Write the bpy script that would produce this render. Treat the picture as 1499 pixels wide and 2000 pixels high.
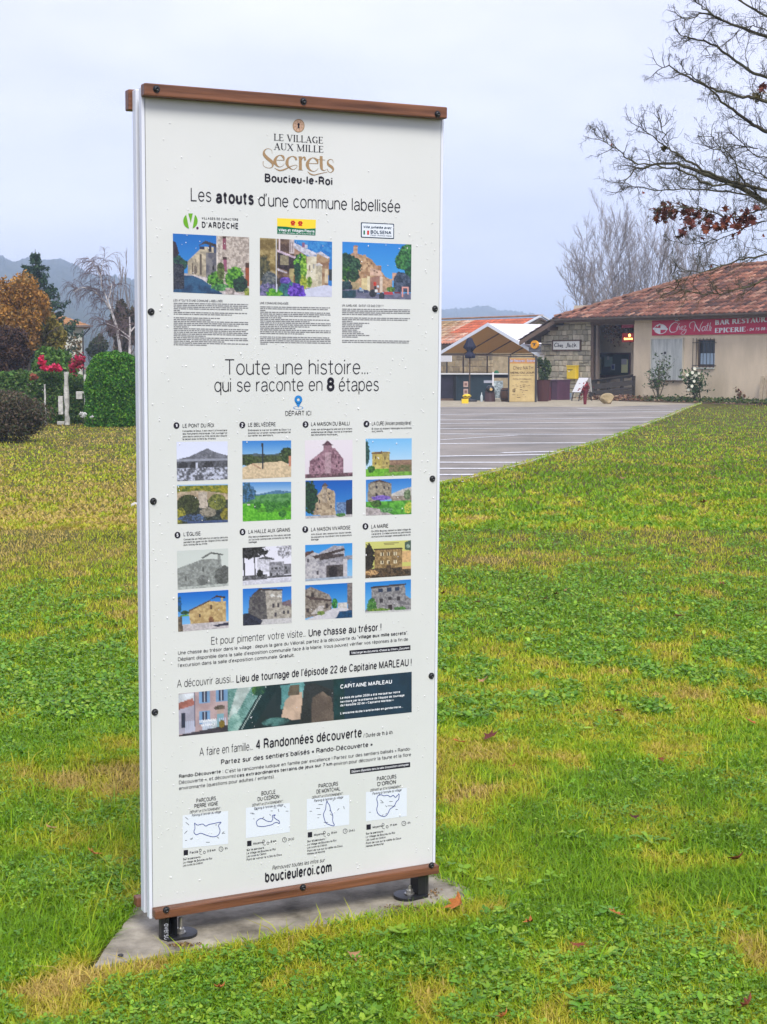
import bpy, bmesh, math, random
import numpy as np
from mathutils import Vector, Matrix
for o in list(bpy.data.objects): bpy.data.objects.remove(o, do_unlink=True)
scene = bpy.context.scene
COL = scene.collection
random.seed(7); RNG = np.random.default_rng(11)
R = math.radians

# ------------------------------------------------------------------ camera
FOC = 3015.0                      # focal length in units of the photo's pixels (1499 x 2000)
CAMH = 1.55
PITCH = math.atan(298/FOC)
cd = bpy.data.cameras.new('camera'); cam = bpy.data.objects.new('camera', cd); COL.objects.link(cam)
cam.location = (0, 0, CAMH); cam.rotation_euler = (math.pi/2-PITCH, 0, 0)
cd.sensor_fit = 'VERTICAL'; cd.sensor_height = 36; cd.lens = FOC/2000*36
cd.clip_start = 0.1; cd.clip_end = 6000
scene.camera = cam

# ------------------------------------------------------------------ sky, sun, exposure
SUN_EL, SUN_AZ = R(48), R(12)     # soft veiled sun, behind the camera and to its left
world = bpy.data.worlds.new('World'); scene.world = world; world.use_nodes = True
wt = world.node_tree; wt.nodes.clear()
wo = wt.nodes.new('ShaderNodeOutputWorld'); bgn = wt.nodes.new('ShaderNodeBackground')
sk = wt.nodes.new('ShaderNodeTexSky'); sk.sky_type = 'NISHITA'; sk.sun_disc = False
sk.sun_elevation = SUN_EL; sk.sun_rotation = math.pi+SUN_AZ
tc = wt.nodes.new('ShaderNodeTexCoord'); mp = wt.nodes.new('ShaderNodeMapping'); mp.inputs['Scale'].default_value = (1, 1, 3.0)
nz = wt.nodes.new('ShaderNodeTexNoise'); nz.inputs['Scale'].default_value = 2.3; nz.inputs['Detail'].default_value = 5; nz.inputs['Roughness'].default_value = 0.55
rp = wt.nodes.new('ShaderNodeValToRGB')
rp.color_ramp.elements[0].position = 0.36; rp.color_ramp.elements[0].color = (2.85, 2.95, 4.2, 1)
rp.color_ramp.elements[1].position = 0.66; rp.color_ramp.elements[1].color = (4.15, 4.1, 4.85, 1)
mx = wt.nodes.new('ShaderNodeMixRGB'); mx.inputs[0].default_value = 0.90
wt.links.new(tc.outputs['Generated'], mp.inputs[0]); wt.links.new(mp.outputs[0], nz.inputs['Vector'])
wt.links.new(nz.outputs['Fac'], rp.inputs[0]); wt.links.new(sk.outputs[0], mx.inputs[1]); wt.links.new(rp.outputs[0], mx.inputs[2])
wt.links.new(mx.outputs[0], bgn.inputs[0]); bgn.inputs[1].default_value = 0.1; wt.links.new(bgn.outputs[0], wo.inputs[0])
sd = bpy.data.lights.new('sun', 'SUN'); sd.energy = 1.5; sd.angle = R(25); sd.color = (1, .96, .9)
sun = bpy.data.objects.new('sun', sd); COL.objects.link(sun)
_d = Vector((math.sin(SUN_AZ)*math.cos(SUN_EL), -math.cos(SUN_AZ)*math.cos(SUN_EL), math.sin(SUN_EL)))
sun.rotation_euler = _d.to_track_quat('Z', 'Y').to_euler()
vs = scene.view_settings; vs.view_transform = 'Standard'; vs.look = 'None'; vs.exposure = 1.42; vs.gamma = 1; vs.use_curve_mapping = False
scene.render.engine = 'CYCLES'; scene.cycles.volume_bounces = 3; scene.cycles.transparent_max_bounces = 12

# ------------------------------------------------------------------ projection of pixels into the place
_F = np.array([0, math.cos(PITCH), -math.sin(PITCH)]); _U = np.array([0, math.sin(PITCH), math.cos(PITCH)]); _C = np.array([0, 0, CAMH])
def wray(x, y): return np.array([1., 0, 0])*(x-749.5)/FOC+_U*(1000-y)/FOC+_F
def at(x, y, D):
    d = wray(x, y); return _C+d*(D/d[1])
def gp(x, y, z=0):
    d = wray(x, y); return _C+d*((z-CAMH)/d[2])

# ------------------------------------------------------------------ materials
def new_mat(name):
    m = bpy.data.materials.new(name); m.use_nodes = True; return m, m.node_tree, m.node_tree.nodes['Principled BSDF']
def pm(name, col, var=.15, scale=12, rough=.75, bump=.15, metal=0, spec=.4, col2=None, bscale=None, coord='Object', stretch=(1, 1, 1), attr=False, dist=.01):
    m, t, b = new_mat(name); N, L = t.nodes, t.links
    tcn = N.new('ShaderNodeTexCoord'); mpn = N.new('ShaderNodeMapping'); mpn.inputs['Scale'].default_value = stretch
    L.new(tcn.outputs[coord], mpn.inputs[0])
    n = N.new('ShaderNodeTexNoise'); n.inputs['Scale'].default_value = scale; n.inputs['Detail'].default_value = 6; n.inputs['Roughness'].default_value = .65
    L.new(mpn.outputs[0], n.inputs['Vector'])
    r = N.new('ShaderNodeValToRGB'); r.color_ramp.elements[0].position = .3; r.color_ramp.elements[1].position = .7
    if attr:
        r.color_ramp.elements[0].color = (1-var, 1-var, 1-var, 1); r.color_ramp.elements[1].color = (1+var*.6, 1+var*.6, 1+var*.6, 1)
        a = N.new('ShaderNodeAttribute'); a.attribute_name = 'Col'
        mu = N.new('ShaderNodeMixRGB'); mu.blend_type = 'MULTIPLY'; mu.inputs[0].default_value = 1
        L.new(a.outputs['Color'], mu.inputs[1]); L.new(r.outputs[0], mu.inputs[2]); L.new(mu.outputs[0], b.inputs['Base Color'])
    else:
        c2 = col2 or tuple(min(1, c*(1+var)) for c in col); c1 = tuple(c*(1-var) for c in col)
        r.color_ramp.elements[0].color = (*c1, 1); r.color_ramp.elements[1].color = (*c2, 1)
        L.new(r.outputs[0], b.inputs['Base Color'])
    L.new(n.outputs['Fac'], r.inputs[0])
    b.inputs['Roughness'].default_value = rough; b.inputs['Metallic'].default_value = metal; b.inputs['Specular IOR Level'].default_value = spec
    if bump:
        n2 = N.new('ShaderNodeTexNoise'); n2.inputs['Scale'].default_value = bscale or scale*3; n2.inputs['Detail'].default_value = 5
        L.new(mpn.outputs[0], n2.inputs['Vector'])
        bn = N.new('ShaderNodeBump'); bn.inputs['Strength'].default_value = bump; bn.inputs['Distance'].default_value = dist
        L.new(n2.outputs['Fac'], bn.inputs['Height']); L.new(bn.outputs[0], b.inputs['Normal'])
    return m
def flat(name, col, rough=.6, spec=.3, metal=0):
    m, t, b = new_mat(name); b.inputs['Base Color'].default_value = (*col, 1); b.inputs['Roughness'].default_value = rough
    b.inputs['Specular IOR Level'].default_value = spec; b.inputs['Metallic'].default_value = metal; return m
def leafy(name, var=.25, rough=.6, trans=.35, scale=3, spec=.25):
    """double-sided leaf: colour from the leaf's own attribute, part of the light passes through"""
    m = pm(name, (1, 1, 1), var=var, scale=scale, rough=rough, bump=0, attr=True, spec=spec); t = m.node_tree
    b = t.nodes['Principled BSDF']; src = b.inputs['Base Color'].links[0].from_socket
    tr = t.nodes.new('ShaderNodeBsdfTranslucent'); mix = t.nodes.new('ShaderNodeMixShader'); mix.inputs[0].default_value = trans
    t.links.new(src, tr.inputs[0]); t.links.new(b.outputs[0], mix.inputs[1]); t.links.new(tr.outputs[0], mix.inputs[2])
    t.links.new(mix.outputs[0], t.nodes['Material Output'].inputs[0]); return m
def wood(name, col, col2, stretch=(2, 30, 30), rough=.6, scale=3):
    return pm(name, col, scale=scale, rough=rough, bump=.25, col2=col2, var=.35, stretch=stretch, bscale=6, dist=.003)
def s2l(c):
    c = np.asarray(c, float)/255.; return np.where(c <= .04045, c/12.92, ((c+.055)/1.055)**2.4)

# ------------------------------------------------------------------ objects
def tag(o, label=None, cat=None, group=None, kind=None):
    if label: o['label'] = label
    if cat: o['category'] = cat
    if group: o['group'] = group
    if kind: o['kind'] = kind
    return o
def empty(name, loc, label, cat, group=None, rz=0, mat=None):
    o = bpy.data.objects.new(name, None); COL.objects.link(o); o.empty_display_size = .2
    if mat is not None: o.matrix_world = mat
    else: o.location = loc; o.rotation_euler = (0, 0, rz)
    return tag(o, label, cat, group)
def link_mesh(name, me, parent=None, mat=None):
    if mat is not None and not me.materials: me.materials.append(mat)
    o = bpy.data.objects.new(name, me); COL.objects.link(o)
    if parent is not None: o.parent = parent
    return o
class MB:
    def __init__(s): s.v = []; s.f = []; s.c = []; s.col = None
    def add(s, vs, fs):
        k = len(s.v); s.v += [tuple(p) for p in vs]; s.f += [tuple(i+k for i in f) for f in fs]
        if s.col is not None: s.c += [s.col]*len(vs)
        return s
    def box(s, x0, x1, y0, y1, z0, z1, M=None):
        vs = [Vector((x, y, z)) for z in (z0, z1) for y in (y0, y1) for x in (x0, x1)]
        if M is not None: vs = [M@p for p in vs]
        return s.add(vs, [(0, 2, 3, 1), (4, 5, 7, 6), (0, 1, 5, 4), (2, 6, 7, 3), (0, 4, 6, 2), (1, 3, 7, 5)])
    def bar(s, a, b, w, h=None, up=(0, 0, 1)):
        """square bar from a to b"""
        a = Vector(a); b = Vector(b); h = h or w; d = (b-a).normalized(); up = Vector(up)
        x = d.cross(up)
        if x.length < 1e-4: x = d.cross(Vector((1, 0, 0)))
        x.normalize(); y = x.cross(d); vs = []
        for p in (a, b):
            for i, j in ((-1, -1), (1, -1), (1, 1), (-1, 1)): vs.append(p+x*(w/2*i)+y*(h/2*j))
        return s.add(vs, [(0, 3, 2, 1), (4, 5, 6, 7), (0, 1, 5, 4), (1, 2, 6, 5), (2, 3, 7, 6), (3, 0, 4, 7)])
    def tube(s, pts, rs, n=10, cap=True):
        pts = [Vector(p) for p in pts]
        if not hasattr(rs, '__len__'): rs = [rs]*len(pts)
        vs = []; fs = []; ref = Vector((.31, .2, .93))
        for i, p in enumerate(pts):
            d = (pts[min(i+1, len(pts)-1)]-pts[max(i-1, 0)]).normalized()
            x = d.cross(ref)
            if x.length < .05: x = d.cross(Vector((1, 0, 0)))
            x.normalize(); y = d.cross(x)
            for k in range(n):
                a = 2*math.pi*k/n; vs.append(p+(x*math.cos(a)+y*math.sin(a))*rs[i])
        for i in range(len(pts)-1):
            for k in range(n): fs.append((i*n+k, i*n+(k+1) % n, (i+1)*n+(k+1) % n, (i+1)*n+k))
        if cap: fs.append(tuple(range(n))[::-1]); fs.append(tuple((len(pts)-1)*n+k for k in range(n)))
        return s.add(vs, fs)
    def lathe(s, c, prof, n=16):
        """profile [(r, z)] turned about the vertical through c"""
        vs = []; fs = []
        for r, z in prof:
            for k in range(n): vs.append((c[0]+r*math.cos(2*math.pi*k/n), c[1]+r*math.sin(2*math.pi*k/n), c[2]+z))
        for i in range(len(prof)-1):
            for k in range(n): fs.append((i*n+k, i*n+(k+1) % n, (i+1)*n+(k+1) % n, (i+1)*n+k))
        fs.append(tuple(range(n))[::-1]); fs.append(tuple((len(prof)-1)*n+k for k in range(n)))
        return s.add(vs, fs)
    def prism(s, poly, z0, z1, M=None):
        """poly in local XY extruded between z0 and z1 (then M)"""
        n = len(poly); vs = [Vector((x, y, z0)) for x, y in poly]+[Vector((x, y, z1)) for x, y in poly]
        if M is not None: vs = [M@p for p in vs]
        return s.add(vs, [tuple(range(n))[::-1], tuple(range(n, 2*n))]+[(i, (i+1) % n, n+(i+1) % n, n+i) for i in range(n)])
    def build(s, name, mat, parent=None, smooth=False, bevel=0, label=None, M=None):
        me = bpy.data.meshes.new(name)
        me.from_pydata([tuple(p) for p in s.v], [], s.f); me.update()
        if s.c:
            a = me.color_attributes.new('Col', 'FLOAT_COLOR', 'POINT'); arr = np.ones((len(s.v), 4), 'f'); arr[:, :3] = np.array(s.c)
            a.data.foreach_set('color', arr.ravel())
        if M is not None: me.transform(M)
        if smooth: me.polygons.foreach_set('use_smooth', [True]*len(me.polygons))
        o = link_mesh(name, me, parent, mat)
        if bevel:
            b = o.modifiers.new('bevel', 'BEVEL'); b.width = bevel; b.segments = 2; b.limit_method = 'ANGLE'
        if label: o['label'] = label
        return o
def np_mesh(name, V, Fq, mat, parent=None, cols=None, smooth=False):
    """V (n,3), Fq (m,k) all faces with k corners; cols (n,3)"""
    me = bpy.data.meshes.new(name); V = np.asarray(V, 'f'); Fq = np.asarray(Fq, 'i'); m, k = Fq.shape
    me.vertices.add(len(V)); me.vertices.foreach_set('co', V.ravel())
    me.loops.add(m*k); me.loops.foreach_set('vertex_index', Fq.ravel())
    me.polygons.add(m); me.polygons.foreach_set('loop_start', np.arange(m, dtype='i')*k)
    me.polygons.foreach_set('loop_total', np.full(m, k, 'i'))
    if smooth: me.polygons.foreach_set('use_smooth', np.ones(m, bool))
    me.update(calc_edges=True)
    if cols is not None:
        a = me.color_attributes.new('Col', 'FLOAT_COLOR', 'POINT'); arr = np.ones((len(V), 4), 'f'); arr[:, :3] = cols
        a.data.foreach_set('color', arr.ravel())
    return link_mesh(name, me, parent, mat)

# value noise in the plane, for patches on the lawn
_G = RNG.random((256, 256))
def vnoise(x, y, s=1.0):
    x = np.asarray(x)*s+1000.3; y = np.asarray(y)*s+1000.7
    xi = np.floor(x).astype(int); yi = np.floor(y).astype(int); fx = x-xi; fy = y-yi
    fx = fx*fx*(3-2*fx); fy = fy*fy*(3-2*fy); g = lambda a, b: _G[a % 256, b % 256]
    return (g(xi, yi)*(1-fx)+g(xi+1, yi)*fx)*(1-fy)+(g(xi, yi+1)*(1-fx)+g(xi+1, yi+1)*fx)*fy
def fbm(x, y, s=1.0, o=4): return sum(vnoise(x, y, s*2**k)*.5**k for k in range(o))/sum(.5**k for k in range(o))

# ------------------------------------------------------------------ plants
def boxy_points(n, c, r, p, g, rough=.05):
    """points on the skin of a clipped, rounded-box hedge"""
    d = g.normal(size=(n, 3)); d /= np.linalg.norm(d, axis=1, keepdims=True); k = (np.sum(np.abs(d)**p, 1))**(-1/p)
    q = d*k[:, None]; q *= (1-rough*2*g.random((n, 1))**2+rough*.8*(fbm(d[:, 0]*3+d[:, 1]*2, d[:, 2]*3+d[:, 1], 2.0)[:, None]-.5)*3); return np.array(c)+q*np.array(r)
def segs_mesh(name, S, mat, parent=None, n=4, col=None):
    """S rows x0 y0 z0 x1 y1 z1 r0 r1 -> one mesh of tapered prisms"""
    S = np.asarray(S, float); a = S[:, :3]; b = S[:, 3:6]; d = b-a; L = np.linalg.norm(d, axis=1, keepdims=True)+1e-9; d = d/L
    ref = np.where(np.abs(d[:, 2:3]) > .9, np.array([[1., 0, 0]]), np.array([[0, 0, 1.]]))
    x = np.cross(d, ref); x /= np.linalg.norm(x, axis=1, keepdims=True); y = np.cross(d, x)
    V = []; 
    for p, r in ((a, S[:, 6:7]), (b, S[:, 7:8])):
        for k in range(n):
            an = 2*math.pi*k/n; V.append(p+(x*math.cos(an)+y*math.sin(an))*r)
    V = np.stack(V, 1).reshape(-1, 3); m = len(S); base = np.arange(m)[:, None]*2*n
    F = np.concatenate([base+np.array([[k, (k+1) % n, n+(k+1) % n, n+k]]) for k in range(n)], 0)
    return np_mesh(name, V, F, mat, parent, smooth=True)
def leaves_mesh(name, C, size, cols, mat, parent=None, elong=1.6, up=0.0, seed=0):
    """one bent leaf (two quads sharing a midrib) per centre"""
    g = np.random.default_rng(seed); C = np.asarray(C, float); n = len(C)
    nrm = g.normal(size=(n, 3)); nrm[:, 2] += up; nrm /= np.linalg.norm(nrm, axis=1, keepdims=True)
    t = np.cross(nrm, g.normal(size=(n, 3))); t /= np.linalg.norm(t, axis=1, keepdims=True); b = np.cross(nrm, t)
    s = (np.asarray(size)*g.uniform(.6, 1.3, n))[:, None]
    V = np.stack([C-t*s*elong*.5, C+b*s*.42+nrm*s*.12, C+t*s*elong*.5, C-b*s*.42+nrm*s*.12], 1).reshape(-1, 3)
    k = np.arange(n)[:, None]*4; F = np.concatenate([k+np.array([[0, 1, 2]]), k+np.array([[0, 2, 3]])], 0)
    cc = np.repeat(np.asarray(cols), 4, 0)
    return np_mesh(name, V, F, mat, parent, cols=cc)
def blob_points(n, lobes, g, shell=.55):
    """points spread through a crown made of lobes (cx,cy,cz,rx,ry,rz), denser near their surface"""
    lobes = np.array(lobes, float); vol = np.prod(lobes[:, 3:], 1)**.67; k = g.choice(len(lobes), n, p=vol/vol.sum())
    d = g.normal(size=(n, 3)); d /= np.linalg.norm(d, axis=1, keepdims=True)
    r = shell+(1-shell)*g.random((n, 1)); r = np.where(g.random((n, 1)) < .15, g.random((n, 1))*1.12, r)
    return lobes[k, :3]+d*r*lobes[k, 3:], r[:, 0]
def palette(n, cs, g, jit=.18):
    cs = np.array(cs, float); c = cs[g.integers(0, len(cs), n)]
    return np.clip(c*(1+g.normal(0, jit, (n, 1))), 0.003, 1)
def make_lobes(c, r, k, g, small=.45, main=.72):
    """k random lobes filling an ellipsoid centred c with radii r"""
    out = [(*c, *(np.array(r)*main))]
    for i in range(k):
        d = g.normal(size=3); d /= np.linalg.norm(d); q = g.uniform(.55, .8)
        out.append((*(np.array(c)+d*np.array(r)*q), *(np.array(r)*g.uniform(small*.7, small))))
    return out
# ------------------------------------------------------------------ the ground
EDGE = [(.30, 18.75), (.68, 19.03), (1.03, 19.76), (1.46, 21.01), (2.19, 23.21), (3.08, 26.21), (3.96, 28.71), (5.03, 32.39), (5.85, 35.33), (7.62, 41.61), (9.38, 48.2), (11.2, 54.6)]
M_soil = pm('lawn_soil', (.06, .075, .015), scale=1.6, var=.5, col2=(.15, .13, .035), rough=.95, bump=.6, bscale=25, dist=.03, spec=.1, coord='Object')
m = MB()
nx = 60; ys = [-30, 0, 3, 5, 8, 12, 18, 26, 36, 50, 70, 100, 150, 220, 350, 600, 1000, 1800, 3500]; xs = [-2500, -1200, -500, -200, -80, -30, -10, 0, 10, 30, 80, 200, 500, 1200, 2500]
for y in ys:
    for x in xs: m.v.append((x, y, 0))
for j in range(len(ys)-1):
    for i in range(len(xs)-1):
        a = j*len(xs)+i; m.f.append((a, a+1, a+1+len(xs), a+len(xs)))
tag(m.build('ground', M_soil), kind='structure')

def sheet(name, pts, z, mat, kind='structure', label=None):
    mm = MB(); mm.add([(x, y, z) for x, y in pts], [tuple(range(len(pts)))]); o = mm.build(name, mat); tag(o, label, kind=kind); return o
M_asph = pm('asphalt', (.18, .17, .15), scale=.5, var=.25, col2=(.31, .275, .235), rough=.8, bump=.3, bscale=220, dist=.004, spec=.25)
far_edge = [(7.5, 50.8), (2, 50.5), (-9, 50.5)]
sheet('parking_lot', EDGE+[(7.5, 50.8), (2, 50.5), (-5.6, 50.5), (-1.4, 18.75)], .006, M_asph)
M_apron = pm('gravel_apron', (.30, .265, .19), scale=2.5, var=.2, col2=(.42, .37, .27), rough=.95, bump=.5, bscale=90, dist=.01, spec=.15)
sheet('gravel_apron', [(11.35, 54.7), (11.6, 60), (14, 84), (-7, 84), (-5.6, 50.2), (2, 50.2), (7.5, 50.5)], .003, M_apron)
# kerb strip along the lawn edge
M_kerb = pm('kerb_concrete', (.42, .40, .36), scale=9, var=.2, rough=.9, bump=.3)
mm = MB()
for a, b in zip(EDGE[:-1], EDGE[1:]):
    d = Vector((b[0]-a[0], b[1]-a[1], 0)).normalized(); nn = Vector((d.y, -d.x, 0))
    A = Vector((*a, 0)); B = Vector((*b, 0)); w = .045
    mm.add([A, B, B+nn*w, A+nn*w, A+Vector((0, 0, .03)), B+Vector((0, 0, .03)), B+nn*w+Vector((0, 0, .03)), A+nn*w+Vector((0, 0, .03))],
           [(4, 5, 6, 7), (0, 1, 5, 4), (2, 3, 7, 6)])
tag(mm.build('kerb', M_kerb), kind='structure')
# painted bay lines (photo rows at x=858 and at the lawn edge)
M_paint = pm('road_paint', (.60, .60, .60), scale=14, var=.35, col2=(.80, .80, .80), rough=.7, bump=.2, spec=.3)
def painted(x0, y0, x1, y1, w=.10):
    a = gp(x0, y0, .012); b = gp(x1, y1, .012); d = Vector(b-a).normalized(); n_ = Vector((-d.y, d.x, 0))*w/2
    A, B = Vector(a), Vector(b); mm = MB(); mm.add([A-n_, B-n_, B+n_, A+n_], [(0, 1, 2, 3)]); tag(mm.build('parking_line', M_paint), kind='structure')
for q in [(600, 813, 1317, 803.5), (600, 823, 1296, 815.5), (600, 829, 1270, 824), (600, 838, 1238, 836), (600, 846.5, 1205, 848.5), (600, 868, 1160, 864.5), (980, 884, 1108, 881),
          (600, 895, 1068, 887.5), (560, 902, 1030, 903), (560, 914, 1000, 915), (560, 928, 944, 926.5)]: painted(*q, w=.2)
painted(600, 941, 905, 939.5, .22); painted(1100, 801, 1340, 799, .1); painted(1130, 798, 1155, 797.6, .25); painted(860, 859, 1010, 850, .1)
# pale drain slab set in the lawn left of the sign
p = gp(268, 988)
tag(MB().box(p[0]-.05, p[0]+.12, p[1]-.10, p[1]+.10, -.02, .03).build('drain_cover', pm('drain_concrete', (.5, .48, .44), rough=.9), bevel=.006), 'small pale concrete cover sunk in the lawn left of the sign', 'cover')

# ------------------------------------------------------------------ slab and sign frame
SLAB = [(-.735, 3.796), (.262, 4.268), (.262, 4.35), (.17, 4.50), (-.24, 4.56), (-.69, 4.42)]
M_slab = pm('slab_concrete', (.17, .15, .11), scale=7, var=.3, col2=(.43, .39, .31), rough=.85, bump=.55, bscale=60, dist=.006, spec=.3)
bmm = bmesh.new()
top = [bmm.verts.new((x, y, .012)) for x, y in SLAB]; bot = [bmm.verts.new((x*1.0, y, -.08)) for x, y in SLAB]
bmm.faces.new(top); 
for i in range(len(SLAB)): bmm.faces.new((bot[i], bot[(i+1) % len(SLAB)], top[(i+1) % len(SLAB)], top[i]))
bmesh.ops.triangulate(bmm, faces=[f for f in bmm.faces if len(f.verts) > 4])
for k in range(5): bmesh.ops.subdivide_edges(bmm, edges=bmm.edges[:], cuts=1, use_grid_fill=True) if k < 4 else None
for v in bmm.verts:
    if v.co.z > .005: v.co.z += (float(fbm(v.co.x, v.co.y, 9))-.5)*.012
    v.co.x += (float(vnoise(v.co.x+3, v.co.y, 22))-.5)*.014; v.co.y += (float(vnoise(v.co.x, v.co.y+5, 22))-.5)*.014
me = bpy.data.meshes.new('slab'); bmm.to_mesh(me); bmm.free(); slab = link_mesh('concrete_slab', me, None, M_slab)
tag(slab, 'rough grey concrete slab in the grass under the information sign', 'slab')

BX = Vector((.89936, .43721, 0)).normalized(); BU = Vector((.0074561, -.0152434, .999856)).normalized(); BX = (BX-BU*BX.dot(BU)).normalized(); BY = BU.cross(BX)
BO = Vector((-.61145, 3.97415, .10856))-BU*.10856
BM = Matrix(((BX.x, BY.x, BU.x, BO.x), (BX.y, BY.y, BU.y, BO.y), (BX.z, BY.z, BU.z, BO.z), (0, 0, 0, 1)))
sign = empty('information_sign', (0, 0, 0), 'tall white village information panel with wooden rails on two black feet', 'sign', mat=BM)
BMi = BM.inverted()
def bp(x, y, off=0.0):
    """photo pixel -> (x, z) on the printed face of the board, metres"""
    d = BMi.to_3x3()@Vector(wray(x, y)); o = BMi@Vector((0, 0, CAMH)); t = (off-o.y)/d.y; p = o+d*t; return p.x, p.z
W = .837
M_board = pm('board_print_ground', (.60, .625, .59), scale=1.1, var=.04, rough=.28, bump=.02, spec=.5, col2=(.655, .665, .64))
M_alu = pm('white_aluminium', (.68, .71, .76), scale=3, var=.05, rough=.35, bump=.02, spec=.5)
M_black = pm('black_steel', (.012, .013, .015), scale=30, var=.4, rough=.32, bump=.2, bscale=120, dist=.001, spec=.5)
M_dark = flat('black_gap', (.01, .01, .012), .7)
M_rail = wood('rail_wood', (.085, .032, .016), (.235, .095, .045), stretch=(1.2, 26, 26), rough=.45)
M_zinc = flat('zinc_bolt', (.55, .54, .5), .32, .5, .9)
MB().box(0, W, 0, .018, .075, 2.232).build('printed_panel', M_board, sign)
MB().box(-.0105, -.0012, -.001, .020, .072, 2.228).build('edge_trim', M_alu, sign, bevel=.002)
MB().box(W+.0012, W+.0095, -.001, .020, .072, 2.228).build('edge_trim', M_alu, sign, bevel=.002)
MB().box(.004, W-.004, .0185, .046, .10, 2.20).build('core_frame', M_dark, sign)
MB().box(-.0105, W+.0095, .0465, .076, .072, 2.228).build('rear_panel', M_alu, sign, bevel=.002)
MB().box(-.012, W+.003, -.032, -.0015, 2.202, 2.233).build('top_rail', M_rail, sign, bevel=.003)
MB().box(-.020, W+.012, .0775, .108, 2.180, 2.232).build('rear_top_rail', M_rail, sign, bevel=.003)
MB().box(-.004, W+.006, -.032, -.0015, .079, .104).build('bottom_rail', M_rail, sign, bevel=.003)
MB().box(-.022, W+.014, .0775, .108, .078, .104).build('rear_bottom_rail', M_rail, sign, bevel=.003)
# button-head screws: three per rail, three down each side
def screw(px_, py_, off):
    x, z = bp(px_, py_, off); mm = MB(); n = 18; r = .0072
    prof = [(r, 0), (r, .002), (r*.93, .0042), (r*.72, .006), (r*.42, .0068), (r*.40, .0045), (.0001, .0045)]
    vs = [(x+q*math.cos(2*math.pi*k/n), off-.0003-h, z+q*math.sin(2*math.pi*k/n)) for q, h in prof for k in range(n)]
    fs = [(i*n+k, (i+1)*n+k, (i+1)*n+(k+1) % n, i*n+(k+1) % n) for i in range(len(prof)-1) for k in range(n)]
    mm.add(vs, fs); mm.build('screw', M_black, sign, smooth=True)
    w = MB(); vs = [(x+q*math.cos(2*math.pi*k/n), off-h, z+q*math.sin(2*math.pi*k/n)) for q, h in ((.0092, 0.0001), (.0092, .0008), (.0065, .0008)) for k in range(n)]
    w.add(vs, [(i*n+k, (i+1)*n+k, (i+1)*n+(k+1) % n, i*n+(k+1) % n) for i in range(2) for k in range(n)]); w.build('washer', M_black, sign)
for q in ((306, 174), (593, 198), (855, 223), (325, 1777), (592, 1733), (843, 1690)): screw(*q, -.032)
for q in ((295.5, 609), (300, 979), (303, 1391), (850, 603), (845, 935), (843, 1320)): screw(*q, 0.0)
# feet
def foot(x0, side):
    a, b = x0, x0+.043; mm = MB(); y0, y1 = -.024, .026
    n = 7; c = [(a+.02-.02*math.cos(t), (y0+y1)/2-(y1-y0)/2*math.sin(t)) for t in [(-.5+i/(n-1))*math.pi for i in range(n)]] if side > 0 else [(a, y1), (a, y0)]
    c2 = [(b, y0), (b, y1)] if side > 0 else [(b-.02+.02*math.cos(t), (y0+y1)/2+(y1-y0)/2*math.sin(t)) for t in [(-.5+i/(n-1))*math.pi for i in range(n)]]
    mm.prism(c[::-1]+c2 if side > 0 else c+c2, .014, .0785); post = mm.build('foot_post', M_black, sign, bevel=.0015)
    pl = MB(); k = 14; e = b if side > 0 else a; ln = .062
    arc = [(e+side*(ln-.034+.034*math.cos(t)), .034*math.sin(t)*1.12) for t in [(-.5+i/(k-1))*math.pi for i in range(k)]]
    poly = [(e-side*.03, -.030)]+arc+[(e-side*.03, .034)]
    if side < 0: poly = poly[::-1]
    pl.prism(poly, .012, .0215); pl.build('base_plate', M_black, sign, bevel=.001)
    bx_, by_ = e+side*.016, -.001
    st = MB(); st.lathe((bx_, by_, 0), [(.0055, .0218), (.0055, .062 if side > 0 else .047), (.004, .0635 if side > 0 else .0485)], 12); o = st.build('anchor_stud', M_zinc, sign)
    nt = MB(); nt.prism([(bx_+.0112*math.cos(i*math.pi/3+.3), by_+.0112*math.sin(i*math.pi/3+.3)) for i in range(6)], .0245, .0345); nt.build('nut', M_zinc, sign, bevel=.0008)
    wa = MB(); wa.lathe((bx_, by_, 0), [(.0145, .0218), (.0145, .0242)], 18); wa.build('washer', M_zinc, sign)
    return post
foot(.016, 1); foot(W-.058, -1)

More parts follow.
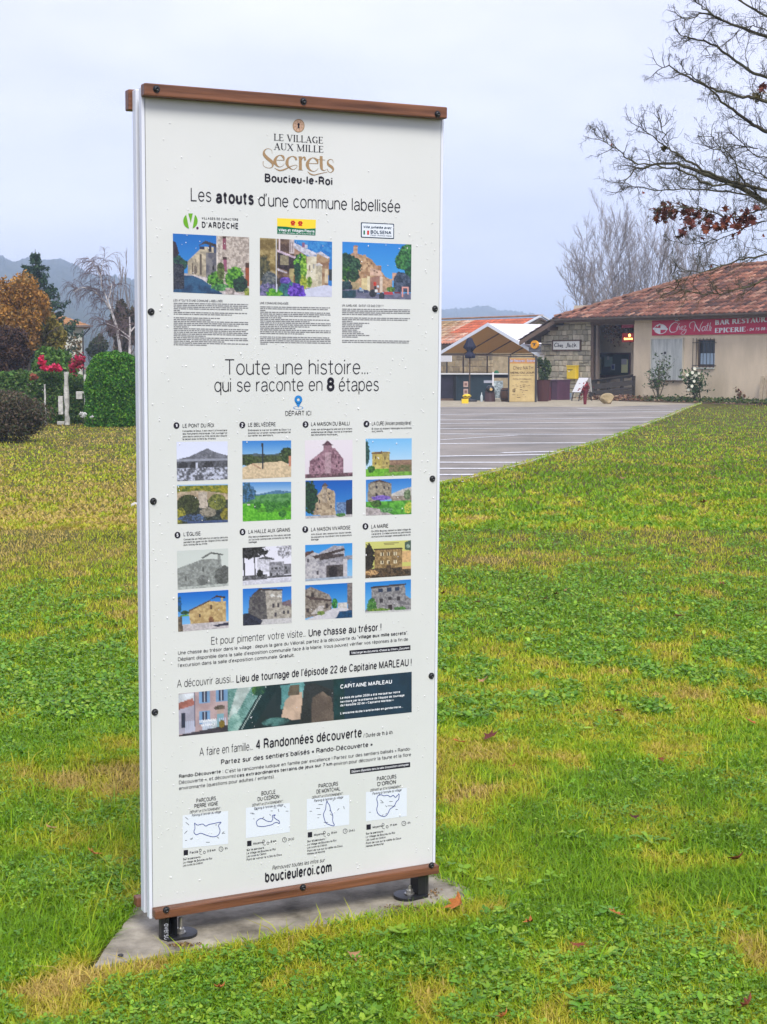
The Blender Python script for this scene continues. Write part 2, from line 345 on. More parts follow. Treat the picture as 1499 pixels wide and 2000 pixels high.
# ------------------------------------------------------------------ lettering
# a plain grotesque alphabet, drawn as strokes: capitals 1 high, small letters .72, built from lines and arcs
def AR(cx, cy, rx, ry, a0, a1, n=9): return [(cx+rx*math.cos(R(a0+(a1-a0)*i/(n-1))), cy+ry*math.sin(R(a0+(a1-a0)*i/(n-1)))) for i in range(n)]
X0 = .72
def ring_(cx, cy, rx, ry): return AR(cx, cy, rx, ry, 90, 450, 15)
GL = {
 'A': (.72, [[(0, 0), (.36, 1), (.72, 0)], [(.12, .33), (.60, .33)]]), 'B': (.58, [[(.32, .53), (0, .53), (0, 1), (.30, 1)]+AR(.32, .765, .22, .235, 90, -90), [(0, .53), (0, 0), (.34, 0)]+AR(.34, .265, .24, .265, -90, 90)]),
 'C': (.68, [AR(.36, .5, .36, .5, 42, 318, 15)]), 'D': (.66, [[(0, 0), (0, 1), (.26, 1)]+AR(.28, .5, .38, .5, 90, -90, 11)+[(0, 0)]]), 'E': (.52, [[(.52, 1), (0, 1), (0, 0), (.54, 0)], [(0, .53), (.48, .53)]]),
 'F': (.50, [[(.50, 1), (0, 1), (0, 0)], [(0, .52), (.44, .52)]]), 'G': (.72, [AR(.36, .5, .36, .5, 44, 345, 15)+[(.70, .46), (.40, .46)], [(.70, .46), (.70, 0)]]), 'H': (.62, [[(0, 0), (0, 1)], [(.62, 0), (.62, 1)], [(0, .53), (.62, .53)]]),
 'I': (.0, [[(0, 0), (0, 1)]]), 'J': (.42, [[(.42, 1), (.42, .25)]+AR(.21, .22, .21, .22, 0, -180, 8)]), 'K': (.60, [[(0, 0), (0, 1)], [(.58, 1), (0, .38)], [(.2, .6), (.62, 0)]]), 'L': (.48, [[(0, 1), (0, 0), (.48, 0)]]),
 'M': (.76, [[(0, 0), (0, 1), (.38, .02), (.76, 1), (.76, 0)]]), 'N': (.62, [[(0, 0), (0, 1), (.62, 0), (.62, 1)]]), 'O': (.74, [ring_(.37, .5, .37, .5)]), 'P': (.56, [[(0, 0), (0, 1), (.30, 1)]+AR(.30, .73, .26, .27, 90, -90)+[(0, .46)]]),
 'Q': (.74, [ring_(.37, .5, .37, .5), [(.44, .22), (.74, -.06)]]), 'R': (.60, [[(0, 0), (0, 1), (.32, 1)]+AR(.32, .74, .24, .26, 90, -90)+[(0, .48)], [(.34, .48), (.52, .36), (.58, 0)]]),
 'S': (.58, [AR(.29, .76, .26, .24, 25, 200, 8)+[(.12, .60), (.45, .46)]+AR(.29, .26, .28, .26, 40, -160, 9)]), 'T': (.62, [[(0, 1), (.62, 1)], [(.31, 1), (.31, 0)]]), 'U': (.62, [[(0, 1), (0, .3)]+AR(.31, .3, .31, .3, 180, 360, 9)+[(.62, 1)]]),
 'V': (.64, [[(0, 1), (.32, 0), (.64, 1)]]), 'W': (.96, [[(0, 1), (.24, 0), (.48, 1), (.72, 0), (.96, 1)]]), 'X': (.62, [[(0, 1), (.62, 0)], [(.62, 1), (0, 0)]]), 'Y': (.62, [[(0, 1), (.31, .45), (.62, 1)], [(.31, .45), (.31, 0)]]), 'Z': (.58, [[(0, 1), (.58, 1), (0, 0), (.58, 0)]]),
 'a': (.48, [AR(.24, .50, .22, .22, 165, 0, 8)+[(.46, .12), (.50, 0)], [(.46, .42), (.18, .38)]+AR(.19, .19, .19, .19, 100, 270, 8)+[(.32, .03), (.46, .2)]]),
 'b': (.50, [[(0, 1), (0, 0)], AR(.25, .36, .25, .36, 180, -180, 15)]), 'c': (.46, [AR(.25, .36, .25, .36, 42, 318, 12)]), 'd': (.50, [[(.50, 1), (.50, 0)], AR(.25, .36, .25, .36, 0, 360, 15)]), 'e': (.50, [[(.01, .38), (.49, .38)]+AR(.25, .36, .25, .36, 4, 322, 13)]),
 'f': (.26, [[(.10, 0), (.10, .80)]+AR(.28, .84, .18, .18, 180, 92, 5), [(-.05, .70), (.28, .70)]]), 'g': (.50, [[(.50, .72), (.50, -.06)]+AR(.25, -.06, .25, .20, 0, -165, 8), AR(.25, .37, .25, .35, 0, 360, 15)]), 'h': (.46, [[(0, 1), (0, 0)], [(0, .45)]+AR(.23, .47, .23, .25, 170, 0, 8)+[(.46, 0)]]),
 'i': (0, [[(0, .72), (0, 0)], [(0, .90), (0, 1.0)]]), 'j': (.08, [[(.08, .72), (.08, -.14), (0, -.22), (-.08, -.22)], [(.08, .9), (.08, 1)]]), 'k': (.44, [[(0, 1), (0, 0)], [(.42, .72), (0, .27)], [(.15, .44), (.46, 0)]]), 'l': (0, [[(0, 1), (0, 0)]]),
 'm': (.76, [[(0, .72), (0, 0)], [(0, .48)]+AR(.19, .5, .19, .22, 170, 0, 7)+[(.38, 0)], [(.38, .48)]+AR(.57, .5, .19, .22, 170, 0, 7)+[(.76, 0)]]), 'n': (.46, [[(0, .72), (0, 0)], [(0, .45)]+AR(.23, .47, .23, .25, 170, 0, 8)+[(.46, 0)]]), 'o': (.52, [ring_(.26, .36, .26, .36)]),
 'p': (.50, [[(0, .72), (0, -.26)], AR(.25, .36, .25, .36, 180, -180, 15)]), 'q': (.50, [[(.50, .72), (.50, -.26)], AR(.25, .36, .25, .36, 0, 360, 15)]), 'r': (.26, [[(0, .72), (0, 0)], [(0, .42), (.05, .58), (.14, .69), (.27, .71)]]),
 's': (.42, [AR(.21, .54, .19, .18, 20, 200, 7)+[(.09, .43), (.33, .33)]+AR(.21, .19, .21, .19, 40, -160, 8)]), 't': (.28, [[(.11, .95), (.11, .12), (.16, .02), (.28, .01)], [(-.06, .70), (.30, .70)]]), 'u': (.46, [[(0, .72), (0, .25)]+AR(.23, .25, .23, .25, 180, 350, 8), [(.46, .72), (.46, 0)]]),
 'v': (.46, [[(0, .72), (.23, 0), (.46, .72)]]), 'w': (.68, [[(0, .72), (.17, 0), (.34, .72), (.51, 0), (.68, .72)]]), 'x': (.44, [[(0, .72), (.44, 0)], [(.44, .72), (0, 0)]]), 'y': (.46, [[(0, .72), (.23, 0)], [(.46, .72), (.20, -.12), (.10, -.24), (0, -.24)]]), 'z': (.42, [[(0, .72), (.42, .72), (0, 0), (.42, 0)]]),
 '0': (.52, [ring_(.26, .5, .26, .5)]), '1': (.24, [[(0, .76), (.14, .82), (.22, 1), (.22, 0)]]), '2': (.52, [AR(.26, .73, .25, .27, 175, -35, 9)+[(.04, .12), (0, 0), (.52, 0)]]), '3': (.52, [AR(.25, .76, .22, .24, 160, -80, 8), AR(.25, .27, .26, .26, 85, -165, 9)]),
 '4': (.54, [[(.40, 0), (.40, 1), (0, .26), (.54, .26)]]), '5': (.52, [[(.47, 1), (.09, 1), (.04, .52)]+AR(.26, .32, .26, .31, 130, -155, 10)]), '6': (.52, [ring_(.26, .31, .26, .31), AR(.28, .5, .28, .5, 45, 190, 8)]), '7': (.5, [[(0, 1), (.5, 1), (.24, .45), (.16, 0)]]),
 '8': (.52, [ring_(.26, .76, .22, .23), ring_(.26, .27, .26, .27)]), '9': (.52, [ring_(.26, .69, .26, .31), AR(.24, .5, .28, .5, -135, 10, 8)]), '.': (0, [[(0, 0), (0, .1)]]), ',': (0, [[(0, .08), (-.04, -.12)]]), ':': (0, [[(0, 0), (0, .1)], [(0, .6), (0, .7)]]), '!': (0, [[(0, 1), (0, .27)], [(0, 0), (0, .1)]]),
 '?': (.44, [AR(.22, .77, .21, .23, 170, -40, 8)+[(.22, .45), (.22, .27)], [(.22, 0), (.22, .1)]]), '’': (0, [[(0, 1.02), (-.04, .8)]]), '-': (.26, [[(0, .36), (.26, .36)]]), '/': (.3, [[(0, -.04), (.3, 1.04)]]), '(': (.16, [[(.16, 1.05), (.02, .75), (.02, .15), (.16, -.2)]]), ')': (.16, [[(0, 1.05), (.14, .75), (.14, .15), (0, -.2)]]),
 '«': (.36, [[(.16, .58), (0, .36), (.16, .14)], [(.36, .58), (.2, .36), (.36, .14)]]), '»': (.36, [[(0, .58), (.16, .36), (0, .14)], [(.2, .58), (.36, .36), (.2, .14)]]), '“': (.12, [[(0, 1.02), (0, .82)], [(.12, 1.02), (.12, .82)]]), '”': (.12, [[(0, 1.02), (0, .82)], [(.12, 1.02), (.12, .82)]])}
ACC = {'é': 'e/', 'è': 'e`', 'ê': 'e^', 'à': 'a`', 'É': 'E/', 'È': 'E`', 'ù': 'u`'}
for _k, (_b, _m) in ACC.items():
    _w, _s = GL[_b]; _y = .84 if _b.islower() else 1.12; _c = _w/2
    GL[_k] = (_w, _s+[{'/': [(_c-.04, _y), (_c+.1, _y+.2)], '`': [(_c+.04, _y), (_c-.1, _y+.2)], '^': [(_c-.13, _y), (_c, _y+.16), (_c+.13, _y)]}[_m]])
def strip(P, w, V, Fc):
    P = np.array(P, float)
    for i in range(1, len(P)-1):
        a, b = P[i]-P[i-1], P[i+1]-P[i]
        if a@b < .35*np.linalg.norm(a)*np.linalg.norm(b):
            c = a/np.linalg.norm(a)*w/2*(.9 if abs(a@b) < .1*np.linalg.norm(a)*np.linalg.norm(b) else .1); strip(np.concatenate([P[:i], [P[i]+c]]), w, V, Fc); strip(P[i:], w, V, Fc); return
    e = P[1:]-P[:-1]; L_ = np.linalg.norm(e, axis=1, keepdims=True); e = e/(L_+1e-9); nn = np.stack([-e[:, 1], e[:, 0]], 1)
    n0 = np.concatenate([nn[:1], nn]); n1 = np.concatenate([nn, nn[-1:]]); m = n0+n1; closed = np.allclose(P[0], P[-1], atol=1e-3) and len(P) > 8
    if closed: m[0] = m[-1] = nn[0]+nn[-1]; n1 = n1.copy(); n1[-1] = nn[-1]
    m = m/np.maximum(np.sum(m*n1, 1, keepdims=True), .62)*w/2; k = len(V); V.extend(np.concatenate([P+m, P-m]).tolist()); n = len(P)
    Fc.extend([(k+i, k+i+1, k+n+i+1, k+n+i) for i in range(n-1)])
_tc = {}
def glyphs(s, bold=0.0, shear=0.0, spacing=1.0):
    """bold 0 is a regular weight; the stroke is .125+4*bold capitals wide"""
    key = (s, bold, shear, spacing)
    if key in _tc: return _tc[key]
    sw = .135+3.0*bold; V = []; Fc = []; x = sw/2
    for ch in s:
        if ch == ' ': x += .30*spacing+.06; continue
        w, st = GL.get(ch, GL['-'])
        for P in st: strip([(x+a, sw/2+b*(1-sw)) for a, b in P], sw, V, Fc)
        x += (w+sw+(.10 if w else .13))*spacing
    if not V: return np.zeros((0, 2)), []
    V = np.array(V); V = V+np.stack([V[:, 1]*shear, V[:, 0]*0], 1); _tc[key] = (V, Fc); return V, Fc
CAPH = 1.0
class Print:
    """flat print lying on a surface: collects lettering and shapes; place maps (x, y) of the layout to the surface"""
    def __init__(s, place, name, split=None): s.mb = MB(); s.place = place; s.name = name; s.split = split
    def polys(s, V, Fc): s.mb.add([s.place(x, y) for x, y in V], Fc)
    def ribbon(s, pts, close=False):
        P = [np.array(p, float) for p in pts]; out = []
        for i in range(len(P)-1):
            p0, p1, p2, p3 = P[max(i-1, 0)], P[i], P[i+1], P[min(i+2, len(P)-1)]
            for t in np.linspace(0, 1, 6)[:-1 if i < len(P)-2 else None]:
                out.append(.5*((2*p1)+(-p0+p2)*t+(2*p0-5*p1+4*p2-p3)*t*t+(-p0+3*p1-3*p2+p3)*t**3))
        out = np.array(out); d = np.gradient(out[:, :2], axis=0); L = np.linalg.norm(d, axis=1)[:, None]+1e-9; n_ = np.stack([-d[:, 1], d[:, 0]], 1)/L
        w = np.maximum(out[:, 2:3], .5)/2; A = out[:, :2]+n_*w; B = out[:, :2]-n_*w; k = len(out)
        s.polys(np.concatenate([A, B]), [(i, i+1, k+i+1, k+i) for i in range(k-1)])
    def disc(s, cx, cy, r, ry=None, n=20): s.polys([(cx+r*math.cos(2*math.pi*k/n), cy+(ry or r)*math.sin(2*math.pi*k/n)) for k in range(n)], [tuple(range(n))])
    def ring(s, cx, cy, r0, r1, n=24, sq=1.0):
        V = [(cx+r*math.cos(2*math.pi*k/n), cy+r*sq*math.sin(2*math.pi*k/n)) for r in (r0, r1) for k in range(n)]
        s.polys(V, [(k, (k+1) % n, n+(k+1) % n, n+k) for k in range(n)])
    def poly(s, V): s.polys(V, [tuple(range(len(V)))])
    def build(s, mat, parent, label=None): return None if not s.mb.v else s.mb.build(s.name, mat, parent, label=label)
OFF = {'img': -.0004, 'base': -.0004, 'ink': -.0009, 'top': -.0013}
def board_place(off): return lambda x, y: (lambda q: (q[0], off, q[1]))(bp(x, y))
INK = flat('print_black', (.014, .013, .022), .45); GREY = flat('print_grey', (.19, .19, .20), .45); GOLD = flat('print_gold', (.33, .215, .11), .45)
PINK = flat('print_rose', (.55, .36, .26), .45); LIME = flat('print_lime', (.13, .36, .02), .45); PURP = flat('print_purple', (.10, .02, .09), .45)
WHITE = flat('print_white', (.78, .80, .82), .45); YEL = flat('print_yellow', (.80, .60, .04), .45); GRN = flat('print_green', (.0, .14, .06), .45)
RED = flat('print_red', (.55, .03, .02), .45); BLU = flat('print_blue', (.02, .20, .52), .45); ROUTE = flat('print_route', (.03, .05, .26), .45); PALE = flat('print_pale', (.68, .73, .78), .45)
NAVY = flat('print_navy', (.012, .035, .07), .45)
def write(pr, s, x0, y0, x1, y1, cap, bold=0.0, shear=0.0, off=None, spacing=1.0):
    """lettering from (x0,y0) to (x1,y1) along its baseline, capital height cap, all in photo pixels on the board"""
    V, Fc = glyphs(s, bold, shear, spacing)
    if not len(V): return
    off = OFF['ink'] if off is None else off
    A = bp(x0, y0); B = bp(x1, y1); T = bp(x0, y0-cap); h = T[1]-A[1]; z = (A[1]+B[1])/2
    lo, hi = V[:, 0].min(), V[:, 0].max(); sx = (B[0]-A[0])/(hi-lo); sy = h/CAPH
    (MB().add([(A[0]+(x-lo)*sx, off, z+y*sy) for x, y in V], Fc).build(pr.name, pr.split, sign) if pr.split else pr.mb.add([(A[0]+(x-lo)*sx, off, z+y*sy) for x, y in V], Fc))

# ---- heading logo
L = lambda: board_place(OFF['ink'])
zx = lambda X: 490+X/7.889
zy = lambda Y: 225+Y/7.889
g = Print(board_place(OFF['base']), 'emblem_disc'); g.disc(583.5, 245.5, 11, 12.3, 28); g.build(PINK, sign)
g = Print(L(), 'emblem_print'); g.ring(583.5, 245.5, 10.2, 11.6, 32, 1.12)
for k in range(8):
    a = k*math.pi/4+.39; cx, cy = 583.5+7.2*math.cos(a), 245.5+8*math.sin(a)
    g.ribbon([(cx+1.8*math.cos(a+q), cy+1.8*math.sin(a+q), .8) for q in (0, 1.2, 2.4, 3.6)])
g.build(GOLD, sign)
g = Print(L(), 'keyhole_print'); g.disc(583.5, 243.2, 2.3, 2.9); g.poly([(582.3, 244), (584.7, 244), (585.6, 250.5), (581.4, 250.5)]); g.build(INK, sign)
# upright letters with serifs, drawn as strokes: (x0,y0,x1,y1,thick?) in a unit box, y up
SER = {'L': (.62, [(.16, 0, .16, 1, 1), (.16, .02, .58, .02, 0)], [(.16, 0), (.16, 1)], [(.58, .02, .14)]), 'E': (.66, [(.16, 0, .16, 1, 1), (.16, .02, .58, .02, 0), (.16, .98, .56, .98, 0), (.16, .52, .46, .52, 0)], [], [(.58, .02, .16), (.56, .86, .14), (.46, .46, .12)]),
       'V': (.78, [(.12, 1, .4, 0, 1), (.4, 0, .66, 1, 0)], [(.12, 1), (.66, 1)], []), 'I': (.36, [(.18, 0, .18, 1, 1)], [(.18, 0), (.18, 1)], []), 'A': (.78, [(.12, 0, .38, 1, 0), (.38, 1, .66, 0, 1), (.21, .34, .56, .34, 0)], [(.12, 0), (.66, 0)], []),
       'U': (.8, [(.16, 1, .16, .3, 1), (.16, .3, .24, .08, 1), (.24, .08, .4, .0, 0), (.4, 0, .56, .08, 0), (.56, .08, .64, .3, 0), (.64, .3, .64, 1, 0)], [(.16, 1), (.64, 1)], []), 'X': (.76, [(.12, 1, .62, 0, 1), (.1, 0, .62, 1, 0)], [(.12, 1), (.62, 0), (.1, 0), (.62, 1)], []),
       'M': (1.0, [(.14, 0, .16, 1, 0), (.16, 1, .48, .04, 1), (.48, .04, .8, 1, 0), (.82, 1, .82, 0, 1)], [(.14, 0), (.82, 0), (.14, 1), (.84, 1)], []), 'N': (.84, [(.14, 0, .14, 1, 0), (.14, 1, .68, 0, 1), (.68, 0, .68, 1, 0)], [(.14, 0), (.68, 1), (.12, 1)], []),
       'G': (.82, [(.66, .8, .52, .96, 0), (.52, .96, .34, .97, 0), (.34, .97, .14, .72, 1), (.14, .72, .14, .3, 1), (.14, .3, .34, .03, 1), (.34, .03, .54, .03, 0), (.54, .03, .66, .14, 0), (.66, .0, .66, .4, 1)], [(.66, .4)], [(.66, .72, .24)]),
       'C': (.76, [(.64, .8, .52, .96, 0), (.52, .96, .34, .97, 0), (.34, .97, .14, .72, 1), (.14, .72, .14, .3, 1), (.14, .3, .34, .03, 1), (.34, .03, .52, .03, 0), (.52, .03, .66, .2, 0)], [], [(.64, .72, .24)]),
       'B': (.74, [(.16, 0, .16, 1, 1), (.16, .98, .42, .96, 0), (.42, .96, .54, .76, 1), (.54, .76, .42, .54, 1), (.42, .53, .16, .53, 0), (.42, .53, .6, .28, 1), (.6, .28, .44, .03, 1), (.44, .02, .16, .02, 0)], [], []),
       'R': (.78, [(.16, 0, .16, 1, 1), (.16, .98, .42, .96, 0), (.42, .96, .54, .76, 1), (.54, .76, .42, .54, 1), (.42, .53, .16, .53, 0), (.36, .52, .66, .0, 1)], [(.16, 0), (.66, 0)], []), 'P': (.7, [(.16, 0, .16, 1, 1), (.16, .98, .42, .96, 0), (.42, .96, .56, .74, 1), (.56, .74, .42, .5, 1), (.42, .48, .16, .48, 0)], [(.16, 0)], []),
       'S': (.62, [(.5, .8, .4, .96, 0), (.4, .96, .24, .97, 0), (.24, .97, .12, .78, 1), (.12, .78, .22, .6, 1), (.22, .6, .44, .42, 1), (.44, .42, .52, .22, 1), (.52, .22, .36, .03, 1), (.36, .03, .2, .03, 0), (.2, .03, .1, .2, 0)], [], [(.5, .74, .22), (.1, .04, .2)]), 'T': (.74, [(.36, 0, .36, 1, 1), (.06, .98, .66, .98, 0)], [(.36, 0)], [(.07, .82, .16), (.65, .82, .16)]),
       ' ': (.36, [], [], [])}
def serif_word(s, thick, thin, gap=.0):
    V = []; Fc = []; x = 0
    def q(x0, y0, x1, y1, w):
        d = math.hypot(x1-x0, y1-y0) or 1; nx_, ny_ = -(y1-y0)/d*w/2, (x1-x0)/d*w/2; k = len(V)
        V.extend([(x0+nx_, y0+ny_), (x1+nx_, y1+ny_), (x1-nx_, y1-ny_), (x0-nx_, y0-ny_)]); Fc.append((k, k+1, k+2, k+3))
    for ch in s:
        wd, st, sf, vb = SER[ch]
        for a, b, c, d, t in st: q(x+a, b, x+c, d, thick if t else thin)
        for a, b in sf: q(x+a-.12, b if b < .5 else b, x+a+.12, b, thin)
        if ch in 'EB': q(x+.04, .01, x+.2, .01, thin); q(x+.04, .99, x+.2, .99, thin)
        for a, b, h in vb: q(x+a, b, x+a, b+h, thin)
        x += wd+gap
    return np.array(V), Fc
def write_serif(pr, s, x0, y0, x1, y1, cap, thick=.13, thin=.05):
    V, Fc = serif_word(s, thick, thin); A = bp(x0, y0); B = bp(x1, y1); T = bp(x0, y0-cap); lo, hi = V[:, 0].min(), V[:, 0].max()
    z = (A[1]+B[1])/2; sx = (B[0]-A[0])/(hi-lo); sy = T[1]-A[1]; pr.mb.add([(A[0]+(x-lo)*sx, OFF['ink'], z+y*sy) for x, y in V], Fc)
g = Print(L(), 'heading_print')
write_serif(g, 'LE VILLAGE', zx(358), zy(385), zx(1112), zy(438), 12.8)
write_serif(g, 'AUX MILLE', zx(355), zy(525), zx(1118), zy(578), 12.8)
g.build(INK, sign)
g = Print(lambda X, Y: board_place(OFF['ink'])(zx(X), zy(Y)), 'script_print')
for st in [[(330, 600, 3), (325, 545, 4), (290, 518, 5), (240, 520, 9), (205, 560, 26), (210, 610, 42), (260, 665, 48), (320, 715, 46), (342, 760, 30), (320, 805, 10), (270, 812, 6), (220, 795, 6), (192, 765, 5), (192, 710, 10)],
           [(400, 692, 7), (520, 692, 9)], [(516, 692, 10), (500, 640, 32), (450, 615, 9), (395, 650, 30), (372, 710, 48), (395, 765, 30), (440, 795, 9), (490, 780, 6), (520, 745, 4)],
           [(700, 690, 30), (690, 655, 28), (640, 632, 9), (580, 665, 30), (558, 730, 48), (580, 790, 28), (640, 835, 9), (690, 820, 6), (715, 780, 6), (680, 768, 6), (600, 795, 12), (520, 835, 20), (440, 850, 18), (365, 812, 4)],
           [(765, 636, 44), (765, 700, 44), (766, 842, 44)], [(725, 842, 6), (805, 845, 6)], [(728, 640, 6), (765, 642, 10)], [(785, 690, 8), (800, 655, 14), (830, 650, 26), (838, 695, 30)],
           [(880, 742, 7), (1040, 745, 9)], [(1036, 745, 10), (1020, 690, 36), (960, 655, 10), (900, 690, 32), (872, 760, 48), (900, 830, 28), (960, 865, 9), (1010, 850, 6), (1040, 815, 4)],
           [(1085, 630, 44), (1085, 720, 44), (1090, 805, 42), (1105, 840, 20), (1140, 850, 7), (1165, 830, 4)], [(1035, 680, 6), (1148, 690, 6)],
           [(1272, 735, 5), (1262, 692, 6), (1225, 680, 8), (1190, 705, 20), (1195, 755, 34), (1250, 800, 38), (1272, 840, 24), (1240, 880, 8), (1200, 870, 6), (1178, 825, 7)],
           [(875, 865, 4), (920, 905, 18), (980, 920, 15), (1060, 900, 11), (1180, 875, 6)]]: g.ribbon(st)
g.build(GOLD, sign)
g = Print(L(), 'title_print', INK)
write(g, 'Boucieu-le-Roi', 517.5, 354.5, 649.5, 363, 16.5, .018)
write(g, 'Les', 373, 392.5, 413, 395, 27, -.018); write(g, 'atouts', 422, 396.5, 496, 401.5, 26, .022); write(g, 'd’une commune labellisée', 505, 401.5, 782, 416.5, 26, -.016)
write(g, 'Toute une histoire...', 440, 731.5, 719, 732, 31, -.022)
write(g, 'qui se raconte en', 419, 765, 630, 764.5, 28, -.020); write(g, '8', 638.5, 764.5, 653.5, 764.5, 28, .03); write(g, 'étapes', 662, 764.5, 740, 764, 28, -.020)
write(g, 'DÉPART ICI', 557.5, 812, 608, 811.5, 9.5, -.004)
write(g, 'Et pour pimenter votre visite...', 413, 1257.5, 598, 1245, 15, -.018); write(g, 'Une chasse au trésor !', 603, 1243, 745, 1232.5, 15.5, .006)
write(g, 'A découvrir aussi...', 346, 1344, 457, 1332, 16, -.018); write(g, 'Lieu de tournage de l’épisode 22 de Capitaine MARLEAU !', 462, 1331, 804, 1303, 16, .006)
write(g, 'A faire en famille...', 390, 1477, 494, 1465, 17, -.016); write(g, '4 Randonnées découverte', 500, 1463.5, 707, 1440.5, 20, .008); write(g, '/ Durée de 1h à 4h', 710, 1440, 767, 1434.5, 8, -.004)
write(g, 'Partez sur des sentiers balisés « Rando-Découverte »', 432, 1492, 728, 1459, 10, .006)
write(g, 'Retrouvez toutes les infos sur', 532, 1698.5, 635, 1683.5, 8, -.006, .25)
write(g, 'boucieuleroi.com', 518, 1723, 648, 1705, 22, .02)
g.build(INK, sign)
# captions of the eight stops
g = Print(L(), 'caption_print', INK); gw = Print(board_place(OFF['top']), 'number_print', WHITE)
stops = [(345, 831, 'LE PONT DU ROI', 357, 835, 418, ['Il enjambe le Doux, il est inscrit à l’inventaire', 'des monuments historiques. Cet ouvrage fut', 'sans doute construit au XVIe siècle pour assurer', 'la liaison avec le Nord du Vivarais.'], 357, 444, 841, .01),
         (473.5, 830, 'LE BELVÉDÈRE', 485, 833, 538.5, ['Embrassez la vue sur la vallée du Doux ! La', 'position sur un piton rocheux permettait de', 'surveiller les alentours.'], 485, 568, 839.5, 0),
         (597, 829, 'LA MAISON DU BAILLI', 608, 831.5, 683, ['Avec son échauguette elle est le bâtiment', 'emblématique du village, inscrite à l’inventaire', 'des Monuments Historiques.'], 608, 688, 838, 0),
         (716, 828, 'LA CURE (Ancien presbytère)', 726.5, 830.5, 803, ['Bâtisse où étaient hébergés les prêtres', 'successifs.'], 726.5, 804, 836.5, 0),
         (347, 1045, 'L’ÉGLISE', 359, 1047, 392, ['Consacrée en 1492 elle fut en partie détruite', 'pendant les guerres de religion (XVIe siècle)', 'puis restaurée au XVIIe.'], 359, 445, 1053, 0),
         (474, 1039, 'LA HALLE AUX GRAINS', 485.5, 1042, 567, ['Elle date probablement du 14e siècle, période', 'où l’activité commerciale s’intensifie du fait du', 'baillage.'], 486, 568, 1048, 0),
         (596.5, 1034, 'LA MAISON VIVAROISE', 608, 1037.5, 684.5, ['Afin d’avoir des ressources toute l’année,', 'les paysans se tournèrent vers la polyculture', 'élevage.'], 608, 687, 1043, 0),
         (714, 1028, 'LA MAIRIE', 725.5, 1032, 758.5, ['En 2004 Boucieu obtient le label village de', 'caractère. Ce label atteste du patrimoine', 'architectural et paysager remarquable de la cité.'], 726, 802.5, 1037, 0)]
for k, (cx, cy, ti, x0, y0, x1, ls, tx0, tx1, ty, _) in enumerate(stops):
    g.disc(cx, cy, 5.8, 6.4, 22); sl = {0: -.008, 1: -.008, 2: -.008, 3: -.008}.get(k, -.045)
    write(gw, str(k+1), cx-1.9, cy+3.4, cx+1.7, cy+3.4, 7, .03, off=OFF['top'])
    write(g, ti, x0, y0, x1, y0+sl*(x1-x0), 7.6, -.002)
    for j, l in enumerate(ls):
        w_ = (tx1-tx0)*(1 if j < len(ls)-1 else min(1, len(l)/len(ls[0])*1.02)); write(g, l, tx0, ty+2+j*5.3, tx0+w_, ty+2+j*5.3+sl*w_, 3.6, .004)
g.build(INK, sign); gw.build(WHITE, sign)
# three columns of small print, too fine to read: word-length strokes
g = Print(L(), 'small_print'); rr = random.Random(5)
write(g, 'LES ATOUTS D’UNE COMMUNE LABELLISÉE', 339, 587.5, 435, 591, 4.4, .02); write(g, 'UNE COMMUNE ENGAGÉE', 508, 593.5, 563.5, 595, 4.4, .02); write(g, 'UN JUMELAGE : QU’EST-CE QUE C’EST ?', 668.5, 597.5, 749, 600.5, 4.4, .02)
def block(x0, x1, ya, yb, n, short, slope):
    for i in range(n):
        y = ya+(yb-ya)*i/(n-1)
        if short.get(i, 1) == 0: continue
        xe = x0+(x1-x0)*short.get(i, 1); x = x0
        while x < xe-1.5:
            w_ = min(rr.uniform(2.5, 11), xe-x); hh = .78
            yy = y+slope*(x-x0); g.poly([(x, yy-hh), (x+w_, yy-hh+slope*w_), (x+w_, yy+hh+slope*w_), (x, yy+hh)]); x += w_+1.1
block(339.5, 485, 592, 673, 24, {3: .92, 4: .1, 6: .78, 7: .0, 8: .62, 9: .5, 12: .87, 13: .2, 14: 1, 15: .97, 18: .43, 20: 1, 21: .68, 23: .45}, .018)
block(508.5, 646, 599, 671.5, 22, {1: .97, 2: .08, 4: 1, 5: .84, 6: .3, 8: .7, 11: .7, 12: .5, 15: .62, 16: .0, 21: .1}, .016)
block(668.5, 801, 603.5, 668, 20, {2: 1, 3: .6, 4: .0, 6: .98, 7: .15, 8: .4, 9: .3, 10: .3, 11: .27, 12: .22, 13: .28, 14: .32, 15: .4, 16: .24, 17: .0, 19: .98}, .012)
o = g.build(GREY, sign); o['kind'] = 'stuff'
g = Print(L(), 'paragraph_print', INK)
for s_, a, b, c, d, e, bo in [('Une chasse au trésor dans le village : depuis la gare du Vélorail, partez à la découverte du', 348, 1279, 695, 1248.5, 7.2, -.006), ('“village aux mille secrets”.', 698, 1248, 797, 1239, 7.2, .012),
      ('Dépliant disponible dans la salle d’exposition communale face à la Mairie. Vous pouvez vérifier vos réponses à la fin de', 348, 1290.5, 797, 1252, 7.2, -.006), ('l’excursion dans la salle d’exposition communale.', 348, 1302.5, 543, 1286, 7.2, -.006), ('Gratuit.', 546, 1285.5, 575.5, 1282.5, 7.2, .014),
      ('Rando-Découverte :', 350, 1520, 436, 1509, 7, .012), ('C’est la randonnée ludique en famille par excellence ! Partez sur des sentiers balisés « Rando-', 440, 1508, 803, 1467, 7, -.006),
      ('Découverte », et découvrez', 350, 1531, 461, 1518.5, 7, -.006), ('ces extraordinaires terrains de jeux sur 7 km', 463, 1518, 649, 1495, 7, .012), ('environ pour découvrir la faune et la flore', 652, 1494.5, 803, 1477.5, 7, -.006),
      ('environnante (questions pour adultes / enfants).', 350, 1544, 536, 1519, 7, -.006)]: write(g, s_, a, b, c, d, e, bo)
g.build(INK, sign)
